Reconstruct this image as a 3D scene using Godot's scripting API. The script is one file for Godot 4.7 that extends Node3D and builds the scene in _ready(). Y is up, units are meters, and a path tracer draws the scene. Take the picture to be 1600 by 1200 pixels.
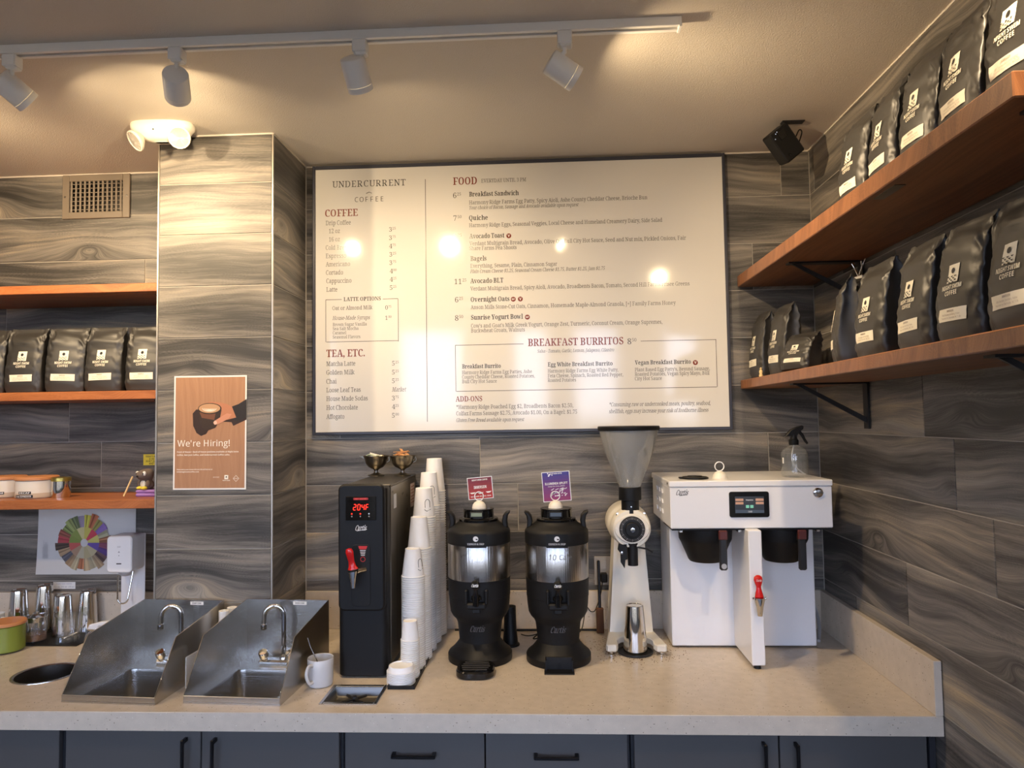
extends Node3D

const F := 1090.21                      # focal length of the photograph in pixels (1600 wide)
const CAM := Vector3(0.0, 1.792, 3.0)
const CEIL := 2.925
const TOP := 0.91                       # countertop height
const RW := 1.14                        # tiled face of the right wall

var look := Basis(Vector3.UP, 0.04920024) * Basis(Vector3.RIGHT, 0.0504342) * Basis(Vector3.BACK, -0.01489019)
var M := {}
var taken := {}
var serif: SystemFont
var serif_bold: SystemFont
var sans: SystemFont
var sans_bold: SystemFont


# ---------------------------------------------------------------- photograph pixel -> point on a plane
func ray(px: float, py: float) -> Vector3:
	return look * Vector3(px - 800.0, 600.0 - py, -F)

func onz(px: float, py: float, z: float) -> Vector3:
	var d := ray(px, py)
	return CAM + d * ((z - CAM.z) / d.z)

func ony(px: float, py: float, y: float) -> Vector3:
	var d := ray(px, py)
	return CAM + d * ((y - CAM.y) / d.y)

func onx(px: float, py: float, x: float) -> Vector3:
	var d := ray(px, py)
	return CAM + d * ((x - CAM.x) / d.x)


# ---------------------------------------------------------------- shapes
# how print laid out flat is bent onto a surface
class Bend:
	func at(p: Vector3) -> Vector3:
		return p

class Shape:
	var st := SurfaceTool.new()
	var xf := Transform3D()
	var col := Color.WHITE

	func _init() -> void:
		st.begin(Mesh.PRIMITIVE_TRIANGLES)

	func vert(p: Vector3, n: Vector3, uv: Vector2) -> void:
		st.set_color(col)
		st.set_normal((xf.basis * n).normalized())
		st.set_uv(uv)
		st.add_vertex(xf * p)

	func tri(a: Vector3, b: Vector3, c: Vector3, na: Vector3, nb: Vector3, nc: Vector3, ua := Vector2.ZERO, ub := Vector2.ZERO, uc := Vector2.ZERO) -> void:
		var g := (b - a).cross(c - a)
		if g.length_squared() < 1e-20:
			return
		vert(a, na, ua)
		if (g.dot(na + nb + nc) > 0.0) == (xf.basis.determinant() > 0.0):
			vert(c, nc, uc)
			vert(b, nb, ub)
		else:
			vert(b, nb, ub)
			vert(c, nc, uc)

	func quad(a: Vector3, b: Vector3, c: Vector3, d: Vector3, n: Vector3, ua := Vector2.ZERO, ub := Vector2.ZERO, uc := Vector2.ZERO, ud := Vector2.ZERO) -> void:
		tri(a, b, c, n, n, n, ua, ub, uc)
		tri(a, c, d, n, n, n, ua, uc, ud)

	func box(c: Vector3, size: Vector3, bev := 0.0) -> void:
		var h := size / 2.0
		var b := minf(bev, minf(h.x, minf(h.y, h.z)) * 0.98)
		var k := h - Vector3(b, b, b)
		for a in 3:
			var p := (a + 1) % 3
			var q := (a + 2) % 3
			for s in [-1.0, 1.0]:
				var n := Vector3.ZERO
				n[a] = s
				var pts := []
				for uv in [[-1.0, -1.0], [1.0, -1.0], [1.0, 1.0], [-1.0, 1.0]]:
					var v := Vector3.ZERO
					v[a] = s * h[a]
					v[p] = uv[0] * k[p]
					v[q] = uv[1] * k[q]
					pts.append(c + v)
				quad(pts[0], pts[1], pts[2], pts[3], n, Vector2(0, 1), Vector2(1, 1), Vector2(1, 0), Vector2(0, 0))
		if b <= 0.0:
			return
		for a in 3:
			var p := (a + 1) % 3
			var q := (a + 2) % 3
			for s in [-1.0, 1.0]:
				for t in [-1.0, 1.0]:
					var n := Vector3.ZERO
					n[p] = s
					n[q] = t
					var pts := []
					for e in [[-1.0, 0], [1.0, 0], [1.0, 1], [-1.0, 1]]:
						var v := Vector3.ZERO
						v[a] = e[0] * k[a]
						v[p] = s * (h[p] if e[1] == 0 else k[p])
						v[q] = t * (k[q] if e[1] == 0 else h[q])
						pts.append(c + v)
					quad(pts[0], pts[1], pts[2], pts[3], n)
		for sx in [-1.0, 1.0]:
			for sy in [-1.0, 1.0]:
				for sz in [-1.0, 1.0]:
					var n := Vector3(sx, sy, sz)
					tri(c + n * Vector3(h.x, k.y, k.z), c + n * Vector3(k.x, h.y, k.z), c + n * Vector3(k.x, k.y, h.z), n, n, n)

	# profile of (radius, height) turned about y; outward is to the right of the way up
	func lathe(prof: Array, seg := 32, smooth := 38.0, from := 0.0, to := TAU, squash := 1.0) -> void:
		var cnt := prof.size()
		var ns := []
		for i in cnt - 1:
			var d: Vector2 = (prof[i + 1] - prof[i])
			ns.append(Vector2(d.y, -d.x).normalized())
		for i in cnt - 1:
			var n0: Vector2 = ns[i]
			var n1: Vector2 = ns[i]
			if i > 0 and absf(ns[i - 1].angle_to(ns[i])) < deg_to_rad(smooth):
				n0 = (ns[i - 1] + ns[i]).normalized()
			if i < cnt - 2 and absf(ns[i + 1].angle_to(ns[i])) < deg_to_rad(smooth):
				n1 = (ns[i + 1] + ns[i]).normalized()
			for s in seg:
				var a0 := lerpf(from, to, float(s) / seg)
				var a1 := lerpf(from, to, float(s + 1) / seg)
				var p: Vector2 = prof[i]
				var q: Vector2 = prof[i + 1]
				var c0 := Vector3(sin(a0), 0, cos(a0) * squash)
				var c1 := Vector3(sin(a1), 0, cos(a1) * squash)
				var e0 := Vector3(sin(a0) * squash, 0, cos(a0))
				var e1 := Vector3(sin(a1) * squash, 0, cos(a1))
				var pa := c0 * p.x + Vector3(0, p.y, 0)
				var pb := c1 * p.x + Vector3(0, p.y, 0)
				var pc := c1 * q.x + Vector3(0, q.y, 0)
				var pd := c0 * q.x + Vector3(0, q.y, 0)
				var na := e0 * n0.x + Vector3(0, n0.y, 0)
				var nb := e1 * n0.x + Vector3(0, n0.y, 0)
				var nc := e1 * n1.x + Vector3(0, n1.y, 0)
				var nd := e0 * n1.x + Vector3(0, n1.y, 0)
				var u0 := float(s) / seg
				var u1 := float(s + 1) / seg
				var v0 := float(i) / (cnt - 1)
				var v1 := float(i + 1) / (cnt - 1)
				tri(pa, pb, pc, na, nb, nc, Vector2(u0, v0), Vector2(u1, v0), Vector2(u1, v1))
				tri(pa, pc, pd, na, nc, nd, Vector2(u0, v0), Vector2(u1, v1), Vector2(u0, v1))

	func tube(pts: Array, r, seg := 10, caps := true) -> void:
		var cnt := pts.size()
		var rings := []
		var side := Vector3.ZERO
		for i in cnt:
			var t: Vector3 = (pts[mini(i + 1, cnt - 1)] - pts[maxi(i - 1, 0)]).normalized()
			if i == 0:
				side = t.cross(Vector3.UP if absf(t.y) < 0.9 else Vector3.RIGHT).normalized()
			else:
				side = (side - t * side.dot(t)).normalized()
			var up := t.cross(side)
			var rr: float = r[i] if r is Array else r
			var ring := []
			for s in seg:
				var a := TAU * s / seg
				var d := side * cos(a) + up * sin(a)
				ring.append([pts[i] + d * rr, d])
			rings.append(ring)
		for i in cnt - 1:
			for s in seg:
				var a = rings[i][s]
				var b = rings[i][(s + 1) % seg]
				var c = rings[i + 1][(s + 1) % seg]
				var d = rings[i + 1][s]
				tri(a[0], b[0], c[0], a[1], b[1], c[1])
				tri(a[0], c[0], d[0], a[1], c[1], d[1])
		if caps:
			for e in [0, cnt - 1]:
				var n: Vector3 = (pts[0] - pts[1]).normalized() if e == 0 else (pts[cnt - 1] - pts[cnt - 2]).normalized()
				for s in range(1, seg - 1):
					tri(rings[e][0][0], rings[e][s][0], rings[e][s + 1][0], n, n, n)

	# outline in x,y pushed from z0 to z1, its front and back rims chamfered by bev
	func prism(poly: PackedVector2Array, z0: float, z1: float, bev := 0.0, smooth := 32.0) -> void:
		var pl := poly
		if Geometry2D.is_polygon_clockwise(pl):
			pl = pl.duplicate()
			pl.reverse()
		var cnt := pl.size()
		var inner := PackedVector2Array()
		var en := []
		for i in cnt:
			var d: Vector2 = pl[(i + 1) % cnt] - pl[i]
			en.append(Vector2(d.y, -d.x).normalized())
		for i in cnt:
			var m: Vector2 = en[(i + cnt - 1) % cnt] + en[i]
			m = m / maxf(0.3, 1.0 + en[(i + cnt - 1) % cnt].dot(en[i]))
			inner.append(pl[i] - m * bev)
		var ids := Geometry2D.triangulate_polygon(inner)
		for k in range(0, ids.size(), 3):
			var a := inner[ids[k]]
			var b := inner[ids[k + 1]]
			var c := inner[ids[k + 2]]
			tri(Vector3(a.x, a.y, z1), Vector3(b.x, b.y, z1), Vector3(c.x, c.y, z1), Vector3.BACK, Vector3.BACK, Vector3.BACK)
			tri(Vector3(a.x, a.y, z0), Vector3(b.x, b.y, z0), Vector3(c.x, c.y, z0), Vector3.FORWARD, Vector3.FORWARD, Vector3.FORWARD)
		for i in cnt:
			var j := (i + 1) % cnt
			var n: Vector2 = en[i]
			var na := n
			var nb := n
			var before: Vector2 = en[(i + cnt - 1) % cnt]
			var after: Vector2 = en[j]
			if absf(before.angle_to(n)) < deg_to_rad(smooth):
				na = (before + n).normalized()
			if absf(after.angle_to(n)) < deg_to_rad(smooth):
				nb = (after + n).normalized()
			var n3a := Vector3(na.x, na.y, 0)
			var n3b := Vector3(nb.x, nb.y, 0)
			var a := pl[i]
			var b := pl[j]
			var A0 := Vector3(a.x, a.y, z0 + bev)
			var B0 := Vector3(b.x, b.y, z0 + bev)
			var A1 := Vector3(a.x, a.y, z1 - bev)
			var B1 := Vector3(b.x, b.y, z1 - bev)
			tri(A0, B0, B1, n3a, n3b, n3b)
			tri(A0, B1, A1, n3a, n3b, n3a)
			if bev > 0.0:
				var ia := inner[i]
				var ib := inner[j]
				for s in [0, 1]:
					var zz := z1 if s == 1 else z0
					var zf := Vector3(0, 0, 1.0 if s == 1 else -1.0)
					var P := A1 if s == 1 else A0
					var Q := B1 if s == 1 else B0
					tri(P, Q, Vector3(ib.x, ib.y, zz), n3a + zf, n3b + zf, n3b + zf)
					tri(P, Vector3(ib.x, ib.y, zz), Vector3(ia.x, ia.y, zz), n3a + zf, n3b + zf, n3a + zf)

	# rows of points; smooth; outward is rows x columns (turned round with flip)
	func grid(rows: Array, wrap := false, flip := false) -> void:
		var nv := rows.size()
		var nu: int = rows[0].size()
		var nn := []
		for j in nv:
			var line := []
			for i in nu:
				var il := (i + nu - 1) % nu if wrap else maxi(i - 1, 0)
				var ir := (i + 1) % nu if wrap else mini(i + 1, nu - 1)
				var du: Vector3 = rows[j][ir] - rows[j][il]
				var dv: Vector3 = rows[mini(j + 1, nv - 1)][i] - rows[maxi(j - 1, 0)][i]
				var n := du.cross(dv)
				line.append((-n if flip else n).normalized() if n.length_squared() > 1e-18 else Vector3.UP)
			nn.append(line)
		for j in nv - 1:
			for i in (nu if wrap else nu - 1):
				var k := (i + 1) % nu
				var ua := Vector2(float(i) / (nu - 1), 1.0 - float(j) / (nv - 1))
				var ub := Vector2(float(i + 1) / (nu - 1), 1.0 - float(j) / (nv - 1))
				var uc := Vector2(float(i + 1) / (nu - 1), 1.0 - float(j + 1) / (nv - 1))
				var ud := Vector2(float(i) / (nu - 1), 1.0 - float(j + 1) / (nv - 1))
				tri(rows[j][i], rows[j][k], rows[j + 1][k], nn[j][i], nn[j][k], nn[j + 1][k], ua, ub, uc)
				tri(rows[j][i], rows[j + 1][k], rows[j + 1][i], nn[j][i], nn[j + 1][k], nn[j + 1][i], ua, uc, ud)

	func ball(c: Vector3, r: Vector3, seg := 20, rows := 12, top := PI / 2, bottom := -PI / 2) -> void:
		var g := []
		for j in rows + 1:
			var b := lerpf(bottom, top, float(j) / rows)
			var line := []
			for i in seg:
				var a := TAU * i / seg
				line.append(c + Vector3(sin(a) * cos(b) * r.x, sin(b) * r.y, cos(a) * cos(b) * r.z))
			g.append(line)
		grid(g, true)

	# flat print: a polygon at height z over the x,y plane
	func flat(poly: PackedVector2Array, z := 0.0) -> void:
		var ids := Geometry2D.triangulate_polygon(poly)
		for k in range(0, ids.size(), 3):
			var a := poly[ids[k]]
			var b := poly[ids[k + 1]]
			var c := poly[ids[k + 2]]
			tri(Vector3(a.x, a.y, z), Vector3(b.x, b.y, z), Vector3(c.x, c.y, z), Vector3.BACK, Vector3.BACK, Vector3.BACK)

	func strip(x0: float, y0: float, x1: float, y1: float, w: float, z := 0.0) -> void:
		var a := Vector2(x0, y0)
		var b := Vector2(x1, y1)
		var n := (b - a).normalized().orthogonal() * w / 2.0
		flat(PackedVector2Array([a - n, b - n, b + n, a + n]), z)

	# lettering in the x,y plane, starting at (0, 0) at mid height; width 0 keeps the font's own width
	func write(s: String, font: Font, em: float, at: Vector3, width := 0.0, slant := 0.0, centre := false, bend: Bend = null) -> void:
		var tm := TextMesh.new()
		tm.text = s
		tm.font = font
		tm.font_size = 32
		tm.pixel_size = em / 32.0
		tm.depth = 0.0
		tm.curve_step = 1.5
		tm.width = 100000.0
		tm.horizontal_alignment = HORIZONTAL_ALIGNMENT_LEFT
		var arr := tm.get_mesh_arrays()
		var vs: PackedVector3Array = arr[Mesh.ARRAY_VERTEX]
		var ix = arr[Mesh.ARRAY_INDEX]
		if vs.is_empty():
			return
		var lo := 1e9
		var hi := -1e9
		for v in vs:
			lo = minf(lo, v.x)
			hi = maxf(hi, v.x)
		var k := width / (hi - lo) if width > 0.0 else 1.0
		var off := -(hi - lo) * k / 2.0 if centre else 0.0
		var out := PackedVector3Array()
		for v in vs:
			var p := Vector3((v.x - lo) * k + off + slant * v.y, v.y + em * 0.02, 0.0) + at
			out.append(bend.at(p) if bend else p)
		var ids: PackedInt32Array = ix if ix != null and ix.size() else PackedInt32Array(range(vs.size()))
		for t in range(0, ids.size(), 3):
			var a := out[ids[t]]
			var b := out[ids[t + 1]]
			var c := out[ids[t + 2]]
			var n := (b - a).cross(c - a).normalized()
			if n.z < 0.0:
				n = -n
			if n.length_squared() > 0.5:
				tri(a, b, c, n, n, n)

	func mesh() -> ArrayMesh:
		st.index()
		return st.commit()


func round_rect(w: float, h: float, r: float, n := 5, c := Vector2.ZERO) -> PackedVector2Array:
	var out := PackedVector2Array()
	for q in 4:
		var cc: Vector2 = [Vector2(w / 2 - r, h / 2 - r), Vector2(-w / 2 + r, h / 2 - r), Vector2(-w / 2 + r, -h / 2 + r), Vector2(w / 2 - r, -h / 2 + r)][q]
		for i in n + 1:
			var a := PI / 2 * (q + float(i) / n)
			out.append(c + cc + Vector2(cos(a), sin(a)) * r)
	return out


func disc(r: float, n := 24, c := Vector2.ZERO, ry := 0.0) -> PackedVector2Array:
	var out := PackedVector2Array()
	for i in n:
		var a := TAU * i / n
		out.append(c + Vector2(cos(a) * r, sin(a) * (ry if ry > 0.0 else r)))
	return out


func arc_pts(c: Vector3, u: Vector3, v: Vector3, a0: float, a1: float, n: int) -> Array:
	var out := []
	for i in n + 1:
		var a := lerpf(a0, a1, float(i) / n)
		out.append(c + u * cos(a) + v * sin(a))
	return out


func curve(pts: Array, n := 8) -> Array:
	var out := []
	for i in pts.size() - 1:
		var p0: Vector3 = pts[maxi(i - 1, 0)]
		var p1: Vector3 = pts[i]
		var p2: Vector3 = pts[i + 1]
		var p3: Vector3 = pts[mini(i + 2, pts.size() - 1)]
		for k in n:
			out.append(p1.cubic_interpolate(p2, p0, p3, float(k) / n))
	out.append(pts[-1])
	return out


# ---------------------------------------------------------------- objects
func numbered(called: String) -> String:
	var n: int = taken.get(called, 0)
	taken[called] = n + 1
	return called if n == 0 else "%s_%03d" % [called, n]

func thing(called: String, label: String, category: String, at := Vector3.ZERO, turn := 0.0, group := "") -> Node3D:
	var o := Node3D.new()
	o.name = numbered(called)
	add_child(o)
	o.position = at
	o.rotation.y = turn
	o.set_meta("label", label)
	o.set_meta("category", category)
	if group:
		o.set_meta("group", group)
	return o

func part(parent: Node, called: String, sh: Shape, m: Material, label := "") -> MeshInstance3D:
	return part_mesh(parent, called, sh.mesh(), m, label)

func part_mesh(parent: Node, called: String, me: Mesh, m: Material, label := "") -> MeshInstance3D:
	var o := MeshInstance3D.new()
	o.mesh = me
	o.material_override = m
	o.name = called
	parent.add_child(o, true)
	if label:
		o.set_meta("label", label)
	return o

func tag(o: Node, label: String, category: String, group := "") -> void:
	o.set_meta("label", label)
	o.set_meta("category", category)
	if group:
		o.set_meta("group", group)

func solo(called: String, sh: Shape, m: Material, label: String, category: String, at := Vector3.ZERO, turn := 0.0, group := "") -> MeshInstance3D:
	var o := MeshInstance3D.new()
	o.mesh = sh.mesh()
	o.material_override = m
	o.name = numbered(called)
	add_child(o)
	o.position = at
	o.rotation.y = turn
	tag(o, label, category, group)
	return o

func structure(called: String, sh: Shape, m: Material, label := "") -> MeshInstance3D:
	var o := MeshInstance3D.new()
	o.mesh = sh.mesh()
	o.material_override = m
	o.name = called
	add_child(o)
	o.set_meta("kind", "structure")
	if label:
		o.set_meta("label", label)
	return o

func copy(src: Node3D, label: String, at: Vector3, turn: float, group := "") -> Node3D:
	var o: Node3D = src.duplicate()
	o.name = numbered(String(src.name).rstrip("0123456789").trim_suffix("_"))
	add_child(o)
	o.position = at
	o.rotation.y = turn
	o.set_meta("label", label)
	if group:
		o.set_meta("group", group)
	return o


# ---------------------------------------------------------------- materials
func c8(r: int, g: int, b: int) -> Color:
	return Color(r / 255.0, g / 255.0, b / 255.0)

func mat(c: Color, rough := 0.5, metal := 0.0, spec := 0.5) -> StandardMaterial3D:
	var m := StandardMaterial3D.new()
	m.albedo_color = c
	m.roughness = rough
	m.metallic = metal
	m.metallic_specular = spec
	return m

func noise(kind: int, freq: float, seed_: int, oct := 3) -> FastNoiseLite:
	var n := FastNoiseLite.new()
	n.noise_type = kind
	n.frequency = freq
	n.seed = seed_
	n.fractal_octaves = oct
	return n

func tex(im: Image) -> ImageTexture:
	return ImageTexture.create_from_image(im)

# six wood-look porcelain planks, one above the other
func plank_atlas() -> Image:
	var W := 1024
	var H := 1020
	var row := 170
	var low := noise(FastNoiseLite.TYPE_SIMPLEX_SMOOTH, 1.0, 11, 2)
	var band := noise(FastNoiseLite.TYPE_SIMPLEX_SMOOTH, 1.0, 23, 3)
	var fine := noise(FastNoiseLite.TYPE_SIMPLEX, 1.0, 37, 2)
	var rng := RandomNumberGenerator.new()
	rng.seed = 5
	var data := PackedByteArray()
	data.resize(W * H * 3)
	var dark := Vector3(55, 53, 50)
	var grey := Vector3(110, 105, 99)
	var pale := Vector3(154, 146, 134)
	var tan := Vector3(184, 162, 128)
	for k in 6:
		var knots := []
		for i in [1, 0, 1, 0, 2, 1][k]:
			knots.append([rng.randf() * 1.22, rng.randf_range(0.03, 0.17), rng.randf_range(0.022, 0.05), rng.randf_range(0.05, 0.10)])
		var warm: float = [0.10, 0.55, 0.05, 0.25, 0.0, 0.30][k]
		var lift: float = [0.0, 0.14, -0.12, 0.04, -0.18, 0.05][k]
		for y in row:
			var fy := 0.203 * y / row
			for x in W:
				var fx := 1.22 * x / W
				var h := fy + 0.034 * low.get_noise_2d(fx * 1.3 + 9.0 * k, fy * 3.0) + 0.0022 * low.get_noise_2d(fx * 8.0, fy * 26.0 + 5.0 * k)
				var knot := 0.0
				for q in knots:
					var dx: float = (fx - q[0]) / (q[2] * 2.2)
					var dy: float = (fy - q[1]) / q[2]
					var w: float = 1.0 / (1.0 + dx * dx + dy * dy)
					h += q[3] * w
					knot = maxf(knot, w)
				var b := 0.62 * band.get_noise_2d(h * 7.0 + 40.0 * k, fx * 0.7) + 0.30 * band.get_noise_2d(h * 34.0 + 17.0 * k, fx * 0.9)
				var f := fine.get_noise_2d(h * 380.0, fx * 5.0)
				var t := clampf(0.44 + lift + b + 0.20 * f - 0.8 * maxf(0.0, knot - 0.72), 0.0, 1.0)
				var wz := clampf(warm + 1.5 * band.get_noise_2d(h * 11.0 + 90.0 + 13.0 * k, fx * 0.5), 0.0, 1.0)
				var hi := pale.lerp(tan, wz)
				var c: Vector3 = dark.lerp(grey, t * 2.0) if t < 0.5 else grey.lerp(hi, t * 2.0 - 1.0)
				var at := ((k * row + y) * W + x) * 3
				data[at] = int(clampf(c.x, 0, 255))
				data[at + 1] = int(clampf(c.y, 0, 255))
				data[at + 2] = int(clampf(c.z, 0, 255))
	return Image.create_from_data(W, H, false, Image.FORMAT_RGB8, data)

func board_image(seed_: int, a: Vector3, b: Vector3, c: Vector3) -> Image:
	var W := 512
	var H := 512
	var low := noise(FastNoiseLite.TYPE_SIMPLEX_SMOOTH, 1.0, seed_, 2)
	var fine := noise(FastNoiseLite.TYPE_SIMPLEX, 1.0, seed_ + 1, 3)
	var data := PackedByteArray()
	data.resize(W * H * 3)
	for y in H:
		for x in W:
			var fx := float(x) / W
			var fy := float(y) / H
			var h := fy * 9.0 + 0.45 * low.get_noise_2d(fx * 1.6, fy * 4.0)
			var t := 0.5 + 0.42 * low.get_noise_2d(h * 2.2, 3.0 + fx * 0.6) + 0.36 * fine.get_noise_2d(h * 40.0, fx * 5.0)
			t = clampf(t, 0.0, 1.0)
			var v: Vector3 = a.lerp(b, t * 2.0) if t < 0.5 else b.lerp(c, t * 2.0 - 1.0)
			var at := (y * W + x) * 3
			data[at] = int(v.x)
			data[at + 1] = int(v.y)
			data[at + 2] = int(v.z)
	return Image.create_from_data(W, H, false, Image.FORMAT_RGB8, data)

# solid-surface counter: pale stone with small dark chips
func stone_image() -> Image:
	var W := 1024
	var im := Image.create(W, W, false, Image.FORMAT_RGB8)
	var low := noise(FastNoiseLite.TYPE_SIMPLEX_SMOOTH, 0.012, 3, 4)
	for y in W:
		for x in W:
			var t := 1.0 + 0.035 * low.get_noise_2d(x, y) + 0.02 * low.get_noise_2d(x * 14.0, y * 14.0)
			im.set_pixel(x, y, Color(0.795 * t, 0.745 * t, 0.675 * t))
	var rng := RandomNumberGenerator.new()
	rng.seed = 77
	for i in 520:
		var x := rng.randi_range(4, W - 8)
		var y := rng.randi_range(4, W - 8)
		var d := rng.randf()
		var c := Color(0.30, 0.27, 0.24) if d < 0.4 else (Color(0.52, 0.46, 0.38) if d < 0.75 else Color(0.88, 0.85, 0.8))
		var w := rng.randi_range(2, 5)
		var h := rng.randi_range(1, 4)
		if d < 0.06:
			w = rng.randi_range(6, 11)
		for k in w:
			im.fill_rect(Rect2i(x + k, y + (k % 3) - 1, 1, h), c)
	return im

func stretch_normal(seed_: int, fx: float, fy: float, strength: float) -> ImageTexture:
	var W := 256
	var im := Image.create(W, W, false, Image.FORMAT_RGB8)
	var n := noise(FastNoiseLite.TYPE_SIMPLEX, 1.0, seed_, 2)
	for y in W:
		for x in W:
			var v := 0.5 + 0.5 * n.get_noise_2d(x * fx, y * fy)
			im.set_pixel(x, y, Color(v, v, v))
	im.bump_map_to_normal_map(strength)
	return tex(im)

func triplanar(m: StandardMaterial3D, im: Image, scale: Vector3) -> StandardMaterial3D:
	m.albedo_color = Color.WHITE
	m.albedo_texture = tex(im)
	m.uv1_triplanar = true
	m.uv1_world_triplanar = true
	m.uv1_triplanar_sharpness = 8.0
	m.uv1_scale = scale
	return m

func glass(c: Color, alpha: float, rough := 0.03) -> StandardMaterial3D:
	var m := mat(Color(c.r, c.g, c.b, alpha), rough)
	m.transparency = BaseMaterial3D.TRANSPARENCY_ALPHA
	return m

func glow(c: Color, e: float) -> StandardMaterial3D:
	var m := mat(Color(c.r * 0.3, c.g * 0.3, c.b * 0.3), 0.4)
	m.emission_enabled = true
	m.emission = c
	m.emission_energy_multiplier = e
	return m

func make_materials() -> void:
	serif = SystemFont.new()
	serif.font_names = PackedStringArray(["Droid Serif"])
	serif_bold = SystemFont.new()
	serif_bold.font_names = PackedStringArray(["Droid Serif"])
	serif_bold.font_weight = 700
	sans = SystemFont.new()
	sans.font_names = PackedStringArray(["Droid Sans"])
	sans_bold = SystemFont.new()
	sans_bold.font_names = PackedStringArray(["Droid Sans"])
	sans_bold.font_weight = 700
	M.tile = mat(Color.WHITE, 0.46)
	M.tile.albedo_texture = tex(plank_atlas())
	M.grout = mat(c8(172, 165, 154), 0.85)
	M.paint = mat(c8(212, 203, 189), 0.62)
	M.paint.normal_enabled = true
	M.paint.normal_texture = stretch_normal(61, 0.35, 0.35, 1.6)
	M.paint.normal_scale = 0.35
	M.paint.uv1_triplanar = true
	M.paint.uv1_world_triplanar = true
	M.paint.uv1_scale = Vector3(2.2, 2.2, 2.2)
	M.wall_paint = mat(c8(205, 198, 188), 0.7)
	M.floor = mat(c8(118, 112, 106), 0.55)
	M.trim = mat(c8(196, 190, 180), 0.32, 0.85)
	M.stone = triplanar(mat(Color.WHITE, 0.27), stone_image(), Vector3(1.7, 1.7, 1.7))
	M.wood_x = triplanar(mat(Color.WHITE, 0.38), board_image(41, Vector3(132, 76, 40), Vector3(164, 98, 54), Vector3(184, 116, 68)), Vector3(1.3, 1.0, 1.0))
	var bi := board_image(47, Vector3(106, 66, 40), Vector3(134, 86, 52), Vector3(156, 104, 66))
	bi.rotate_90(CLOCKWISE)
	M.wood_z = triplanar(mat(Color.WHITE, 0.40), bi, Vector3(2.2, 2.2, 1.1))
	M.cabinet = mat(c8(74, 72, 71), 0.5)
	M.carcass = mat(c8(30, 31, 36), 0.6)
	M.handle = mat(c8(26, 26, 28), 0.3, 0.6)
	M.steel = mat(c8(196, 194, 190), 0.27, 1.0)
	M.steel.normal_enabled = true
	M.steel.normal_texture = stretch_normal(71, 0.02, 1.4, 2.0)
	M.steel.normal_scale = 0.10
	M.steel_dark = mat(c8(120, 117, 113), 0.34, 1.0)
	M.brushed = mat(c8(176, 171, 164), 0.25, 1.0)
	M.brushed.normal_enabled = true
	M.brushed.normal_texture = stretch_normal(73, 0.5, 0.004, 2.4)
	M.brushed.normal_scale = 0.09
	M.chrome = mat(c8(224, 222, 218), 0.07, 1.0)
	M.black = mat(c8(17, 17, 18), 0.48, 0.0, 0.38)
	M.black_soft = mat(c8(20, 20, 21), 0.55, 0.0, 0.38)
	M.black_gloss = mat(c8(14, 14, 15), 0.10)
	M.black_metal = mat(c8(40, 40, 42), 0.42, 0.3)
	M.white = mat(c8(232, 232, 234), 0.24)
	M.white_warm = mat(c8(226, 220, 206), 0.35)
	M.white_matte = mat(c8(228, 226, 222), 0.55)
	M.lamp_white = mat(c8(236, 234, 229), 0.38)
	M.cup = mat(c8(236, 234, 230), 0.58)
	M.lid = mat(c8(240, 240, 240), 0.30)
	M.print = mat(Color.WHITE, 0.6)
	M.print.vertex_color_use_as_albedo = true
	M.print_gloss = mat(Color.WHITE, 0.22)
	M.print_gloss.vertex_color_use_as_albedo = true
	M.board_face = mat(c8(212, 209, 203), 0.085)
	M.board_frame = mat(c8(52, 54, 66), 0.35)
	M.bag = mat(c8(44, 42, 40), 0.47, 0.0, 0.6)
	M.bag_print = mat(c8(232, 226, 206), 0.55)
	M.bag_dark = mat(c8(40, 38, 37), 0.5)
	M.red = mat(c8(196, 26, 24), 0.22)
	M.clear = glass(c8(150, 156, 156), 0.07)
	M.hopper = glass(c8(178, 178, 174), 0.42, 0.10)
	M.bottle = glass(c8(170, 176, 176), 0.10)
	M.water = glass(c8(150, 156, 156), 0.07)
	M.tea = glass(c8(150, 96, 40), 0.7)
	M.cream = mat(c8(222, 214, 200), 0.22)
	M.sand = mat(c8(190, 170, 146), 0.5)
	M.lid_wood = mat(c8(196, 132, 84), 0.5)
	M.green = mat(c8(124, 136, 54), 0.25)
	M.tin_gold = mat(c8(196, 178, 96), 0.28, 0.9)
	M.plush = mat(c8(106, 92, 84), 0.95)
	M.yellow = mat(c8(226, 208, 66), 0.7)
	M.purple = mat(c8(150, 112, 178), 0.7)
	M.stick = mat(c8(226, 196, 140), 0.6)
	M.porcelain = mat(c8(206, 205, 204), 0.22)
	M.pewter = mat(c8(128, 122, 112), 0.30, 1.0)
	M.packet = mat(c8(206, 152, 100), 0.7)
	M.packet_green = mat(c8(206, 216, 176), 0.6)
	M.hose = mat(c8(170, 170, 172), 0.4)
	M.vent = mat(c8(116, 105, 92), 0.45)
	M.dark = mat(c8(30, 29, 28), 0.7)
	M.lens = glass(c8(230, 226, 216), 0.35, 0.15)
	M.reflector = mat(c8(220, 214, 204), 0.2, 0.9)
	M.bulb = glow(Color(1.0, 0.86, 0.62), 26.0)
	M.led_red = glow(Color(1.0, 0.16, 0.04), 5.0)
	M.led_white = glow(Color(0.9, 0.92, 1.0), 2.0)
	M.screen = glow(Color(0.42, 0.48, 0.56), 0.55)
	M.lcd = mat(c8(128, 140, 118), 0.3)
	M.paper = mat(c8(200, 199, 197), 0.6)
	M.outlet = mat(c8(168, 160, 150), 0.4, 0.4)
	M.grounds = mat(c8(86, 54, 32), 0.9)


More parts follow.
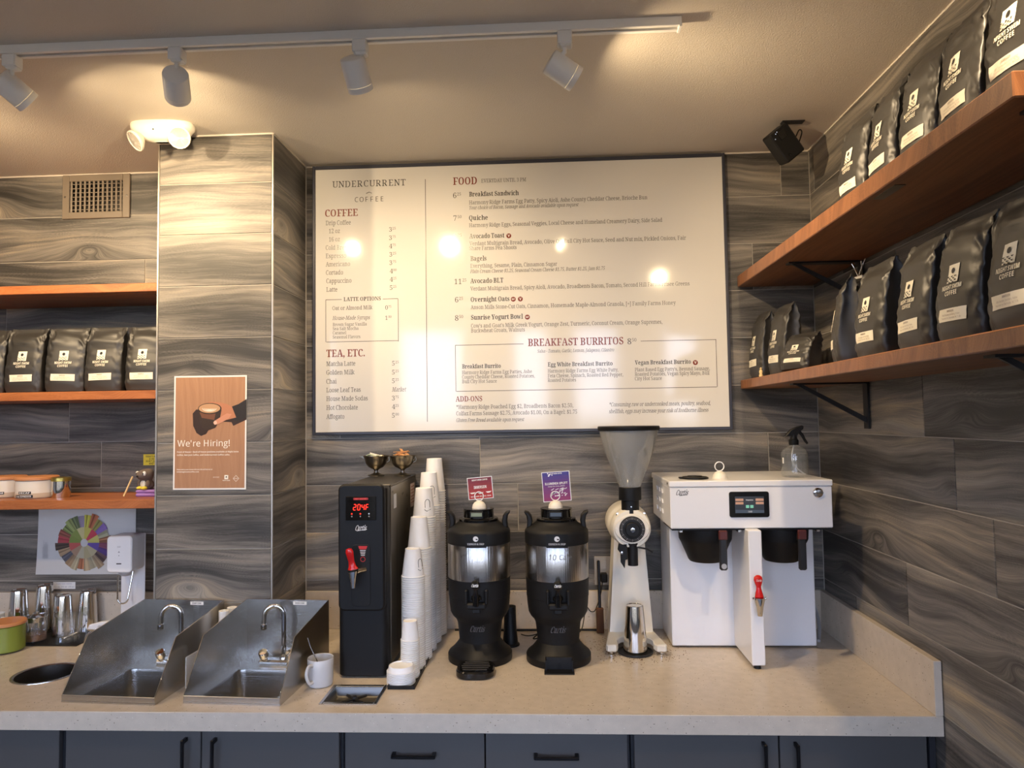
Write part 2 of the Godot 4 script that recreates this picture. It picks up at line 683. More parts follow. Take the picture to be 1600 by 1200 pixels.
# ---------------------------------------------------------------- the place
func _ready() -> void:
	var cam := Camera3D.new()
	cam.name = "camera"
	cam.transform = Transform3D(look, CAM)
	cam.fov = rad_to_deg(2.0 * atan(600.0 / F))
	cam.near = 0.05
	cam.far = 200.0
	cam.current = true
	add_child(cam)
	var env := Environment.new()
	env.background_mode = Environment.BG_SKY
	var sky := Sky.new()
	var sm := ProceduralSkyMaterial.new()
	sm.sky_top_color = c8(150, 174, 222)
	sm.sky_horizon_color = c8(208, 219, 241)
	sm.ground_bottom_color = c8(120, 118, 116)
	sm.ground_horizon_color = c8(170, 170, 172)
	sm.sky_energy_multiplier = 4.7
	sm.ground_energy_multiplier = 3.2
	sky.sky_material = sm
	env.sky = sky
	env.tonemap_mode = Environment.TONE_MAPPER_LINEAR
	env.tonemap_exposure = 0.465
	env.sdfgi_enabled = true
	env.ssao_enabled = true
	env.ssil_enabled = true
	var we := WorldEnvironment.new()
	we.name = "environment"
	we.environment = env
	add_child(we)

	make_materials()
	build_room()
	build_tiles()
	build_track_lights()
	build_counter()
	build_shelves()
	build_menu_board()
	build_bags()
	build_sinks()
	build_water_tower()
	build_cups()
	build_servers()
	build_grinder()
	build_brewer()
	build_wall_fittings()
	build_alcove_things()
	build_small_things()


func slab(x0: float, y0: float, z0: float, x1: float, y1: float, z1: float, s: Shape, bev := 0.0) -> void:
	s.box(Vector3((x0 + x1) / 2, (y0 + y1) / 2, (z0 + z1) / 2), Vector3(x1 - x0, y1 - y0, z1 - z0), bev)


func build_room() -> void:
	var s := Shape.new()
	slab(-4.7, -0.1, -0.2, 4.2, 0.0, 5.3, s)
	structure("floor", s, M.floor)
	s = Shape.new()
	slab(-4.7, CEIL, -0.2, 4.2, CEIL + 0.12, 5.3, s)
	structure("ceiling", s, M.paint, "tan painted ceiling")
	s = Shape.new()
	# the air duct opens through it behind the vent grille
	slab(-4.7, 0, -0.2, -2.132, CEIL, -0.0025, s)
	slab(-1.880, 0, -0.2, 4.2, CEIL, -0.0025, s)
	slab(-2.132, 0, -0.2, -1.880, 2.748, -0.0025, s)
	slab(-2.132, 2.892, -0.2, -1.880, CEIL, -0.0025, s)
	structure("wall_back", s, M.grout, "back wall of grey-brown wood-look plank tiles")
	s = Shape.new()
	slab(-1.508, 0, 0, -1.053, CEIL, 0.3675, s)
	structure("wall_column", s, M.grout, "square column of wood-look plank tiles")
	s = Shape.new()
	slab(RW + 0.0025, 0, 0, RW + 0.16, CEIL, 2.4, s)
	structure("wall_right", s, M.grout, "side wall of wood-look plank tiles behind the coffee bag shelves")
	s = Shape.new()
	slab(-4.7, 0, -0.2, -4.5, CEIL, 5.3, s)
	structure("wall_left", s, M.wall_paint)
	s = Shape.new()
	slab(4.0, 0, -0.2, 4.2, CEIL, 5.3, s)
	structure("wall_far_right", s, M.wall_paint)
	# shop front behind the photographer: piers and a sill, glass between
	s = Shape.new()
	slab(-4.5, 0, 5.1, 4.0, 0.45, 5.3, s)
	slab(-4.5, 2.88, 5.1, 4.0, CEIL, 5.3, s)
	for x in [[-4.5, -3.3], [-2.5, -1.75], [-0.95, -0.40], [0.05, 0.30], [0.85, 1.35], [1.85, 2.5], [3.3, 4.0]]:
		slab(x[0], 0.45, 5.1, x[1], 2.88, 5.3, s)
	structure("wall_front", s, M.wall_paint)
	var k := 0
	for x in [[-3.3, -2.5], [-1.75, -0.95], [-0.40, 0.05], [0.30, 0.85], [1.35, 1.85], [2.5, 3.3]]:
		k += 1
		s = Shape.new()
		slab(x[0], 0.45, 5.195, x[1], 2.88, 5.201, s)
		var w := structure("window_%d" % k, s, M.clear)
		s = Shape.new()
		for e in [[x[0], 0.45, x[0] + 0.04, 2.88], [x[1] - 0.04, 0.45, x[1], 2.88], [x[0], 0.45, x[1], 0.49], [x[0], 2.84, x[1], 2.88]]:
			slab(e[0], e[1], 5.17, e[2], e[3], 5.23, s)
		part(w, "window_frame", s, M.black_metal)


var plank_cache := {}

func plank_mesh(w: float, h: float, row: int, u0: float, mirror: bool) -> ArrayMesh:
	var key := "%.3f %.3f %d %.2f %s" % [w, h, row, u0, mirror]
	if plank_cache.has(key):
		return plank_cache[key]
	var s := Shape.new()
	var b := 0.0012
	var hw := w / 2
	var hh := h / 2
	var zf := 0.0
	var zb := -0.006
	var ua := u0
	var ub := u0 + w / 1.22
	if mirror:
		var t := ua
		ua = ub
		ub = t
	var va := (row * 170.0 + 3.0) / 1020.0
	var vb := (row * 170.0 + 3.0 + 164.0 * minf(1.0, h / 0.2)) / 1020.0
	s.quad(Vector3(-hw + b, -hh + b, zf), Vector3(hw - b, -hh + b, zf), Vector3(hw - b, hh - b, zf), Vector3(-hw + b, hh - b, zf), Vector3.BACK, Vector2(ua, vb), Vector2(ub, vb), Vector2(ub, va), Vector2(ua, va))
	var o := [Vector3(-hw, -hh, zf - b), Vector3(hw, -hh, zf - b), Vector3(hw, hh, zf - b), Vector3(-hw, hh, zf - b)]
	var i := [Vector3(-hw + b, -hh + b, zf), Vector3(hw - b, -hh + b, zf), Vector3(hw - b, hh - b, zf), Vector3(-hw + b, hh - b, zf)]
	var uv := [Vector2(ua, vb), Vector2(ub, vb), Vector2(ub, va), Vector2(ua, va)]
	var nn := [Vector3(0, -1, 0), Vector3(1, 0, 0), Vector3(0, 1, 0), Vector3(-1, 0, 0)]
	for e in 4:
		var f := (e + 1) % 4
		s.quad(o[e], o[f], i[f], i[e], nn[e] + Vector3(0, 0, 1), uv[e], uv[f], uv[f], uv[e])
		var d := Vector3(0, 0, zb - zf + b)
		s.quad(o[e] + d, o[f] + d, o[f], o[e], nn[e], uv[e], uv[f], uv[f], uv[e])
	plank_cache[key] = s.mesh()
	return plank_cache[key]


# rows of planks on a face; face has x along the wall, y up, z out of it
func planks(wall: Node, face: Transform3D, x0: float, x1: float, y0: float, joints: Dictionary, seed_: int, hole := Vector2.ZERO) -> void:
	var rng := RandomNumberGenerator.new()
	rng.seed = seed_
	var gap := 0.0034
	var k := -8
	while 1.72 + k * 0.2025 < CEIL - 0.01:
		var yb := 1.72 + k * 0.2025
		var yt := minf(yb + 0.2025, CEIL - 0.002)
		var j: float = joints.get(k, rng.randf() * 1.22)
		var row := rng.randi_range(0, 5)
		if yb >= y0 - 0.21:
			var x := x0
			var b := j
			while b > x0 + 0.01:
				b -= 1.22
			while b <= x0 + 0.02:
				b += 1.22
			while x < x1 - 0.01:
				var e := minf(b, x1)
				row = (row + rng.randi_range(1, 5)) % 6
				if k == 5 and hole != Vector2.ZERO and x < hole.y:
					if x >= hole.x - 0.001:
						x = hole.y
						if e <= x + 0.01:
							b += 1.22
						continue
					e = minf(e, hole.x)
				var w := snappedf(e - x - gap, 0.001)
				var o := part_mesh(wall, "plank_tile", plank_mesh(w, yt - yb - gap, row, snappedf(rng.randf() * maxf(0.0, 0.998 - w / 1.22), 0.01), rng.randf() < 0.5), M.tile)
				o.transform = face * Transform3D(Basis(), Vector3((x + e) / 2, (yb + yt) / 2, 0.0))
				x = e
				if x >= b - 0.001:
					b += 1.22
		k += 1


func build_tiles() -> void:
	var back := get_node("wall_back")
	planks(back, Transform3D(), -1.049, RW, 0.95, {-1: -0.29, -2: -0.13, -3: -0.62, 0: 0.32, 1: -0.5, 2: 0.1, 3: -0.33, 4: 0.62, 5: -0.2}, 3)
	planks(back, Transform3D(), -3.4, -1.511, 0.95, {0: -2.12, -1: -1.97, -2: -2.6, -3: -1.7, 1: -2.0, 2: -2.42, 3: -3.0, 4: -2.7, 5: -3.2}, 8, Vector2(-2.132, -1.880))
	var col := get_node("wall_column")
	planks(col, Transform3D(Basis(), Vector3(0, 0, 0.370)), -1.506, -1.056, 0.95, {-3: -1.9, -2: -1.9, -1: -1.9, 0: -1.9, 1: -1.9, 2: -1.9, 3: -1.9, 4: -1.9, 5: -1.9}, 21)
	planks(col, Transform3D(Basis(Vector3.UP, PI / 2), Vector3(-1.0505, 0, 0)), -0.366, -0.002, 0.95, {-3: -1.0, -2: -1.0, -1: -1.0, 0: -1.0, 1: -1.0, 2: -1.0, 3: -1.0, 4: -1.0, 5: -1.0}, 13)
	var right := get_node("wall_right")
	planks(right, Transform3D(Basis(Vector3.UP, -PI / 2), Vector3(RW, 0, 0)), 0.002, 2.39, 0.15, {0: 0.824, -1: 0.975, -2: 1.134, -3: 1.9, -4: 0.3, 1: 0.45, 2: 0.7, 3: 0.3, 4: 0.95, 5: 0.05}, 34)
	# metal edge strips on the column's corners, and the caulk line under the ceiling
	var n := 0
	for x in [-1.509, -1.0525]:
		n += 1
		var s := Shape.new()
		slab(x - 0.0035, TOP, 0.3655, x + 0.0035, CEIL - 0.002, 0.3715, s, 0.001)
		structure("trim_%d" % n, s, M.trim, "pale metal edge strip up the corner of the tiled column")
	for e in [[-3.4, 0.0, -1.511, 0.004], [-1.049, 0.0, RW, 0.004], [-1.51, 0.3705, -1.05, 0.3745], [-1.051, 0.0, -1.047, 0.372], [RW - 0.004, 0.0, RW, 2.39]]:
		n += 1
		var s := Shape.new()
		slab(e[0], CEIL - 0.006, e[1], e[2], CEIL, e[3], s)
		structure("trim_%d" % n, s, M.paint)


# ---------------------------------------------------------------- track lights
func lamp_head(label: String, at: Vector3, aim: Vector3, stem_from: Vector3, energy: float) -> Node3D:
	var t := thing("track_spotlight", label, "spotlight", stem_from)
	var z := -aim.normalized()
	var x := Vector3.UP.cross(z).normalized()
	var head := Transform3D(Basis(x, z.cross(x), z), at - stem_from)
	var turn := head * Transform3D(Basis(Vector3.RIGHT, -PI / 2), Vector3.ZERO)   # lathe axis y -> beam direction
	var s := Shape.new()
	s.box(Vector3(0, -0.018, 0), Vector3(0.042, 0.036, 0.036), 0.003)
	s.box(Vector3(0.004, -0.038, 0.0), Vector3(0.036, 0.010, 0.030), 0.004)
	part(t, "track_adapter", s, M.lamp_white)
	s = Shape.new()
	var rear: Vector3 = head * Vector3(0, 0.012, 0.030)
	s.tube([Vector3(0, -0.04, 0), Vector3(0, -0.055, 0), rear.lerp(Vector3(0, -0.055, 0), 0.4), rear], 0.0065, 10)
	part(t, "stem", s, M.lamp_white)
	s = Shape.new()
	s.xf = turn
	s.lathe([Vector2(0, -0.048), Vector2(0.030, -0.048), Vector2(0.0345, -0.046), Vector2(0.0365, -0.042), Vector2(0.0375, 0.030), Vector2(0.0365, 0.0305)], 32)
	part(t, "housing", s, M.lamp_white)
	s = Shape.new()
	s.xf = turn
	s.lathe([Vector2(0.0360, 0.0305), Vector2(0.0375, 0.0312), Vector2(0.0375, 0.046), Vector2(0.0366, 0.048), Vector2(0.0345, 0.048), Vector2(0.0335, 0.030)], 32)
	part(t, "front_ring", s, M.lamp_white)
	s = Shape.new()
	s.xf = turn
	s.lathe([Vector2(0.0335, 0.031), Vector2(0.0, 0.031)], 28)
	part(t, "lamp_face", s, M.bulb)
	var l := AreaLight3D.new()
	l.name = "spot_wash"
	l.transform = head * Transform3D(Basis(), Vector3(0, 0, -0.034))
	l.area_size = Vector2(0.046, 0.046)
	l.light_color = Color(1.0, 0.88, 0.705)
	l.light_energy = energy * 0.42
	l.shadow_enabled = true
	t.add_child(l)
	var b := SpotLight3D.new()
	b.name = "spot_beam"
	b.transform = head * Transform3D(Basis(), Vector3(0, 0, -0.036))
	b.light_color = Color(1.0, 0.88, 0.705)
	b.light_energy = energy
	b.light_size = 0.02
	b.spot_range = 8.0
	b.spot_attenuation = 2.0
	b.spot_angle = 54.0
	b.spot_angle_attenuation = 1.0
	b.shadow_enabled = true
	t.add_child(b)
	return t


func track_rail(label: String, x0: float, x1: float, z: float) -> void:
	var t := thing("track_rail", label, "light track", Vector3((x0 + x1) / 2, CEIL, z))
	var hl := (x1 - x0) / 2
	var s := Shape.new()
	slab(-hl, -0.026, 0.0065, hl, 0.0, 0.019, s, 0.001)
	slab(-hl, -0.026, -0.019, hl, 0.0, -0.0065, s, 0.001)
	slab(-hl, -0.006, -0.0065, hl, 0.0, 0.0065, s)
	part(t, "rail", s, M.lamp_white)
	s = Shape.new()
	slab(-hl, -0.008, -0.006, hl, -0.006, 0.006, s)
	part(t, "conductor_slot", s, M.dark)
	s = Shape.new()
	slab(hl - 0.002, -0.030, -0.0195, hl + 0.006, 0.0, 0.0195, s, 0.001)
	part(t, "end_cap", s, M.lamp_white)


func build_track_lights() -> void:
	var tz := 1.04
	track_rail("long pale grey ceiling track carrying the spotlights in front of the menu board", -3.2, 0.395, tz)
	var spots := [
		["grey cylinder track spotlight tilted toward the tiled column, farthest from the track end", Vector2(22, 141), Vector3(0.44, -0.52, -0.73), 20, 0.8],
		["grey track spotlight on the track beyond the left picture edge, washing the alcove wall", Vector2(-235, 150), Vector3(0.10, -0.46, -0.88), -235, 1.15],
		["grey track spotlight above the emergency light, seen from its flat back", Vector2(276, 134), Vector3(-0.38, -0.34, -0.86), 277, 0.62],
		["grey track spotlight aimed steeply down, above the left part of the menu board", Vector2(557, 116), Vector3(0.10, -0.72, -0.68), 563, 1.2],
		["grey track spotlight tilted sideways to the right wall, nearest the track end", Vector2(879, 110), Vector3(0.83, -0.47, -0.29), 882, 1.25],
	]
	for e in spots:
		var p: Vector2 = e[1]
		var at := onz(p.x, p.y, 1.01)
		var ad := onz(e[3], 60, tz)
		lamp_head(e[0], at, e[2], Vector3(ad.x, CEIL - 0.026, tz), 2.2 * e[4])
	# the second track over the photographer's side; its lamp is mirrored in the menu board
	track_rail("second ceiling track nearer the shop front", -2.8, 1.4, 1.98)
	lamp_head("track spotlight on the second track, above the brewer side", Vector3(0.80, 2.80, 1.95), Vector3(0.05, -0.8, -0.6), Vector3(0.80, CEIL - 0.026, 1.98), 2.0)
	lamp_head("track spotlight on the second track, above the sink side", Vector3(-2.4, 2.80, 1.95), Vector3(0.05, -0.8, -0.6), Vector3(-2.4, CEIL - 0.026, 1.98), 2.0)


# ---------------------------------------------------------------- counter and cabinets
func build_counter() -> void:
	var t := thing("countertop", "long pale speckled stone countertop with upstand along the tiled walls", "countertop", Vector3(0, 0, 0))
	var c := CSGCombiner3D.new()
	c.name = "slab"
	var b := CSGBox3D.new()
	b.name = "stone"
	b.size = Vector3(4.335, 0.03, 0.863)
	b.position = Vector3(-1.0325, TOP - 0.015, 0.4335)
	c.add_child(b)
	var cut := [[Vector3(-1.2805, TOP, 0.16), Vector3(0.4645, 0.2, 0.428)], [Vector3(-0.636, TOP, 0.728), Vector3(0.164, 0.2, 0.128)]]
	for e in cut:
		var h := CSGBox3D.new()
		h.name = "cut"
		h.operation = CSGShape3D.OPERATION_SUBTRACTION
		h.position = e[0]
		h.size = e[1]
		c.add_child(h, true)
	for e in [[-1.394, -0.07], [-0.995, -0.06]]:
		var h := CSGBox3D.new()
		h.name = "cut"
		h.operation = CSGShape3D.OPERATION_SUBTRACTION
		h.position = Vector3(e[0], TOP, 0.64)
		h.rotation.y = e[1]
		h.size = Vector3(0.272, 0.2, 0.30)
		c.add_child(h, true)
	var r := CSGCylinder3D.new()
	r.name = "cut"
	r.operation = CSGShape3D.OPERATION_SUBTRACTION
	r.radius = 0.098
	r.height = 0.2
	r.sides = 40
	r.position = Vector3(-1.80, TOP, 0.548)
	c.add_child(r, true)
	for n in c.get_children():
		n.material = M.stone
	t.add_child(c)
	var s := Shape.new()
	slab(-3.2, TOP - 0.058, 0.842, 1.137, TOP - 0.0005, 0.866, s, 0.0015)
	part(t, "front_edge", s, M.stone)
	s = Shape.new()
	slab(-1.046, TOP + 0.0005, 0.003, 1.115, 1.068, 0.021, s, 0.0012)
	part(t, "back_upstand", s, M.stone)
	s = Shape.new()
	slab(-3.2, TOP + 0.0005, 0.003, -1.513, 1.068, 0.021, s, 0.0012)
	part(t, "back_upstand", s, M.stone)
	s = Shape.new()
	slab(1.1145, TOP + 0.0005, 0.003, 1.137, 1.068, 0.866, s, 0.0012)
	part(t, "side_upstand", s, M.stone)

	# base cabinets
	var units := [
		["grey base cabinet left of the sinks, only its door edge in view", -2.35, -1.548, "door"],
		["dark grey double-door base cabinet under the two sinks", -1.530, -0.655, "door"],
		["dark grey base cabinet with two drawer fronts under the cup stacks and servers", -0.640, 0.228, "drawer"],
		["dark grey double-door base cabinet under the white brewer", 0.244, 1.108, "door"],
	]
	for u in units:
		var x0: float = u[1]
		var x1: float = u[2]
		var cx := (x0 + x1) / 2
		var o := thing("base_cabinet", u[0], "cabinet", Vector3(cx, 0, 0))
		var hw := (x1 - x0) / 2
		s = Shape.new()
		var bz := 0.03 if x0 > -1.0 or x0 < -2.0 else 0.385
		slab(-hw - 0.006, 0.10, bz, -hw + 0.002, TOP - 0.06, 0.805, s)
		slab(hw - 0.012, 0.10, bz, hw + 0.006, TOP - 0.06, 0.805, s)
		slab(-hw, 0.10, bz, hw, 0.12, 0.805, s)
		slab(-hw, 0.10, bz, hw, TOP - 0.24, bz + 0.015, s)
		slab(-hw - 0.006, 0.0, bz + 0.05, hw + 0.006, 0.10, 0.72, s)
		slab(-hw, TOP - 0.075, 0.797, hw, TOP - 0.06, 0.805, s)
		part(o, "carcass", s, M.carcass)
		for k in 2:
			var a := -hw + 0.002 if k == 0 else 0.002
			var e := -0.002 if k == 0 else hw - 0.002
			var tops := [[0.12, TOP - 0.068]] if u[3] == "door" else [[0.68, TOP - 0.068], [0.40, 0.676], [0.12, 0.396]]
			for y in tops:
				s = Shape.new()
				slab(a, y[0], 0.807, e, y[1], 0.826, s, 0.0015)
				var d := part(o, "door" if u[3] == "door" else "drawer", s, M.cabinet)
				s = Shape.new()
				if u[3] == "door":
					var hx := e - 0.045 if k == 0 else a + 0.045
					s.box(Vector3(hx, 0.745, 0.852), Vector3(0.010, 0.150, 0.008), 0.002)
					s.box(Vector3(hx, 0.812, 0.838), Vector3(0.010, 0.012, 0.026), 0.001)
					s.box(Vector3(hx, 0.678, 0.838), Vector3(0.010, 0.012, 0.026), 0.001)
				else:
					var hx2 := (a + e) / 2
					var hy: float = y[1] - 0.068
					s.box(Vector3(hx2, hy, 0.852), Vector3(0.135, 0.010, 0.008), 0.002)
					s.box(Vector3(hx2 - 0.062, hy, 0.838), Vector3(0.012, 0.010, 0.026), 0.001)
					s.box(Vector3(hx2 + 0.062, hy, 0.838), Vector3(0.012, 0.010, 0.026), 0.001)
				part(d, "handle", s, M.handle)
	s = Shape.new()
	slab(1.115, 0.0, 0.03, 1.134, TOP - 0.06, 0.822, s, 0.001)
	solo("filler_panel", s, M.carcass, "narrow dark filler panel between the end cabinet and the tiled side wall", "panel")


func build_shelves() -> void:
	for e in [[2.320, 2.354, "top"], [1.893, 1.927, "middle"], [1.465, 1.5, "lowest"]]:
		var s := Shape.new()
		slab(-3.0, e[0], 0.003, -1.513, e[1], 0.33, s, 0.002)
		var label: String = {"top": "empty orange wooden wall shelf left of the column, topmost of three", "middle": "orange wooden wall shelf left of the column carrying a row of coffee bags", "lowest": "orange wooden wall shelf carrying canisters and a plush toy"}[e[2]]
		var o := thing("wall_shelf", label, "shelf", Vector3(0, 0, 0))
		part(o, "board", s, M.wood_x)
		for x in [-1.56, -2.75]:
			s = Shape.new()
			slab(x - 0.016, e[0] - 0.006, 0.004, x + 0.016, e[0], 0.27, s)
			slab(x - 0.016, e[0] - 0.17, 0.003, x + 0.016, e[0], 0.009, s)
			s.xf = Transform3D(Basis(Vector3.UP, PI / 2), Vector3(x, 0, 0))
			s.prism(PackedVector2Array([Vector2(-0.20, e[0] - 0.006), Vector2(-0.006, e[0] - 0.13), Vector2(-0.006, e[0] - 0.145), Vector2(-0.22, e[0] - 0.006)]), -0.004, 0.004)
			part(o, "bracket", s, M.black_metal)
	for e in [[2.340, 2.388, 1.768, "upper wooden shelf on the side wall with five coffee bags"], [1.905, 1.942, 2.36, "lower wooden shelf on the side wall crowded with coffee bags"]]:
		var o := thing("wall_shelf", e[3], "shelf", Vector3(0, 0, 0))
		var s := Shape.new()
		slab(0.822, e[0], 0.003, RW - 0.003, e[1], e[2], s, 0.0025)
		part(o, "board", s, M.wood_z)
		for z in [0.463, 1.72 if e[0] > 2.0 else 1.58]:
			s = Shape.new()
			slab(0.875, e[0] - 0.006, z - 0.018, RW - 0.003, e[0], z + 0.018, s)
			slab(RW - 0.010, e[0] - 0.165, z - 0.018, RW - 0.003, e[0], z + 0.018, s)
			s.prism(PackedVector2Array([Vector2(0.915, e[0] - 0.006), Vector2(RW - 0.008, e[0] - 0.125), Vector2(RW - 0.008, e[0] - 0.145), Vector2(0.89, e[0] - 0.006)]), z - 0.004, z + 0.004)
			part(o, "bracket", s, M.black_metal)
		if e[0] > 2.0:
			s = Shape.new()
			slab(0.842, e[0] - 0.002, 1.20, 0.868, e[0], 1.31, s)
			part(o, "price_strip", s, M.steel_dark)


# ---------------------------------------------------------------- menu board
const INK := Color(0.045, 0.040, 0.038)
const INK_SOFT := Color(0.085, 0.078, 0.072)
const RUST := Color(0.20, 0.040, 0.024)

func build_menu_board() -> void:
	var zf := 0.020
	var tl := onz(488.5, 264, zf)
	var br := onz(1144, 672, zf)
	var x0 := tl.x
	var x1 := 0.780
	var y0 := br.y + 0.002
	var y1 := 2.918
	var c := Vector3((x0 + x1) / 2, (y0 + y1) / 2, 0.003)
	var t := thing("menu_board", "large white printed menu board in a dark frame on the back wall", "menu board", c)
	var w := x1 - x0
	var h := y1 - y0
	var s := Shape.new()
	slab(-w / 2 + 0.006, -h / 2 + 0.006, 0, w / 2 - 0.006, h / 2 - 0.006, 0.017, s)
	part(t, "panel", s, M.board_face)
	for e in [[-w / 2, -h / 2, -w / 2 + 0.013, h / 2], [w / 2 - 0.013, -h / 2, w / 2, h / 2], [-w / 2 + 0.013, -h / 2, w / 2 - 0.013, -h / 2 + 0.013], [-w / 2 + 0.013, h / 2 - 0.016, w / 2 - 0.013, h / 2]]:
		s = Shape.new()
		slab(e[0], e[1], 0, e[2], e[3], 0.022, s, 0.002)
		part(t, "frame", s, M.board_frame)
	# print: [words, left px, right px, mid-height px, em in px, style]
	var coffee := [
		["UNDERCURRENT", 520, 634, 289, 13.5, "title"], ["COFFEE", 554, 600, 312.5, 10.5, "sans"],
		["COFFEE", 508, 559, 334, 15.5, "red"], ["Drip Coffee", 509, 548, 349, 9.68, ""], ["12 oz", 514, 531, 361.5, 9.68, ""], ["16 oz", 514, 531, 374.5, 9.68, ""],
		["Cold Brew", 509, 545, 387.5, 9.68, ""], ["Espresso", 509, 541, 400.5, 9.68, ""], ["Americano", 509, 547, 413.5, 9.68, ""], ["Cortado", 509.5, 536, 426.5, 9.68, ""],
		["Cappuccino", 510, 549, 439.5, 9.68, ""], ["Latte", 510, 527, 453, 9.68, ""],
		["3|25", 608, 0, 359, 9.68, ""], ["3|75", 608, 0, 372, 9.68, ""], ["4|75", 608, 0, 385, 9.68, ""], ["3|25", 608.5, 0, 398, 9.68, ""], ["3|75", 608.5, 0, 411, 9.68, ""],
		["4|00", 609, 0, 424, 9.68, ""], ["4|25", 609, 0, 437, 9.68, ""], ["5|25", 609, 0, 450, 9.68, ""]]
	var options := [
		["LATTE OPTIONS", 537, 595, 468, 8.36, "bold"], ["Oat or Almond Milk", 519.5, 582, 482, 8.36, ""], ["0|75", 602, 0, 481, 8.8, ""],
		["House-Made Syrups", 520, 578, 497.5, 8.36, "italic"], ["1|00", 602, 0, 497, 8.8, ""], ["Brown Sugar Vanilla", 520, 573, 507.5, 6.86, "soft"], ["Sea Salt Mocha", 520, 560, 514, 6.86, "soft"],
		["Caramel", 520, 541, 520.5, 6.86, "soft"], ["Seasonal Flavors", 520, 563, 527, 6.86, "soft"]]
	var tea := [
		["TEA, ETC.", 510, 570, 553, 15.5, "red"], ["Matcha Latte", 510, 555, 569, 9.68, ""], ["Golden Milk", 510, 554, 582.5, 9.68, ""], ["Chai", 510, 526, 596.5, 9.68, ""], ["Loose Leaf Teas", 510, 563.5, 610, 9.68, ""],
		["House Made Sodas", 510, 574.5, 623.5, 9.68, ""], ["Hot Chocolate", 510, 559, 637.5, 9.68, ""], ["Affogato", 510, 538, 651.5, 9.68, ""],
		["5|25", 612.5, 0, 568, 9.68, ""], ["5|25", 612.5, 0, 582, 9.68, ""], ["5|25", 612.5, 0, 595.5, 9.68, ""], ["Market|", 613, 0, 609, 9.24, "italic"], ["3|75", 612.5, 0, 622.5, 9.68, ""], ["4|25", 612.5, 0, 636, 9.68, ""], ["5|00", 612.5, 0, 649.5, 9.68, ""]]
	var food := [
		["FOOD", 708, 745, 284, 16, "red"], ["EVERYDAY UNTIL 3 PM", 752, 822, 283, 7.92, "soft"],
		["6|25", 708, 0, 306, 11.44, ""], ["Breakfast Sandwich", 733, 810.5, 304, 10.12, "bold"], ["Harmony Ridge Farms Egg Patty, Spicy Aioli, Ashe County Cheddar Cheese, Brioche Bun", 733, 1011.5, 317, 8.36, "soft"],
		["Your choice of Bacon, Sausage and Avocado available upon request", 733, 904, 325, 7.48, "italic"],
		["7|50", 708.5, 0, 341.5, 11.44, ""], ["Quiche", 733, 762, 341, 10.12, "bold"], ["Harmony Ridge Eggs, Seasonal Veggies, Local Cheese and Homeland Creamery Dairy, Side Salad", 733, 1035, 352.5, 8.36, "soft"],
		["9|25", 709, 0, 370, 11.44, ""], ["Avocado Toast", 733.5, 788, 369.5, 10.12, "bold"], ["Verdant Multigrain Bread, Avocado, Olive Oil, Bull City Hot Sauce, Seed and Nut mix, Pickled Onions, Fair", 733.5, 1072, 381, 8.36, "soft"], ["Share Farms Pea Shoots", 733.5, 807, 388.5, 8.36, "soft"],
		["Bagels", 735, 760, 404.5, 10.12, "bold"], ["Everything, Sesame, Plain, Cinnamon Sugar", 735, 870.5, 416, 8.36, "soft"], ["Plain Cream Cheese $1.25, Seasonal Cream Cheese $1.75, Butter $1.25, Jam $1.75", 735, 945, 424.5, 7.48, "italic"],
		["11|25", 710, 0, 440.5, 11.44, ""], ["Avocado BLT", 735, 786.5, 439.5, 10.12, "bold"], ["Verdant Multigrain Bread, Spicy Aioli, Avocado, Broadbents Bacon, Tomato, Second Hill Farms Frisee Greens", 735, 1077.5, 451.5, 8.36, "soft"],
		["6|25", 711, 0, 469, 11.44, ""], ["Overnight Oats", 735.5, 796, 468.5, 10.12, "bold"], ["Anson Mills Stone-Cut Oats, Cinnamon, Homemade Maple-Almond Granola, J+J Family Farms Honey", 735.5, 1056, 480.5, 8.36, "soft"],
		["8|50", 711, 0, 497.5, 11.44, ""], ["Sunrise Yogurt Bowl", 736, 817, 496.5, 10.12, "bold"], ["Cow's and Goat's Milk Greek Yogurt, Orange Zest, Turmeric, Coconut Cream, Orange Supremes,", 736, 1035, 509.5, 8.36, "soft"], ["Buckwheat Groats, Walnuts", 736, 820, 517, 8.36, "soft"]]
	var burritos := [
		["BREAKFAST BURRITOS", 825, 974, 536, 15.5, "red"], ["8|50", 980.5, 0, 534, 12.32, ""], ["Salsa - Tomato, Garlic, Lemon, Jalapeno, Cilantro", 840, 959.5, 549, 6.86, "italic"],
		["Breakfast Burrito", 722, 782.5, 573, 8.8, "bold"], ["Harmony Ridge Farms Egg Patties, Ashe", 722, 831, 582.5, 7.39, "soft"], ["County Cheddar Cheese, Roasted Potatoes,", 722, 835.5, 589.5, 7.39, "soft"], ["Bull City Hot Sauce", 722, 776, 596.5, 7.39, "soft"],
		["Egg White Breakfast Burrito", 856, 957, 570, 8.8, "bold"], ["Harmony Ridge Farms Egg White Patty,", 856, 966, 580, 7.39, "soft"], ["Feta Cheese, Spinach, Roasted Red Pepper,", 856, 973.5, 587.5, 7.39, "soft"], ["Roasted Potatoes", 856, 900, 594.5, 7.39, "soft"],
		["Vegan Breakfast Burrito", 992, 1079.5, 567, 8.8, "bold"], ["Plant Based Egg Patty's, Beyond Sausage,", 992, 1109, 578, 7.39, "soft"], ["Roasted Potatoes, Vegan Spicy Mayo, Bull", 992, 1108.5, 585, 7.39, "soft"], ["City Hot Sauce", 992, 1034, 592, 7.39, "soft"]]
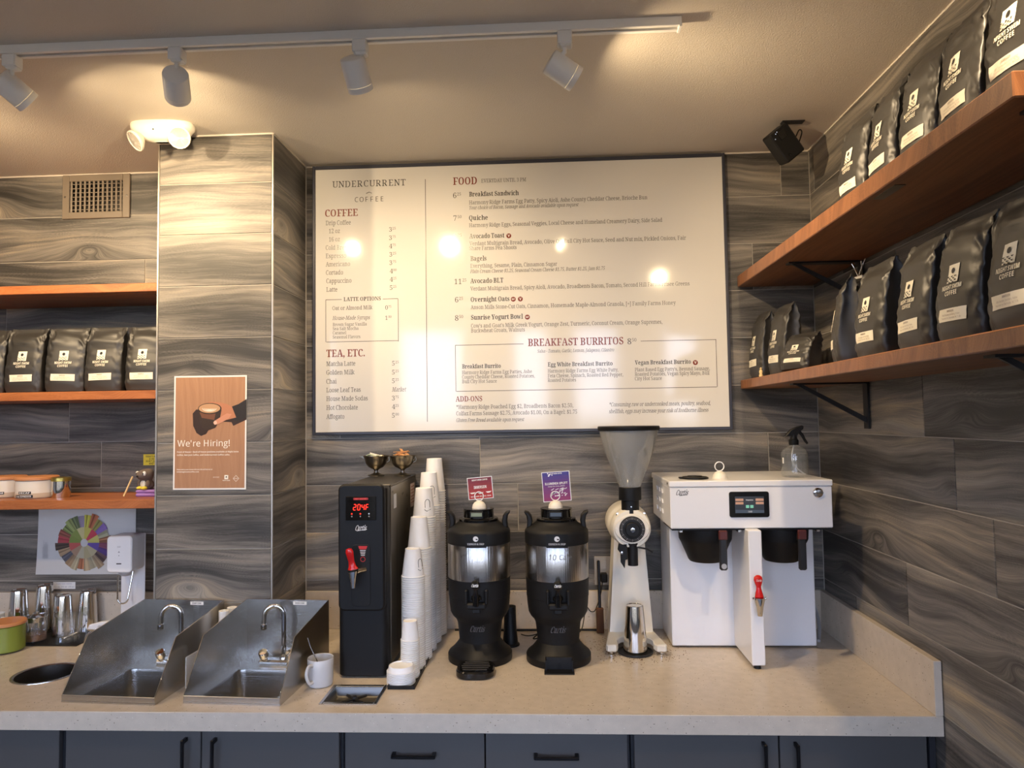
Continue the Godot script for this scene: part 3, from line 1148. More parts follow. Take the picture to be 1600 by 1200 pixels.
	var extras := [
		["ADD-ONS", 712, 753.5, 624, 11, "red"], ["*Harmony Ridge Poached Egg $2, Broadbents Bacon $2.50,", 713, 895.5, 636.5, 8.36, "soft"], ["Colfax Farms Sausage $2.75, Avocado $1.00, On a Bagel: $1.75", 713, 901.5, 646.5, 8.36, "soft"], ["Gluten Free Bread available upon request", 713, 819, 657, 7.57, "italic"],
		["*Consuming raw or undercooked meats, poultry, seafood,", 952, 1110.5, 632.5, 8.1, "italic"], ["shellfish, eggs may increase your risk of foodborne illness", 952, 1107, 643, 8.1, "italic"]]
	var rules := {
		"coffee_list": [[572, 302.5, 577, 300, 1.0], [577, 300, 581, 302, 0.8], [664.5, 280, 669, 659, 0.9]],
		"latte_options": [[509, 468.5, 534, 468.2, 0.8], [598, 467.2, 622, 467, 0.8], [622, 467, 622.5, 533.5, 0.8], [509, 468.5, 510, 534.5, 0.8], [510, 534.5, 622.5, 533.5, 0.8]],
		"burrito_box": [[711.5, 539.5, 818, 537.5, 0.8], [1001, 533, 1118.5, 530, 0.8], [711.5, 539.5, 713, 611.5, 0.8], [1118.5, 530, 1120, 604.5, 0.8], [713, 611.5, 1120, 604.5, 0.8]],
	}
	var badges := {"food_list": [[795, 368.5, "V"], [802, 467.5, "GF"], [813, 467.2, "V"], [824, 495.5, "GF"]], "burrito_box": [[1086.5, 566.5, "V"]]}
	var zt := 0.0203
	var sections := []
	for sec in [["coffee_list", coffee], ["latte_options", options], ["tea_list", tea], ["food_list", food], ["burrito_box", burritos], ["add_ons", extras.slice(0, 4)], ["food_safety_notice", extras.slice(4)]]:
		sections.append([sec[0], sec[1].filter(func(e): return not e[0].contains("|"))])
		var prices = sec[1].filter(func(e): return e[0].contains("|"))
		for e in prices:
			sections.append(["price", [e]])
	for sec in sections:
		s = Shape.new()
		var off := Vector3(-c.x, -c.y, 0.0)
		for e in sec[1]:
			var words: String = e[0]
			var a := onz(e[1], e[3], zt)
			var k := (CAM.z - zt) / F * 1.0
			var em: float = e[4] * k
			var style: String = e[5]
			s.col = RUST if style == "red" else (INK_SOFT if style in ["soft", "sans", "italic"] else INK)
			var font: Font = serif
			if style in ["bold", "red"]:
				font = serif_bold
			elif style == "sans":
				font = sans
			if words.contains("|"):
				var q := words.split("|")
				s.write(q[0], font, em, Vector3(a.x, a.y, 0.0176) + off, 22.0 * k if q[0].length() > 3 else 0.0, 0.2 if style == "italic" else 0.0)
				if q[1].is_empty():
					continue
				var dx := em * 0.56 * q[0].length()
				s.write(q[1], font, em * 0.55, Vector3(a.x + dx, a.y + em * 0.2, 0.0176) + off)
			else:
				var b := onz(e[2], e[3], zt)
				if style in ["title", "sans"] and words.length() > 4:
					# widely spaced capitals: letter by letter
					var n := words.length()
					for i in n:
						s.write(words[i], font, em, Vector3(lerpf(a.x + em * 0.3, b.x - em * 0.3, float(i) / (n - 1)), a.y, 0.0176) + off, 0.0, 0.0, true)
				else:
					s.write(words, font, em, Vector3(a.x, a.y, 0.0176) + off, b.x - a.x, 0.2 if style == "italic" else 0.0)
		s.col = INK_SOFT
		for r in rules.get(sec[0], []):
			var a := onz(r[0], r[1], zt)
			var b := onz(r[2], r[3], zt)
			if absf(a.x - b.x) < absf(a.y - b.y):
				b.x = a.x
			elif absf(a.x - b.x) > 0.03:
				b.y = a.y
			s.strip(a.x - c.x, a.y - c.y, b.x - c.x, b.y - c.y, r[4] * CAM.z / F, 0.0175)
		for r in badges.get(sec[0], []):
			var a := onz(r[0], r[1], zt)
			s.col = RUST
			s.flat(disc(0.0107, 20, Vector2(a.x - c.x, a.y - c.y)), 0.0175)
			s.col = Color(0.8, 0.74, 0.66)
			s.write(r[2], sans_bold, 0.015 if r[2] == "V" else 0.011, Vector3(a.x - c.x, a.y - c.y, 0.0178), 0.0, 0.0, true)
		part(t, sec[0], s, M.print_gloss)


# ---------------------------------------------------------------- coffee bags
const BW := 0.160
const BD := 0.095
const BH := 0.268
const BE := 0.28

var bag_noise: FastNoiseLite

class BagBend extends Bend:
	var place
	var sd := 0.0
	var skew := 0.0
	var lift := 0.0
	func _init(place_, sd_: float, skew_: float, lift_: float) -> void:
		place = place_
		sd = sd_
		skew = skew_
		lift = lift_
	func at(p: Vector3) -> Vector3:
		return place.bag_front(p.x, p.y + skew * p.x, sd, lift)

func bag_half(t: float) -> Vector2:
	var a := BW / 2 * (1.0 - 0.05 * smoothstep(0.0, 0.1, 0.1 - t) + 0.01 * sin(t * 9.0))
	var b := BD / 2 * (1.0 - 0.30 * smoothstep(0.35, 0.80, t) - 0.63 * smoothstep(0.76, 0.98, t)) * (0.86 + 0.14 * smoothstep(0.0, 0.15, t))
	return Vector2(a, maxf(b, 0.0035))

func bag_push(x: float, y: float, sd: float) -> float:
	var t := clampf(y / BH, 0, 1)
	var fine := bag_noise.get_noise_3d(x * 30.0, y * 34.0, sd * 10.0)
	var fold := 1.0 - absf(bag_noise.get_noise_3d(x * 24.0 + y * 10.0, y * 9.0 - x * 6.0, 50.0 + sd * 7.0)) * 2.4
	var side := smoothstep(0.35, 0.95, absf(x) / (BW / 2))
	return 0.0010 * fine + 0.0085 * maxf(0.0, fold) * (0.10 + 0.90 * smoothstep(0.62, 0.88, t)) * (1.0 - smoothstep(0.93, 1.0, t)) + 0.0042 * fine * side

func bag_front(x: float, y: float, sd: float, lift: float) -> Vector3:
	var t := clampf(y / BH, 0.0, 1.0)
	var ab := bag_half(t)
	var c := pow(clampf(absf(x) / ab.x, 0.0, 1.0), 1.0 / BE)
	var sn := sqrt(maxf(0.0, 1.0 - c * c))
	var z := ab.y * pow(sn, BE) * (0.80 + 0.20 * cos(PI * x / BW))
	return Vector3(x, y, z + bag_push(x, y, sd) - 0.012 * t * t + lift)

func bag_body(sd: float, slump: float) -> ArrayMesh:
	var s := Shape.new()
	var rows := []
	var nv := 34
	var nu := 56
	for j in nv + 2:
		var t := clampf((j - 1.0) / nv, 0.0, 1.0)
		var ab := bag_half(t)
		var line := []
		for i in nu:
			var a := TAU * i / nu
			var cx := signf(cos(a)) * pow(absf(cos(a)), BE)
			var cz := signf(sin(a)) * pow(absf(sin(a)), BE)
			var x := cx * ab.x
			var y := t * BH
			var z := cz * ab.y * (0.80 + 0.20 * cos(PI * x / BW))
			var pz := bag_push(x, y, sd if cz > 0 else sd + 3.0)
			z += pz * (1.0 if cz >= 0 else -1.0) * minf(1.0, absf(cz) * 2.0)
			if absf(cx) > 0.9:
				x -= signf(cx) * 0.014 * maxf(0.0, 0.8 - absf(cz)) * smoothstep(0.1, 0.6, t)
			y += 0.006 * bag_noise.get_noise_3d(x * 22.0, 0.0, sd * 9.0) * smoothstep(0.8, 1.0, t)
			var p := Vector3(x, y, z - 0.012 * t * t)
			if j == 0:
				p = Vector3(0, 0.0, 0)
			line.append(p)
		rows.append(line)
	# close the top
	var last := []
	for i in nu:
		var q: Vector3 = rows[-1][i]
		last.append(Vector3(q.x, q.y, -0.012))
	rows.append(last)
	s.grid(rows, true, true)
	return s.mesh()

func bag_patch(s: Shape, x0: float, y0: float, x1: float, y1: float, sd: float, lift: float, nx := 8, ny := 4, skew := 0.0) -> void:
	var rows := []
	for j in ny + 1:
		var line := []
		for i in nx + 1:
			var x := lerpf(x0, x1, float(i) / nx)
			line.append(bag_front(x, lerpf(y0, y1, float(j) / ny) + skew * x, sd, lift))
		rows.append(line)
	s.grid(rows)

func make_bag(sd: float, label: String) -> Node3D:
	var t := thing("coffee_bag", label, "coffee bag")
	part_mesh(t, "pouch", bag_body(sd, 0.0), M.bag)
	var up := Vector3(0, 0, 0)
	var s := Shape.new()
	var lx := 0.0 + 0.004 * sin(sd * 5.0)
	bag_patch(s, lx - 0.0185, 0.132, lx + 0.0185, 0.172, sd, 0.0012, 6, 6)
	var bend := BagBend.new(self, sd, 0.0, 0.0016)
	s.write("NIGHT SWIM", sans_bold, 0.0135, Vector3(lx, 0.122, 0), 0.066, 0.0, true, bend)
	s.write("COFFEE", sans_bold, 0.0135, Vector3(lx, 0.109, 0), 0.042, 0.0, true, bend)
	part(t, "logo", s, M.bag_print, "white square logo with sun and waves over white lettering")
	var d := Shape.new()
	var dot := disc(0.0062, 14, Vector2(lx, 0.158))
	for e in 4:
		for i in 3:
			var px := lx - 0.0125 + i * 0.0125 + (0.004 if e % 2 else -0.002)
			if px > lx + 0.014:
				continue
			var py := 0.1465 - e * 0.0042
			var tri_ := PackedVector2Array([Vector2(px - 0.0042, py), Vector2(px + 0.0042, py), Vector2(px, py - 0.0032)])
			print_bent(d, tri_, bend, 0.0007)
	print_bent(d, dot, bend, 0.0007)
	part(t, "logo_marks", d, M.bag_dark)
	s = Shape.new()
	var sk: float = 0.03 * sin(sd * 3.0)
	bag_patch(s, lx - 0.048, 0.048, lx + 0.048, 0.076, sd, 0.0013, 8, 3, sk)
	var lab := part(t, "label_sticker", s, M.bag_print, "cream paper sticker with small print")
	d = Shape.new()
	var bend2 := BagBend.new(self, sd, sk, 0.0019)
	d.col = Color(0.30, 0.25, 0.2)
	d.write("IMMERSION", sans_bold, 0.0062, Vector3(lx, 0.070, 0), 0.024, 0.0, true, bend2)
	d.col = Color(0.42, 0.36, 0.3)
	d.write("Milk Chocolate, Dark Berry, Praline", sans, 0.0058, Vector3(lx, 0.062, 0), 0.060, 0.0, true, bend2)
	d.write("Roasted in Charlotte, NC 5 lb", sans, 0.0058, Vector3(lx, 0.055, 0), 0.066, 0.0, true, bend2)
	part(lab, "small_print", d, M.print)
	return t

func print_bent(s: Shape, poly: PackedVector2Array, bend: Bend, more: float) -> void:
	var ids := Geometry2D.triangulate_polygon(poly)
	for k in range(0, ids.size(), 3):
		var p := []
		for q in 3:
			var v: Vector2 = poly[ids[k + q]]
			p.append(bend.at(Vector3(v.x, v.y, 0)) + Vector3(0, 0, more))
		s.tri(p[0], p[1], p[2], Vector3.BACK, Vector3.BACK, Vector3.BACK)

func build_bags() -> void:
	bag_noise = noise(FastNoiseLite.TYPE_SIMPLEX_SMOOTH, 1.0, 91, 2)
	var proto := []
	# left shelf, counted from the column
	var g1 := "coffee bags on the left middle shelf"
	var lefts := [[-1.634, 0.215, 0.02, "black coffee bag on the left shelf, right against the tiled column"], [-1.806, 0.215, -0.03, "black coffee bag on the left shelf, second from the column"],
		[-1.974, 0.21, 0.10, "black coffee bag on the left shelf, third from the column, turned slightly"], [-2.144, 0.215, -0.02, "black coffee bag with a crumpled top, fourth from the column"], [-2.318, 0.20, 0.0, "black coffee bag on the left shelf, fifth from the column"]]
	var k := 0
	for e in lefts:
		var at := Vector3(e[0], 1.9275, e[1])
		if k < 4:
			var b := make_bag(1.0 + k * 1.37, e[3])
			b.position = at
			b.rotation.y = e[2]
			b.set_meta("group", g1)
			proto.append(b)
		else:
			copy(proto[1], e[3], at, e[2], g1)
		k += 1
	var g2 := "coffee bags on the upper side shelf"
	var ups := [[0.965, "black coffee bag on the upper side shelf, nearest the back wall"], [1.147, "black coffee bag on the upper side shelf, second from the back wall"], [1.322, "black coffee bag on the upper side shelf, third from the back wall"],
		[1.490, "black coffee bag on the upper side shelf, fourth from the back wall"], [1.668, "black coffee bag on the upper side shelf, last before the shelf end"]]
	k = 0
	for e in ups:
		copy(proto[k % 4], e[1], Vector3(0.925, 2.3885, e[0]), -PI / 2 + [0.06, -0.05, 0.02, -0.04, 0.10][k], g2)
		k += 1
	var g3 := "coffee bags on the lower side shelf"
	var lows := [[0.885, 0.125, 0.0, "black coffee bag on the lower side shelf, in the corner by the back wall"], [0.905, 0.315, 0.05, "black coffee bag on the lower side shelf, standing behind the small bag"],
		[0.935, 0.80, -0.35, "black coffee bag turned aside on the lower side shelf, right of the small opened bag"], [0.925, 1.035, 0.05, "black coffee bag on the lower side shelf between the turned bag and the next"],
		[0.925, 1.268, -0.03, "black coffee bag on the lower side shelf, third left of the shelf's cut-off end"], [0.925, 1.452, 0.03, "black coffee bag on the lower side shelf, second left of the shelf's cut-off end"],
		[0.925, 1.635, 0.0, "black coffee bag on the lower side shelf with its whole label showing"], [0.925, 1.83, -0.2, "black coffee bag on the lower side shelf, mostly cut off"]]
	k = 1
	for e in lows:
		copy(proto[k % 4], e[3], Vector3(e[0], 1.9425, e[1]), -PI / 2 + e[2], g3)
		k += 1
	# the small opened bag, rolled down
	var small: Node3D = proto[2].duplicate()
	small.name = numbered("coffee_bag")
	add_child(small)
	tag(small, "small rolled-down black coffee bag leaning forward on the lower side shelf", "coffee bag", g3)
	small.transform = Transform3D(Basis(Vector3.UP, -PI / 2 + 0.45) * Basis(Vector3.RIGHT, -0.18) * Basis.from_scale(Vector3(0.80, 0.52, 0.9)), Vector3(0.885, 1.9435, 0.52))
	# binder clips on the turned bag, red ties
	var s := Shape.new()
	for e in [-1.0, 1.0]:
		s.tube([Vector3(0, 0, 0), Vector3(0.0, 0.03, e * 0.018), Vector3(0.004, 0.05, e * 0.030)], 0.0022, 6)
		s.tube([Vector3(0.0, 0.03, e * 0.018), Vector3(-0.006, 0.045, e * 0.022)], 0.0022, 6)
	s.box(Vector3(0, -0.008, 0), Vector3(0.012, 0.022, 0.05), 0.002)
	solo("binder_clip", s, M.chrome, "chrome clip holding the folded top of the turned coffee bag", "clip", Vector3(0.962, 2.212, 0.83), 0.2)


# ---------------------------------------------------------------- hand sinks
func build_sink(label: String, at: Vector3, turn: float, spout_x: float, words: String) -> void:
	var t := thing("hand_sink", label, "sink", at, turn, "drop-in sinks with splash guards")
	var hw := 0.160
	var zb := -0.208
	var zf := 0.205
	var bx := 0.126
	var b0 := -0.085
	var b1 := 0.187
	var s := Shape.new()
	# rim plate around the bowl
	slab(-hw, 0.0, zb, -bx, 0.005, zf, s)
	slab(bx, 0.0, zb, hw, 0.005, zf, s)
	slab(-bx, 0.0, zb, bx, 0.005, b0, s)
	slab(-bx, 0.0, b1, bx, 0.005, zf, s)
	part(t, "rim", s, M.steel)
	# bowl: rounded, tapering down
	s = Shape.new()
	var rows := []
	for e in [[0.005, 1.0], [-0.006, 0.985], [-0.10, 0.94], [-0.122, 0.90], [-0.130, 0.80], [-0.132, 0.0]]:
		var line := []
		for p in round_rect(bx * 2 * e[1], (b1 - b0) * e[1], 0.03 * maxf(e[1], 0.02), 5):
			line.append(Vector3(p.x, e[0], (b0 + b1) / 2 - p.y))
		rows.append(line)
	s.grid(rows, true, true)
	part(t, "bowl", s, M.steel)
	s = Shape.new()
	s.xf.origin = Vector3(0, -0.1315, (b0 + b1) / 2)
	s.lathe([Vector2(0.03, 0.0), Vector2(0.03, 0.003), Vector2(0.022, 0.002), Vector2(0.0, 0.0005)], 20)
	part(t, "drain", s, M.chrome)
	s = Shape.new()
	slab(-hw, 0.005, zf - 0.004, hw, 0.024, zf, s, 0.001)
	part(t, "front_lip", s, M.steel)
	s = Shape.new()
	slab(-hw, 0.005, zb, hw, 0.221, zb + 0.0025, s)
	part(t, "back_guard", s, M.steel)
	for e in [-1.0, 1.0]:
		s = Shape.new()
		s.xf = Transform3D(Basis(Vector3.UP, PI / 2), Vector3(e * (hw - 0.00125), 0, 0))
		# local x is -z of the sink
		s.prism(PackedVector2Array([Vector2(-zf + 0.003, 0.005), Vector2(-zf + 0.003, 0.024), Vector2(-0.093, 0.178), Vector2(-zb, 0.221), Vector2(-zb, 0.005)]), -0.00125, 0.00125)
		part(t, "side_guard", s, M.steel)
		s = Shape.new()
		s.xf = Transform3D(Basis(Vector3.UP, PI / 2), Vector3(e * (hw - 0.0015), 0, 0))
		s.tube([Vector3(-zf + 0.003, 0.024, 0), Vector3(-0.093, 0.178, 0), Vector3(-zb, 0.221, 0)], 0.0016, 6)
		part(t, "guard_hem", s, M.chrome)
	# faucet: deck plate, gooseneck and two knobs
	s = Shape.new()
	s.box(Vector3(spout_x - 0.03, 0.014, -0.150), Vector3(0.115, 0.018, 0.042), 0.006)
	var f := part(t, "faucet", s, M.chrome)
	s = Shape.new()
	var pts := [Vector3(spout_x, 0.015, -0.155), Vector3(spout_x, 0.175, -0.155)]
	pts.append_array(arc_pts(Vector3(spout_x - 0.033, 0.178, -0.145), Vector3(0.033, 0, -0.010), Vector3(0, 0.036, 0), 0.1, PI, 12))
	pts.append(Vector3(spout_x - 0.067, 0.150, -0.133))
	s.tube(pts, 0.0085, 14)
	s.xf.origin = Vector3(spout_x - 0.067, 0.132, -0.133)
	s.lathe([Vector2(0.0, 0.0), Vector2(0.0105, 0.0), Vector2(0.011, 0.002), Vector2(0.011, 0.018), Vector2(0.0085, 0.021)], 16)
	s.xf.origin = Vector3(spout_x, 0.02, -0.155)
	s.lathe([Vector2(0.016, 0.0), Vector2(0.015, 0.012), Vector2(0.0095, 0.018), Vector2(0.0085, 0.02)], 18)
	part(f, "spout", s, M.chrome)
	for kx in [-0.068, 0.034]:
		s = Shape.new()
		s.xf = Transform3D(Basis(Vector3.RIGHT, 0.5), Vector3(spout_x + kx, 0.024, -0.145))
		var prof := []
		s.lathe([Vector2(0.011, 0.0), Vector2(0.011, 0.006), Vector2(0.016, 0.010), Vector2(0.0175, 0.030), Vector2(0.015, 0.034), Vector2(0.0, 0.035)], 10, 10.0)
		part(f, "knob", s, M.chrome)
	s = Shape.new()
	slab(0.020 + spout_x * 0.3, 0.203, zb + 0.0026, 0.072 + spout_x * 0.3, 0.215, zb + 0.0036, s)
	var lab := part(t, "label_strip", s, M.white_matte)
	s = Shape.new()
	s.col = Color(0.1, 0.1, 0.1)
	s.write(words, sans_bold, 0.009, Vector3(0.046 + spout_x * 0.3, 0.209, zb + 0.0038), 0.036, 0.0, true)
	part(lab, "lettering", s, M.print)


func build_sinks() -> void:
	build_sink("stainless steel drop-in sink with splash guards, in front of the column's left half", Vector3(-1.392, TOP, 0.604), -0.07, 0.022, "DUMP SINK")
	build_sink("stainless steel drop-in sink with splash guards, beside the black water tower", Vector3(-0.993, TOP, 0.606), -0.06, 0.010, "HAND SINK")
	# round waste chute
	var t := thing("waste_chute", "round stainless steel waste chute set in the counter left of the sinks", "waste chute", Vector3(-1.80, TOP, 0.548))
	var s := Shape.new()
	s.lathe([Vector2(0.108, 0.0), Vector2(0.1075, 0.0025), Vector2(0.099, 0.003), Vector2(0.0955, 0.001)], 48)
	part(t, "rim", s, M.steel)
	s = Shape.new()
	s.lathe([Vector2(0.0955, 0.001), Vector2(0.0945, -0.10)], 48)
	part(t, "sleeve", s, M.brushed)
	s = Shape.new()
	s.lathe([Vector2(0.0945, -0.10), Vector2(0.0935, -0.62), Vector2(0.0, -0.62)], 32)
	part(t, "chute", s, M.steel_dark)
	# pitcher rinser let into the counter
	t = thing("pitcher_rinser", "small sunken steel pitcher rinser with a spray cross in front of the water tower", "rinser", Vector3(-0.636, TOP, 0.728))
	s = Shape.new()
	var hw := 0.092
	var hd := 0.079
	slab(-hw, 0, -hd, -hw + 0.011, 0.004, hd, s, 0.001)
	slab(hw - 0.011, 0, -hd, hw, 0.004, hd, s, 0.001)
	slab(-hw + 0.011, 0, -hd, hw - 0.011, 0.004, -hd + 0.015, s, 0.001)
	slab(-hw + 0.011, 0, hd - 0.015, hw - 0.011, 0.004, hd, s, 0.001)
	part(t, "rim", s, M.steel)
	s = Shape.new()
	var rows := []
	for e in [[0.003, 0.0], [-0.002, 0.001], [-0.024, 0.006], [-0.030, 0.016], [-0.031, 0.060]]:
		var line := []
		for p in round_rect((hw - 0.010 - e[1]) * 2, (hd - 0.0145 - e[1] * 0.95) * 2, 0.002, 4):
			line.append(Vector3(p.x, e[0], -p.y))
		rows.append(line)
	s.grid(rows, true, true)
	part(t, "pan", s, M.steel_dark)
	s = Shape.new()
	for e in 4:
		var d := Vector3(cos(PI / 4 + e * PI / 2), 0, sin(PI / 4 + e * PI / 2) * 0.9)
		s.tube([Vector3(0, -0.012, 0), d * 0.045 + Vector3(0, -0.012, 0)], 0.0045, 8)
	s.xf.origin = Vector3(0, -0.031, 0)
	s.lathe([Vector2(0.007, 0), Vector2(0.007, 0.02), Vector2(0.010, 0.022), Vector2(0.008, 0.027), Vector2(0.0, 0.028)], 14)
	part(t, "spray_cross", s, M.black_metal)


# ---------------------------------------------------------------- hot water tower
func seven_segment(s: Shape, what: String, x: float, y: float, w: float, h: float, z: float) -> void:
	var on: Array = {"2": [0, 1, 6, 4, 3], "0": [0, 1, 2, 3, 4, 5], "4": [5, 6, 1, 2], "F": [0, 5, 6, 4]}[what]
	var th := h * 0.11
	var sl := 0.10
	for k in on:
		var a := Vector2.ZERO
		var b := Vector2.ZERO
		match k:
			0:
				a = Vector2(0, h); b = Vector2(w, h)
			1:
				a = Vector2(w, h); b = Vector2(w, h / 2)
			2:
				a = Vector2(w, h / 2); b = Vector2(w, 0)
			3:
				a = Vector2(0, 0); b = Vector2(w, 0)
			4:
				a = Vector2(0, 0); b = Vector2(0, h / 2)
			5:
				a = Vector2(0, h / 2); b = Vector2(0, h)
			6:
				a = Vector2(0, h / 2); b = Vector2(w, h / 2)
		var d := (b - a).normalized() * th * 0.4
		a += d
		b -= d
		s.strip(x + a.x + a.y * sl, y + a.y, x + b.x + b.y * sl, y + b.y, th * 1.3, z)


func build_water_tower() -> void:
	var x0 := -0.733
	var x1 := -0.563
	var t := thing("hot_water_tower", "tall black hot water dispenser with red digits between the sink and the paper cups", "water dispenser", Vector3((x0 + x1) / 2, TOP + 0.0006, 0.312))
	var hw := (x1 - x0) / 2
	var s := Shape.new()
	slab(-hw + 0.001, 0.02, -0.285, hw - 0.001, 0.648, 0.195, s, 0.003)
	part(t, "body", s, M.steel_dark)
	s = Shape.new()
	slab(-hw, 0.646, -0.288, hw, 0.655, 0.20, s, 0.003)
	part(t, "top_cover", s, M.steel_dark)
	for p in [Vector2(-0.06, -0.25), Vector2(0.06, -0.25), Vector2(-0.06, 0.2), Vector2(0.06, 0.2)]:
		s = Shape.new()
		s.xf.origin = Vector3(p.x, 0, p.y)
		s.lathe([Vector2(0, 0), Vector2(0.015, 0.0), Vector2(0.013, 0.021), Vector2(0, 0.021)], 14)
		part(t, "foot", s, M.black)
	# lower front: black shroud
	s = Shape.new()
	var shroud := round_rect(hw * 2, 0.075, 0.022, 6)
	s.xf = Transform3D(Basis(Vector3.RIGHT, -PI / 2), Vector3(0, 0.006, 0.2335))
	s.prism(shroud, 0.0, 0.645, 0.004)
	part(t, "front_shroud", s, M.black)
	# upper front bulges out
	s = Shape.new()
	s.xf = Transform3D(Basis(), Vector3(0, 0.447, 0.0))
	s.prism(round_rect(hw * 2 - 0.008, 0.434, 0.022, 6), 0.255, 0.283, 0.006)
	part(t, "front_panel", s, M.black)
	s = Shape.new()
	s.xf.origin = Vector3(0, 0.447, 0)
	s.prism(round_rect(0.066, 0.21, 0.014, 5, Vector2(-0.001, -0.095)), 0.28, 0.2845, 0.001)
	part(t, "tap_recess", s, M.black_soft)
	# display
	s = Shape.new()
	slab(-0.053, 0.540, 0.2825, 0.053, 0.622, 0.287, s, 0.001)
	part(t, "display_bezel", s, M.black_gloss)
	s = Shape.new()
	slab(-0.048, 0.548, 0.287, 0.048, 0.605, 0.2885, s)
	var dis := part(t, "display", s, M.black_gloss)
	s = Shape.new()
	var x := -0.026
	for ch in ["2", "0", "4", "F"]:
		seven_segment(s, ch, x, 0.576, 0.0085, 0.019, 0.2888)
		x += 0.0145
	part(dis, "digit_display", s, M.led_red, "glowing red digits 204F")
	s = Shape.new()
	for e in [-0.031, -0.001]:
		s.flat(disc(0.0026, 12, Vector2(e, 0.563)), 0.2888)
	part(dis, "red_indicator_light", s, M.led_red)
	s = Shape.new()
	s.flat(disc(0.0022, 12, Vector2(0.029, 0.563)), 0.2888)
	part(dis, "white_indicator_light", s, M.led_white)
	s = Shape.new()
	s.col = Color(0.35, 0.02, 0.02)
	s.flat(round_rect(0.052, 0.008, 0.002, 3, Vector2(0.0, 0.614)), 0.2873)
	s.col = Color(0.9, 0.1, 0.08)
	s.write("HOT WATER", sans_bold, 0.007, Vector3(0, 0.614, 0.2875), 0.04, 0.0, true)
	s.col = Color(0.8, 0.8, 0.8)
	for e in [-0.031, -0.001, 0.029]:
		s.write("o", sans, 0.008, Vector3(e, 0.5545, 0.2888), 0.0, 0.0, true)
	part(dis, "panel_print", s, M.print)
	s = Shape.new()
	s.col = Color(0.75, 0.75, 0.74)
	s.write("Curtis", serif_bold, 0.024, Vector3(-0.019, 0.513, 0.2835), 0.038, 0.35)
	s.strip(-0.016, 0.5035, 0.020, 0.509, 0.0016, 0.2835)
	part(t, "maker_script", s, M.print)
	s = Shape.new()
	s.col = Color(0.55, 0.03, 0.03)
	s.flat(PackedVector2Array([Vector2(-0.010, 0.452), Vector2(0.022, 0.452), Vector2(0.018, 0.441), Vector2(-0.006, 0.441)]), 0.2848)
	s.col = Color(0.75, 0.72, 0.7)
	for k in 4:
		s.strip(-0.004 + k * 0.001, 0.437 - k * 0.0055, 0.016 - k * 0.001, 0.437 - k * 0.0055, 0.0022, 0.2848)
	s.col = Color(0.55, 0.03, 0.03)
	for k in 20:
		var a := TAU * k / 20.0
		var b := TAU * (k + 1) / 20.0
		s.strip(0.006 + cos(a) * 0.008, 0.407 + sin(a) * 0.008, 0.006 + cos(b) * 0.008, 0.407 + sin(b) * 0.008, 0.0018, 0.2848)
	part(t, "warning_print", s, M.print)
	# tap
	s = Shape.new()
	s.tube([Vector3(0.012, 0.372, 0.284), Vector3(-0.004, 0.372, 0.305), Vector3(-0.016, 0.368, 0.318)], [0.010, 0.009, 0.009], 14)
	s.xf.origin = Vector3(-0.018, 0.318, 0.32)
	s.lathe([Vector2(0.0, 0.0), Vector2(0.0075, 0.0), Vector2(0.0085, 0.012), Vector2(0.012, 0.03), Vector2(0.0165, 0.056), Vector2(0.0165, 0.062), Vector2(0.0, 0.062)], 20)
	var tap := part(t, "tap", s, M.chrome)
	s = Shape.new()
	s.xf = Transform3D(Basis(Vector3.BACK, 0.16), Vector3(-0.018, 0.378, 0.32))
	s.xf.basis = s.xf.basis * Basis(Vector3.RIGHT, 0.15)
	s.lathe([Vector2(0.0, 0.0), Vector2(0.0175, 0.0), Vector2(0.0175, 0.006), Vector2(0.013, 0.012), Vector2(0.010, 0.030), Vector2(0.0125, 0.052), Vector2(0.0135, 0.064), Vector2(0.010, 0.074), Vector2(0.0, 0.077)], 18, 50.0, 0.0, TAU, 0.55)
	part(tap, "red_handle", s, M.red, "red plastic tap handle")
	s = Shape.new()
	s.xf = Transform3D(Basis(Vector3.BACK, 0.16), Vector3(-0.018, 0.374, 0.32))
	s.lathe([Vector2(0.0, 0.0), Vector2(0.0185, 0.0), Vector2(0.0185, 0.006), Vector2(0.0, 0.006)], 18)
	part(tap, "collar", s, M.black)
	# right side: seam, screws and stickers
	s = Shape.new()
	s.xf = Transform3D(Basis(Vector3.UP, PI / 2), Vector3(hw - 0.0005, 0, 0))
	s.col = Color(0.02, 0.02, 0.02)
	s.strip(-0.10, 0.50, -0.10, 0.06, 0.003, 0.0006)
	for p in [Vector2(0.0, 0.60), Vector2(0.018, 0.602), Vector2(0.09, 0.53), Vector2(-0.165, 0.625), Vector2(0.09, 0.585)]:
		s.flat(disc(0.005, 12, p), 0.0006)
	s.col = Color(0.75, 0.76, 0.78)
	s.flat(round_rect(0.045, 0.052, 0.001, 2, Vector2(-0.128, 0.588)), 0.0006)
	s.col = Color(0.72, 0.58, 0.5)
	s.flat(round_rect(0.09, 0.095, 0.001, 2, Vector2(0.205, 0.575)), 0.0006)
	s.col = Color(0.4, 0.1, 0.08)
	for k in 6:
		s.strip(0.17, 0.61 - k * 0.013, 0.24, 0.61 - k * 0.013, 0.003, 0.0009)
	part(t, "side_stickers", s, M.print)
	# wooden panel leaning behind, left of the tower
	s = Shape.new()
	slab(-0.012, 0.0, 0.0, 0.012, 0.19, 0.05, s, 0.002)
	solo("wooden_box", s, M.lid_wood, "narrow wooden holder squeezed between the sink guard and the water tower", "box", Vector3(-0.806, TOP + 0.0005, 0.14))
	s = Shape.new()
	s.tube(curve([Vector3(0, 0.004, 0.03), Vector3(0.004, 0.10, 0.0), Vector3(-0.004, 0.2, -0.01), Vector3(0.002, 0.25, 0.0)], 8), 0.007, 8)
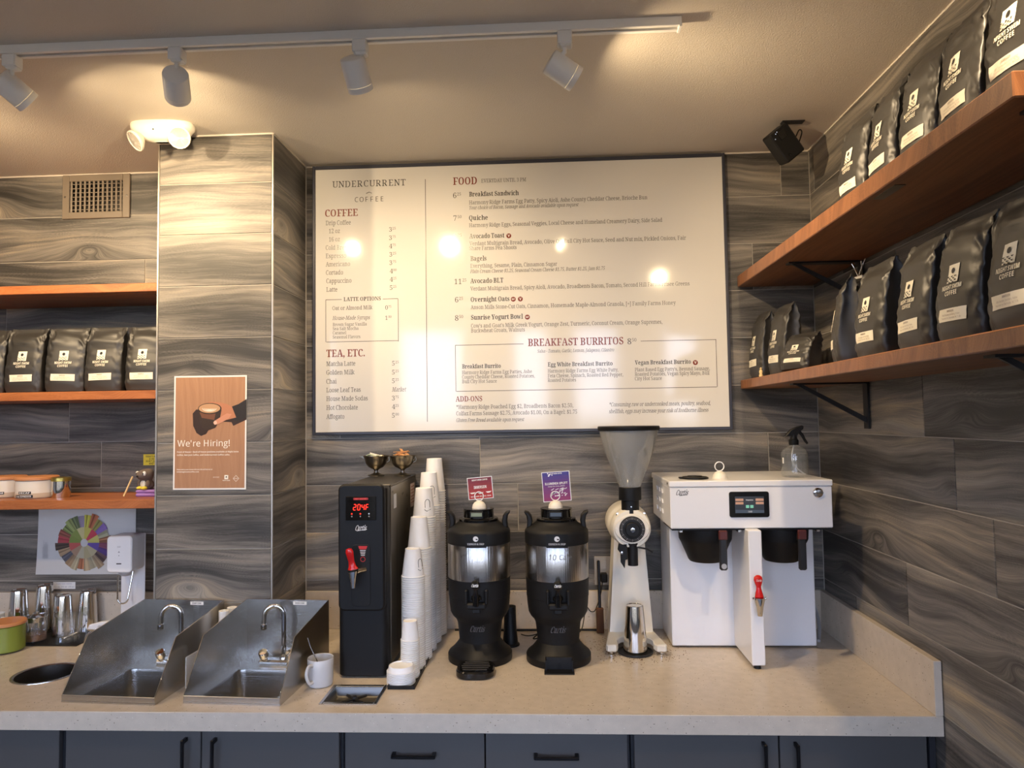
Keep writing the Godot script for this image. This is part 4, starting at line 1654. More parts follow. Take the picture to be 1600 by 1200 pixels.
	solo("black_hose", s, M.black, "black hose standing beside the water tower", "hose", Vector3(-0.760, TOP, 0.36))


# ---------------------------------------------------------------- paper cups
func cup_shape(r1: float, r2: float, h: float) -> Shape:
	var s := Shape.new()
	s.lathe([Vector2(r1 + 0.0007, 0.0005), Vector2(r1 + 0.0016, 0.0), Vector2(r1 + 0.0032, 0.0012), Vector2(r1 + 0.0032, 0.0034), Vector2(r1 + 0.0002, 0.0048), Vector2(r2, h - 0.0005), Vector2(r2 - 0.0006, h), Vector2(r2 - 0.0014, h), Vector2(r2 - 0.0019, h - 0.005), Vector2(0.0, h - 0.005)], 30, 30.0)
	return s

# the printed mark: an arch over a tick, wrapped round the cup's side
class CupBend extends Bend:
	var r1 := 0.0
	var r2 := 0.0
	var h := 0.0
	var turn := 0.0
	func _init(a: float, b: float, c: float, d: float) -> void:
		r1 = a
		r2 = b
		h = c
		turn = d
	func at(p: Vector3) -> Vector3:
		var r := lerpf(r1, r2, p.y / h) + 0.0006
		var a := turn + p.x / r
		return Vector3(sin(a) * r, p.y, cos(a) * r)

func cup_mark(o: Node3D, r1: float, r2: float, h: float, turn: float) -> void:
	var b := CupBend.new(r1, r2, h, turn)
	var line := [Vector3(-0.010, h * 0.36, 0), Vector3(-0.010, h * 0.52, 0)]
	for k in 9:
		var a := PI - PI * k / 8.0
		line.append(Vector3(cos(a) * 0.010, h * 0.52 + sin(a) * 0.013, 0))
	line.append(Vector3(0.010, h * 0.36, 0))
	var s := Shape.new()
	var pts := []
	for p in line:
		pts.append(b.at(p))
	s.tube(pts, 0.0009, 5)
	pts = []
	for p in [Vector3(-0.013, h * 0.30, 0), Vector3(-0.004, h * 0.24, 0), Vector3(0.014, h * 0.30, 0)]:
		pts.append(b.at(p))
	s.tube(pts, 0.0010, 5)
	part(o, "printed_mark", s, M.black, "black line mark, an arch over a tick")

func build_cups() -> void:
	# the black tray they stand on
	var s := Shape.new()
	slab(-0.043, 0.0, -0.325, 0.043, 0.004, 0.325, s)
	slab(-0.045, 0.0, -0.327, -0.043, 0.012, 0.327, s)
	slab(0.043, 0.0, -0.327, 0.045, 0.012, 0.327, s)
	slab(-0.045, 0.0, 0.325, 0.045, 0.012, 0.328, s)
	solo("cup_tray", s, M.black_soft, "long narrow black tray under the paper cups and lids", "tray", Vector3(-0.494, TOP + 0.0005, 0.354), 0.0)
	# [x, z, rim radius, base radius, cup height, pitch, top of the stack, size words]
	var stacks := [
		[-0.484, 0.575, 0.0300, 0.0245, 0.066, 0.0065, 1.110, "small espresso-size white paper cup", "the shortest stack behind the lids", 0.0],
		[-0.490, 0.482, 0.0395, 0.0275, 0.099, 0.0076, 1.334, "white paper cup", "the stack just behind the espresso cups", 1.05],
		[-0.486, 0.380, 0.0420, 0.0300, 0.117, 0.0080, 1.436, "white paper cup", "the middle stack", 0.0],
		[-0.484, 0.285, 0.0425, 0.0315, 0.114, 0.0088, 1.532, "white paper cup", "the stack with a printed top cup beside the tower's stickers", 0.55],
		[-0.480, 0.188, 0.0425, 0.0315, 0.134, 0.0092, 1.588, "tall white paper cup", "the second tallest stack", 0.50],
		[-0.473, 0.090, 0.0425, 0.0315, 0.136, 0.0097, 1.640, "tall white paper cup", "the tallest stack against the back wall", 0.0],
	]
	var words := ["in the shortest stack, right behind the lids", "in the stack just behind the espresso cups", "in the middle stack, its top cup unprinted", "in the fourth stack back from the lids", "in the second tallest stack", "in the tallest stack, by the back wall"]
	var n := 0
	for e in stacks:
		var me := cup_shape(e[2], e[3], e[4]).mesh()
		var y: float = TOP + 0.0050
		var cnt := int(floor((e[6] - e[4] - y) / e[5])) + 1
		var group: String = "paper cups " + words[n]
		for k in cnt:
			var top := k == cnt - 1
			var o := MeshInstance3D.new()
			o.mesh = me
			o.material_override = M.cup
			o.name = numbered("paper_cup")
			add_child(o)
			o.position = Vector3(e[0], y + k * e[5], e[1])
			tag(o, ("topmost upside-down " if top else "upside-down nested ") + e[7] + " " + words[n], "paper cup", group)
			if top and e[9] > 0.0:
				cup_mark(o, e[2], e[3], e[4], e[9])
		n += 1
	# lids
	s = Shape.new()
	s.lathe([Vector2(0.0450, 0.0), Vector2(0.0478, 0.0006), Vector2(0.0482, 0.0026), Vector2(0.0450, 0.0040), Vector2(0.0440, 0.0075), Vector2(0.0420, 0.0110), Vector2(0.0405, 0.0190), Vector2(0.0385, 0.0200), Vector2(0.0370, 0.0165), Vector2(0.0, 0.0160)], 40, 40.0)
	var lm := s.mesh()
	for k in 8:
		var o := MeshInstance3D.new()
		o.mesh = lm
		o.material_override = M.lid
		o.name = numbered("cup_cover")
		add_child(o)
		o.position = Vector3(-0.504, TOP + 0.0050 + k * 0.0056, 0.632)
		tag(o, "topmost white plastic lid of the stack at the tray's front" if k == 7 else "white plastic cup lid nested in the stack at the tray's front", "cup lid", "stacked lids on the black tray")


# ---------------------------------------------------------------- coffee servers
func server_body(label: String, at: Vector3, lcd_on: bool) -> Node3D:
	var t := thing("coffee_server", label, "coffee server", at, 0.0, "insulated coffee servers")
	var s := Shape.new()
	s.lathe([Vector2(0.0, 0.0), Vector2(0.117, 0.0), Vector2(0.1185, 0.004), Vector2(0.1185, 0.024), Vector2(0.115, 0.030), Vector2(0.100, 0.042), Vector2(0.086, 0.058), Vector2(0.079, 0.068), Vector2(0.076, 0.072)], 48, 30.0)
	part(t, "base", s, M.black)
	s = Shape.new()
	s.lathe([Vector2(0.076, 0.070), Vector2(0.080, 0.115), Vector2(0.083, 0.138), Vector2(0.089, 0.152), Vector2(0.101, 0.164), Vector2(0.108, 0.178), Vector2(0.1115, 0.205), Vector2(0.1135, 0.235), Vector2(0.1145, 0.236), Vector2(0.1155, 0.297), Vector2(0.1165, 0.298), Vector2(0.1165, 0.302), Vector2(0.1140, 0.303)], 56, 34.0)
	part(t, "lower_body", s, M.black_soft)
	s = Shape.new()
	s.lathe([Vector2(0.1155, 0.301), Vector2(0.1160, 0.304), Vector2(0.1160, 0.428), Vector2(0.1150, 0.430)], 72)
	part(t, "steel_band", s, M.brushed, "brushed steel band")
	s = Shape.new()
	s.lathe([Vector2(0.1150, 0.4265), Vector2(0.1175, 0.4285), Vector2(0.1175, 0.466), Vector2(0.1155, 0.474), Vector2(0.106, 0.483), Vector2(0.090, 0.492), Vector2(0.078, 0.500), Vector2(0.075, 0.506), Vector2(0.0, 0.507)], 56, 36.0)
	part(t, "collar", s, M.black_soft)
	s = Shape.new()
	s.lathe([Vector2(0.072, 0.503), Vector2(0.073, 0.506), Vector2(0.073, 0.514), Vector2(0.070, 0.517), Vector2(0.060, 0.518), Vector2(0.0575, 0.520), Vector2(0.0560, 0.545), Vector2(0.0580, 0.547), Vector2(0.0580, 0.551), Vector2(0.0, 0.552)], 44, 30.0)
	var lid := part(t, "lid", s, M.black_gloss)
	s = Shape.new()
	s.box(Vector3(-0.002, 0.5335, 0.0545), Vector3(0.050, 0.022, 0.010), 0.002)
	part(lid, "timer_housing", s, M.black)
	s = Shape.new()
	slab(-0.022, 0.5275, 0.0592, 0.018, 0.5405, 0.0602, s)
	part(lid, "timer_screen", s, M.screen if lcd_on else M.lcd)
	# carrying lugs curving up on both sides
	for e in [-1.0, 1.0]:
		s = Shape.new()
		var poly := PackedVector2Array()
		for p in [Vector2(0.092, 0.482), Vector2(0.088, 0.505), Vector2(0.092, 0.525), Vector2(0.103, 0.538), Vector2(0.117, 0.541), Vector2(0.118, 0.536), Vector2(0.110, 0.524), Vector2(0.107, 0.505), Vector2(0.110, 0.480)]:
			poly.append(Vector2(p.x * e, p.y))
		s.prism(poly, -0.020, 0.020, 0.004, 45.0)
		part(t, "handle", s, M.black_soft)
	# name badge on the collar
	s = Shape.new()
	var rows := []
	for j in 2:
		var line := []
		for i in 9:
			var a := lerpf(-0.33, 0.33, i / 8.0)
			line.append(Vector3(sin(a) * 0.1184, 0.424 + j * 0.048, cos(a) * 0.1184))
		rows.append(line)
	s.grid(rows)
	var bd := part(t, "badge", s, M.black)
	s = Shape.new()
	s.col = Color(0.72, 0.74, 0.76)
	s.flat(disc(0.0095, 24, Vector2(0, 0.456)), 0.1190)
	s.write("EXPRESS & DRIP", serif, 0.0085, Vector3(0, 0.4375, 0.1190), 0.06, 0.0, true)
	s.col = Color(0.03, 0.03, 0.03)
	s.flat(PackedVector2Array([Vector2(-0.001, 0.457), Vector2(0.008, 0.4565), Vector2(0.006, 0.4515), Vector2(0.001, 0.4525)]), 0.1193)
	part(bd, "badge_print", s, M.print)
	# tap: yoke guard, body, lever with round knob
	s = Shape.new()
	for e in [-1.0, 1.0]:
		s.box(Vector3(e * 0.036, 0.252, 0.118), Vector3(0.012, 0.052, 0.026), 0.004)
	s.box(Vector3(0, 0.222, 0.124), Vector3(0.070, 0.022, 0.026), 0.005)
	s.box(Vector3(0, 0.205, 0.118), Vector3(0.030, 0.020, 0.018), 0.003)
	part(t, "tap_guard", s, M.black_soft)
	s = Shape.new()
	s.box(Vector3(0, 0.250, 0.120), Vector3(0.036, 0.020, 0.026), 0.006)
	s.tube([Vector3(0, 0.225, 0.140), Vector3(0, 0.262, 0.140)], 0.011, 16)
	s.tube([Vector3(0, 0.258, 0.140), Vector3(0, 0.275, 0.140), Vector3(0, 0.295, 0.146)], [0.010, 0.0065, 0.006], 14)
	part(t, "tap", s, M.black_gloss)
	s = Shape.new()
	s.xf = Transform3D(Basis(Vector3.RIGHT, -0.2), Vector3(0, 0.300, 0.149))
	s.ball(Vector3.ZERO, Vector3(0.0165, 0.0175, 0.008), 20, 12)
	var kn := part(t, "tap_knob", s, M.black_gloss)
	s = Shape.new()
	s.col = Color(0.85, 0.85, 0.85)
	s.xf = Transform3D(Basis(Vector3.RIGHT, -0.2), Vector3(0, 0.300, 0.1578))
	s.write("Curtis", serif_bold, 0.0135, Vector3(0, 0, 0), 0.024, 0.3, true)
	part(kn, "knob_script", s, M.print)
	s = Shape.new()
	s.col = Color(0.075, 0.075, 0.08)
	s.xf = Transform3D(Basis(Vector3.RIGHT, 0.05), Vector3(0, 0.128, 0.0832))
	s.write("Curtis", serif_bold, 0.030, Vector3(0, 0, 0), 0.052, 0.35, true)
	part(t, "embossed_script", s, M.print_gloss)
	return t


func drip_front(t: Node3D) -> void:
	var s := Shape.new()
	s.xf = Transform3D(Basis(Vector3.RIGHT, -PI / 2), Vector3(0, 0, 0.165))
	s.prism(round_rect(0.132, 0.130, 0.045, 7), 0.0, 0.026, 0.005)
	var d := part(t, "drip_tray", s, M.black_gloss)
	s = Shape.new()
	for k in 5:
		var z := 0.128 + k * 0.018
		s.box(Vector3(0, 0.0268, z), Vector3(0.10 - absf(k - 2.0) * 0.008, 0.0022, 0.006), 0.0008)
	part(d, "grate", s, M.black_metal)


func sign_holder(label: String, at: Vector3, card_label: String, w: float, h: float, tilt: float, top_c: Color, low_c: Color, words: Array, lift: float) -> void:
	var t := thing("sign_holder", label, "sign holder", at, 0.0, "white ring sign holders")
	var s := Shape.new()
	s.lathe([Vector2(0, 0.0), Vector2(0.0265, 0.0), Vector2(0.0265, 0.002), Vector2(0.0245, 0.0125), Vector2(0.0185, 0.0215), Vector2(0.010, 0.0268), Vector2(0.0, 0.0285)], 32, 40.0)
	part(t, "weighted_dome", s, M.white_warm)
	s = Shape.new()
	var pts := arc_pts(Vector3(0, 0.0445, 0), Vector3(0.0165, 0, 0), Vector3(0, 0.0165, 0), 0.0, TAU, 28)
	s.tube(pts, 0.0017, 8, false)
	pts = arc_pts(Vector3(0, 0.0445, -0.004), Vector3(0.0165, 0, 0), Vector3(0, 0.0165, 0), 0.0, TAU, 28)
	s.tube(pts, 0.0017, 8, false)
	part(t, "wire_ring", s, M.white)
	if card_label.is_empty():
		return
	var cpos := at + Vector3(0.008, lift, -0.0015)
	var c := thing("flavour_card", card_label, "card", cpos)
	c.rotation.z = tilt
	s = Shape.new()
	slab(-w / 2, 0, -0.0009, w / 2, h, -0.0001, s)
	part(c, "sleeve", s, M.white)
	s = Shape.new()
	var b := 0.0025
	# print runs from one ink colour to the other
	var nseg := 8
	for k in nseg:
		var ya := lerpf(b, h - b, float(k) / nseg)
		var yb := lerpf(b, h - b, float(k + 1) / nseg)
		s.col = low_c.lerp(top_c, (k + 0.5) / nseg)
		s.flat(PackedVector2Array([Vector2(-w / 2 + b, ya), Vector2(w / 2 - b, ya), Vector2(w / 2 - b, yb), Vector2(-w / 2 + b, yb)]), 0.0003)
	for e in words:
		s.col = Color(0.85, 0.82, 0.8)
		s.write(e[0], e[3], e[2], Vector3(0, e[1] * h, 0.0006), e[4] * w, 0.0, true)
	if w > 0.1:
		var rng := RandomNumberGenerator.new()
		rng.seed = 12
		s.col = Color(0.82, 0.80, 0.86)
		for k in 34:
			var q := Vector2(rng.randf_range(-0.22, 0.32) * w, rng.randf_range(0.16, 0.42) * h)
			var l := rng.randf_range(0.004, 0.014)
			var a := rng.randf_range(0.2, 1.2)
			s.strip(q.x, q.y, q.x + cos(a) * l, q.y + sin(a) * l * 0.7, 0.0022, 0.0005)
		for k in 5:
			s.flat(disc(rng.randf_range(0.001, 0.003), 8, Vector2(rng.randf_range(-0.45, -0.1) * w, rng.randf_range(0.86, 0.95) * h)), 0.0005)
	else:
		for k in 3:
			var q := Vector2((k - 1) * 0.030, 0.27 * h + absf(k - 1.0) * 0.002)
			s.col = Color(0.88, 0.85, 0.8)
			s.flat(PackedVector2Array([q + Vector2(-0.011, 0.002), q + Vector2(-0.004, -0.003), q + Vector2(0.006, -0.002), q + Vector2(0.011, 0.003)]), 0.0006)
	part(c, "card_print", s, M.print_gloss)


func build_servers() -> void:
	var a := server_body("black and steel coffee server with a drip tray, beside the paper cups", Vector3(-0.262, TOP, 0.372), false)
	drip_front(a)
	var s := Shape.new()
	s.col = Color(0.05, 0.05, 0.05)
	for e in [[-0.058, 0.395, -0.052, 0.388], [-0.048, 0.398, -0.050, 0.391], [-0.048, 0.398, -0.040, 0.396], [-0.040, 0.396, -0.032, 0.402], [-0.036, 0.399, -0.030, 0.406], [-0.056, 0.392, -0.055, 0.384]]:
		var p := Vector2(e[0], e[1])
		var q := Vector2(e[2], e[3])
		s.tube([Vector3(p.x, p.y, sqrt(0.1163 * 0.1163 - p.x * p.x)), Vector3(q.x, q.y, sqrt(0.1163 * 0.1163 - q.x * q.x))], 0.0005, 4)
	part(a, "pen_mark", s, M.black)
	var b := server_body("black and steel coffee server without drip tray, beside the white grinder", Vector3(0.028, TOP, 0.384), true)
	s = Shape.new()
	slab(-0.052, 0.0, 0.095, 0.052, 0.004, 0.162, s, 0.001)
	slab(-0.048, 0.0, 0.095, -0.044, 0.040, 0.135, s)
	slab(0.044, 0.0, 0.095, 0.048, 0.040, 0.135, s)
	slab(-0.046, 0.0, 0.112, 0.046, 0.046, 0.118, s, 0.001)
	part(b, "tray_bracket", s, M.black)
	s = Shape.new()
	s.col = Color(0.12, 0.11, 0.10)
	var bend := CupBend.new(0.1160, 0.1160, 1.0, 0.0)
	for e in [["10", -0.030, 0.026], ["Cafe", 0.008, 0.024]]:
		s.write(e[0], sans, e[2], Vector3(e[1], 0.390, 0), 0.0, 0.1, false, bend)
	part(b, "pen_mark", s, M.print)
	sign_holder("white ring sign holder on the server beside the cups", Vector3(-0.258, TOP + 0.5522, 0.388), "small red flavour card with white lettering above the server beside the cups", 0.094, 0.082, 0.08, Color(0.16, 0.03, 0.05), Color(0.42, 0.035, 0.025),
		[["NIGHT SWIM COFFEE", 0.87, 0.008, sans_bold, 0.62], ["IMMERSION", 0.54, 0.0145, sans_bold, 0.5], ["BLK CURRANT, MOLASSES, CREAM", 0.13, 0.0065, sans_bold, 0.8]], 0.034)
	sign_holder("white ring sign holder on the server beside the grinder", Vector3(0.026, TOP + 0.5522, 0.398), "blue and pink flavour card with white splashes above the server", 0.104, 0.110, 0.06, Color(0.03, 0.035, 0.24), Color(0.26, 0.035, 0.12),
		[["NIGHT SWIM COFFEE", 0.93, 0.006, sans_bold, 0.45], ["ILLUMINIA UPLIFT", 0.60, 0.0115, sans_bold, 0.8], ["orange zest, honey, jasmine", 0.51, 0.006, sans, 0.6]], 0.024)
	# dark tumbler behind the first server
	var t := thing("black_canister", "dark tapered canister standing behind the server with the drip tray", "canister", Vector3(-0.158, TOP, 0.225))
	s = Shape.new()
	s.lathe([Vector2(0, 0), Vector2(0.036, 0.0), Vector2(0.037, 0.003), Vector2(0.036, 0.006), Vector2(0.030, 0.010), Vector2(0.025, 0.06), Vector2(0.023, 0.15), Vector2(0.0, 0.151)], 28, 30.0)
	part(t, "body", s, M.black)
	# cables on the counter behind the servers
	s = Shape.new()
	s.tube(curve([Vector3(-0.40, 0.005, 0.045), Vector3(-0.2, 0.005, 0.05), Vector3(0.0, 0.005, 0.045), Vector3(0.20, 0.006, 0.05)], 10), 0.0045, 8)
	solo("power_cable", s, M.black, "thick black cable lying along the back upstand", "cable", Vector3(0, TOP, 0))
	s = Shape.new()
	s.tube(curve([Vector3(-0.12, 0.003, 0.10), Vector3(-0.09, 0.006, 0.13), Vector3(-0.05, 0.003, 0.09), Vector3(-0.03, 0.025, 0.12), Vector3(-0.07, 0.004, 0.16), Vector3(-0.02, 0.003, 0.12)], 10), 0.0022, 6)
	solo("thin_cable", s, M.black, "thin looped black wire on the counter between the two servers", "cable", Vector3(0, TOP, 0))
	s = Shape.new()
	s.tube(curve([Vector3(0.11, 0.003, 0.09), Vector3(0.13, 0.02, 0.07), Vector3(0.15, 0.09, 0.03), Vector3(0.17, 0.075, 0.03), Vector3(0.19, 0.085, 0.03), Vector3(0.215, 0.16, 0.028), Vector3(0.222, 0.23, 0.035)], 10), 0.0022, 6)
	solo("thin_cable", s, M.black, "thin black wire climbing to the wall socket by the grinder", "cable", Vector3(0, TOP, 0))


# ---------------------------------------------------------------- grinder
func build_grinder() -> void:
	var cx := 0.316
	var t := thing("coffee_grinder", "white commercial coffee grinder with a large smoky funnel hopper", "coffee grinder", Vector3(cx, TOP, 0.2))
	var s := Shape.new()
	# base: plate with two prongs
	s.xf = Transform3D(Basis(Vector3.RIGHT, -PI / 2), Vector3(0, 0.018, 0))
	var o := PackedVector2Array([Vector2(-0.080, 0.13), Vector2(0.080, 0.13), Vector2(0.088, 0.02), Vector2(0.112, -0.155), Vector2(0.106, -0.165), Vector2(0.075, -0.165), Vector2(0.068, -0.150)])
	for k in 11:
		var a := -0.30 + (PI + 0.60) * k / 10.0
		o.append(Vector2(cos(a) * 0.068, -0.112 + sin(a) * 0.068))
	for p in [Vector2(-0.068, -0.150), Vector2(-0.075, -0.165), Vector2(-0.106, -0.165), Vector2(-0.112, -0.155), Vector2(-0.088, 0.02)]:
		o.append(p)
	s.prism(o, 0.0, 0.026, 0.004)
	part(t, "base", s, M.white_warm)
	for x in [-0.092, 0.092]:
		s = Shape.new()
		s.xf.origin = Vector3(x, 0, 0.148)
		s.lathe([Vector2(0, 0), Vector2(0.012, 0), Vector2(0.012, 0.007), Vector2(0.006, 0.009), Vector2(0.006, 0.019)], 14)
		part(t, "foot", s, M.chrome)
	s = Shape.new()
	for x in [-0.07, 0.07]:
		s.xf.origin = Vector3(x, 0, -0.10)
		s.lathe([Vector2(0, 0), Vector2(0.012, 0), Vector2(0.012, 0.018)], 12)
	part(t, "rear_feet", s, M.black)
	# stand
	s = Shape.new()
	var b0 := [Vector3(-0.084, 0.042, 0.005), Vector3(0.084, 0.042, 0.005), Vector3(0.084, 0.042, -0.125), Vector3(-0.084, 0.042, -0.125)]
	var b1 := [Vector3(-0.058, 0.420, 0.0), Vector3(0.058, 0.420, 0.0), Vector3(0.058, 0.420, -0.115), Vector3(-0.058, 0.420, -0.115)]
	for e in 4:
		var f := (e + 1) % 4
		var n: Vector3 = (b0[f] - b0[e]).cross(b1[e] - b0[e]).normalized()
		s.quad(b0[e], b0[f], b1[f], b1[e], n)
	s.quad(b1[0], b1[1], b1[2], b1[3], Vector3.UP)
	s.quad(b0[0], b0[1], b0[2], b0[3], Vector3.DOWN)
	part(t, "stand", s, M.white_warm)
	# motor and grinding head: turned about z
	var hy := 0.458
	s = Shape.new()
	s.xf = Transform3D(Basis(Vector3.RIGHT, PI / 2), Vector3(0, hy, -0.16))
	s.lathe([Vector2(0, 0), Vector2(0.066, 0.0), Vector2(0.076, 0.006), Vector2(0.082, 0.02), Vector2(0.083, 0.13), Vector2(0.080, 0.15), Vector2(0.070, 0.165), Vector2(0.068, 0.19)], 40, 40.0)
	part(t, "motor", s, M.white_warm)
	s = Shape.new()
	s.xf = Transform3D(Basis(Vector3.RIGHT, PI / 2), Vector3(0, hy, 0.02))
	s.lathe([Vector2(0.066, 0.0), Vector2(0.076, 0.006), Vector2(0.0775, 0.03), Vector2(0.074, 0.065), Vector2(0.070, 0.075), Vector2(0, 0.075)], 40, 40.0)
	part(t, "grinding_head", s, M.white_warm)
	s = Shape.new()
	s.xf = Transform3D(Basis(), Vector3(0, hy, 0.094))
	var plate := PackedVector2Array()
	for k in 40:
		var a := TAU * k / 40.0
		var r := 0.056 + 0.011 * pow(absf(cos(a)), 6.0)
		plate.append(Vector2(cos(a) * r, sin(a) * r))
	s.prism(plate, 0.0, 0.012, 0.003, 50.0)
	for x in [-0.059, 0.059]:
		s.xf = Transform3D(Basis(Vector3.RIGHT, PI / 2), Vector3(x, hy, 0.106))
		s.lathe([Vector2(0.0055, 0), Vector2(0.005, 0.0015), Vector2(0, 0.002)], 12)
	var fp := part(t, "face_plate", s, M.white_warm)
	s = Shape.new()
	for p in [Vector2(-0.050, 0.052), Vector2(0.050, 0.052), Vector2(-0.056, -0.040)]:
		s.xf = Transform3D(Basis(Vector3.RIGHT, PI / 2), Vector3(p.x, hy + p.y, 0.078))
		s.lathe([Vector2(0.0075, 0), Vector2(0.007, 0.004), Vector2(0, 0.005)], 12)
	part(fp, "screws", s, M.chrome)
	s = Shape.new()
	s.xf = Transform3D(Basis(Vector3.RIGHT, PI / 2), Vector3(0, hy, 0.106))
	s.lathe([Vector2(0.049, 0), Vector2(0.0485, 0.004), Vector2(0.046, 0.006), Vector2(0.028, 0.007), Vector2(0.0275, 0.017), Vector2(0.025, 0.019), Vector2(0, 0.019)], 48, 30.0)
	var dial := part(t, "grind_dial", s, M.black)
	s = Shape.new()
	s.col = Color(0.42, 0.42, 0.42)
	for k in 48:
		var a := TAU * k / 48.0
		s.strip(cos(a) * 0.037, hy + sin(a) * 0.037, cos(a) * 0.0455, hy + sin(a) * 0.0455, 0.0007 if k % 4 else 0.0014, 0.1135)
	part(dial, "dial_marks", s, M.print)
	s = Shape.new()
	s.xf = Transform3D(Basis(Vector3.RIGHT, PI / 2), Vector3(0, hy, 0.125))
	s.lathe([Vector2(0.0095, 0), Vector2(0.009, 0.005), Vector2(0, 0.006)], 6, 5.0)
	part(dial, "dial_bolt", s, M.chrome)
	# hopper neck and funnel
	var hz := 0.062
	s = Shape.new()
	s.xf.origin = Vector3(0, 0, hz)
	s.lathe([Vector2(0.034, 0.515), Vector2(0.034, 0.563), Vector2(0.043, 0.565), Vector2(0.0435, 0.568), Vector2(0.0435, 0.612), Vector2(0.0415, 0.615), Vector2(0.0, 0.615)], 36, 30.0)
	var neck := part(t, "hopper_neck", s, M.black)
	s = Shape.new()
	s.xf = Transform3D(Basis(Vector3.RIGHT, PI / 2), Vector3(0, 0.540, hz + 0.0335))
	s.lathe([Vector2(0.0035, 0), Vector2(0.003, 0.0015), Vector2(0, 0.002)], 10)
	part(neck, "neck_screw", s, M.chrome)
	s = Shape.new()
	s.xf.origin = Vector3(0, 0, hz)
	var prof := []
	for e in [[0.0395, 0.610], [0.0435, 0.622], [0.052, 0.645], [0.066, 0.680], [0.082, 0.718], [0.096, 0.758], [0.107, 0.800], [0.1135, 0.830], [0.1160, 0.843]]:
		prof.append(Vector2(e[0], e[1]))
	for i in range(prof.size() - 1, -1, -1):
		prof.append(prof[i] - Vector2(0.0025, 0.0))
	s.lathe(prof, 56, 40.0)
	part(t, "hopper", s, M.hopper, "smoky transparent funnel hopper")
	s = Shape.new()
	s.xf.origin = Vector3(0, 0, hz)
	s.lathe([Vector2(0.114, 0.832), Vector2(0.1185, 0.833), Vector2(0.1195, 0.835), Vector2(0.1195, 0.846), Vector2(0.117, 0.849), Vector2(0.0, 0.850)], 56, 30.0)
	part(t, "hopper_lid", s, M.black)
	# spout, bag clamp and lever
	s = Shape.new()
	s.xf.origin = Vector3(0.003, 0, 0.082)
	s.lathe([Vector2(0, 0.318), Vector2(0.0195, 0.318), Vector2(0.0195, 0.395), Vector2(0.022, 0.398), Vector2(0.022, 0.405), Vector2(0, 0.405)], 28, 30.0)
	part(t, "spout", s, M.black)
	s = Shape.new()
	s.prism(PackedVector2Array([Vector2(-0.050, 0.400), Vector2(-0.018, 0.402), Vector2(-0.018, 0.342), Vector2(-0.026, 0.340), Vector2(-0.030, 0.308), Vector2(-0.044, 0.330), Vector2(-0.044, 0.365), Vector2(-0.054, 0.378)]), 0.075, 0.095, 0.002)
	part(t, "bag_clamp", s, M.black)
	s = Shape.new()
	s.xf = Transform3D(Basis(Vector3.RIGHT, PI / 2), Vector3(-0.040, 0.368, 0.095))
	s.lathe([Vector2(0.006, 0), Vector2(0.005, 0.006), Vector2(0, 0.007)], 12)
	part(t, "clamp_bolt", s, M.chrome)
	s = Shape.new()
	s.tube([Vector3(0.018, 0.388, 0.09), Vector3(0.055, 0.380, 0.085), Vector3(0.078, 0.366, 0.08)], 0.0035, 8)
	part(t, "clamp_lever", s, M.black_metal)
	# steel cup upside down on a dark round tray
	s = Shape.new()
	s.lathe([Vector2(0, 0), Vector2(0.062, 0.0), Vector2(0.066, 0.003), Vector2(0.066, 0.008), Vector2(0.062, 0.008), Vector2(0.060, 0.003), Vector2(0, 0.003)], 40)
	solo("grinder_tray", s, M.black_metal, "dark round tray between the grinder's feet", "tray", Vector3(cx + 0.001, TOP, 0.313))
	s = Shape.new()
	s.lathe([Vector2(0.044, 0.0), Vector2(0.0455, 0.001), Vector2(0.0455, 0.004), Vector2(0.0325, 0.166), Vector2(0.0318, 0.1715), Vector2(0.029, 0.173), Vector2(0.0275, 0.171), Vector2(0, 0.1705)], 40, 30.0)
	solo("dosing_cup", s, M.chrome, "polished steel cup standing upside down under the grinder spout", "cup", Vector3(cx + 0.001, TOP + 0.0035, 0.313))
	# brush leaning on the wall, spilled grounds
	s = Shape.new()
	s.box(Vector3(0, 0.19, 0), Vector3(0.012, 0.20, 0.012), 0.003)
	var br := thing("counter_brush", "black-handled counter brush leaning between socket and grinder", "brush", Vector3(0.204, TOP + 0.001, 0.075))
	br.rotation.x = -0.10
	part(br, "handle", s, M.black)
	s = Shape.new()
	slab(-0.015, 0.0, -0.010, 0.015, 0.10, 0.010, s, 0.003)
	part(br, "bristles", s, M.grounds)
	s = Shape.new()
	var rng := RandomNumberGenerator.new()
	rng.seed = 4
	for k in 420:
		var a := rng.randf() * TAU
		var r := 0.070 + absf(rng.randfn(0, 0.05))
		var p := Vector3(cx + cos(a) * r * 1.25, TOP + 0.0006, 0.25 + sin(a) * r * 1.3)
		if p.z < 0.03 or p.z > 0.46:
			continue
		var q := rng.randf_range(0.0007, 0.0018)
		s.box(p, Vector3(q * 2.0, 0.001, q * 1.6))
	var st := solo("spilled_grounds", s, M.grounds, "scatter of brown coffee grounds on the counter round the grinder", "coffee grounds")
	st.set_meta("kind", "stuff")


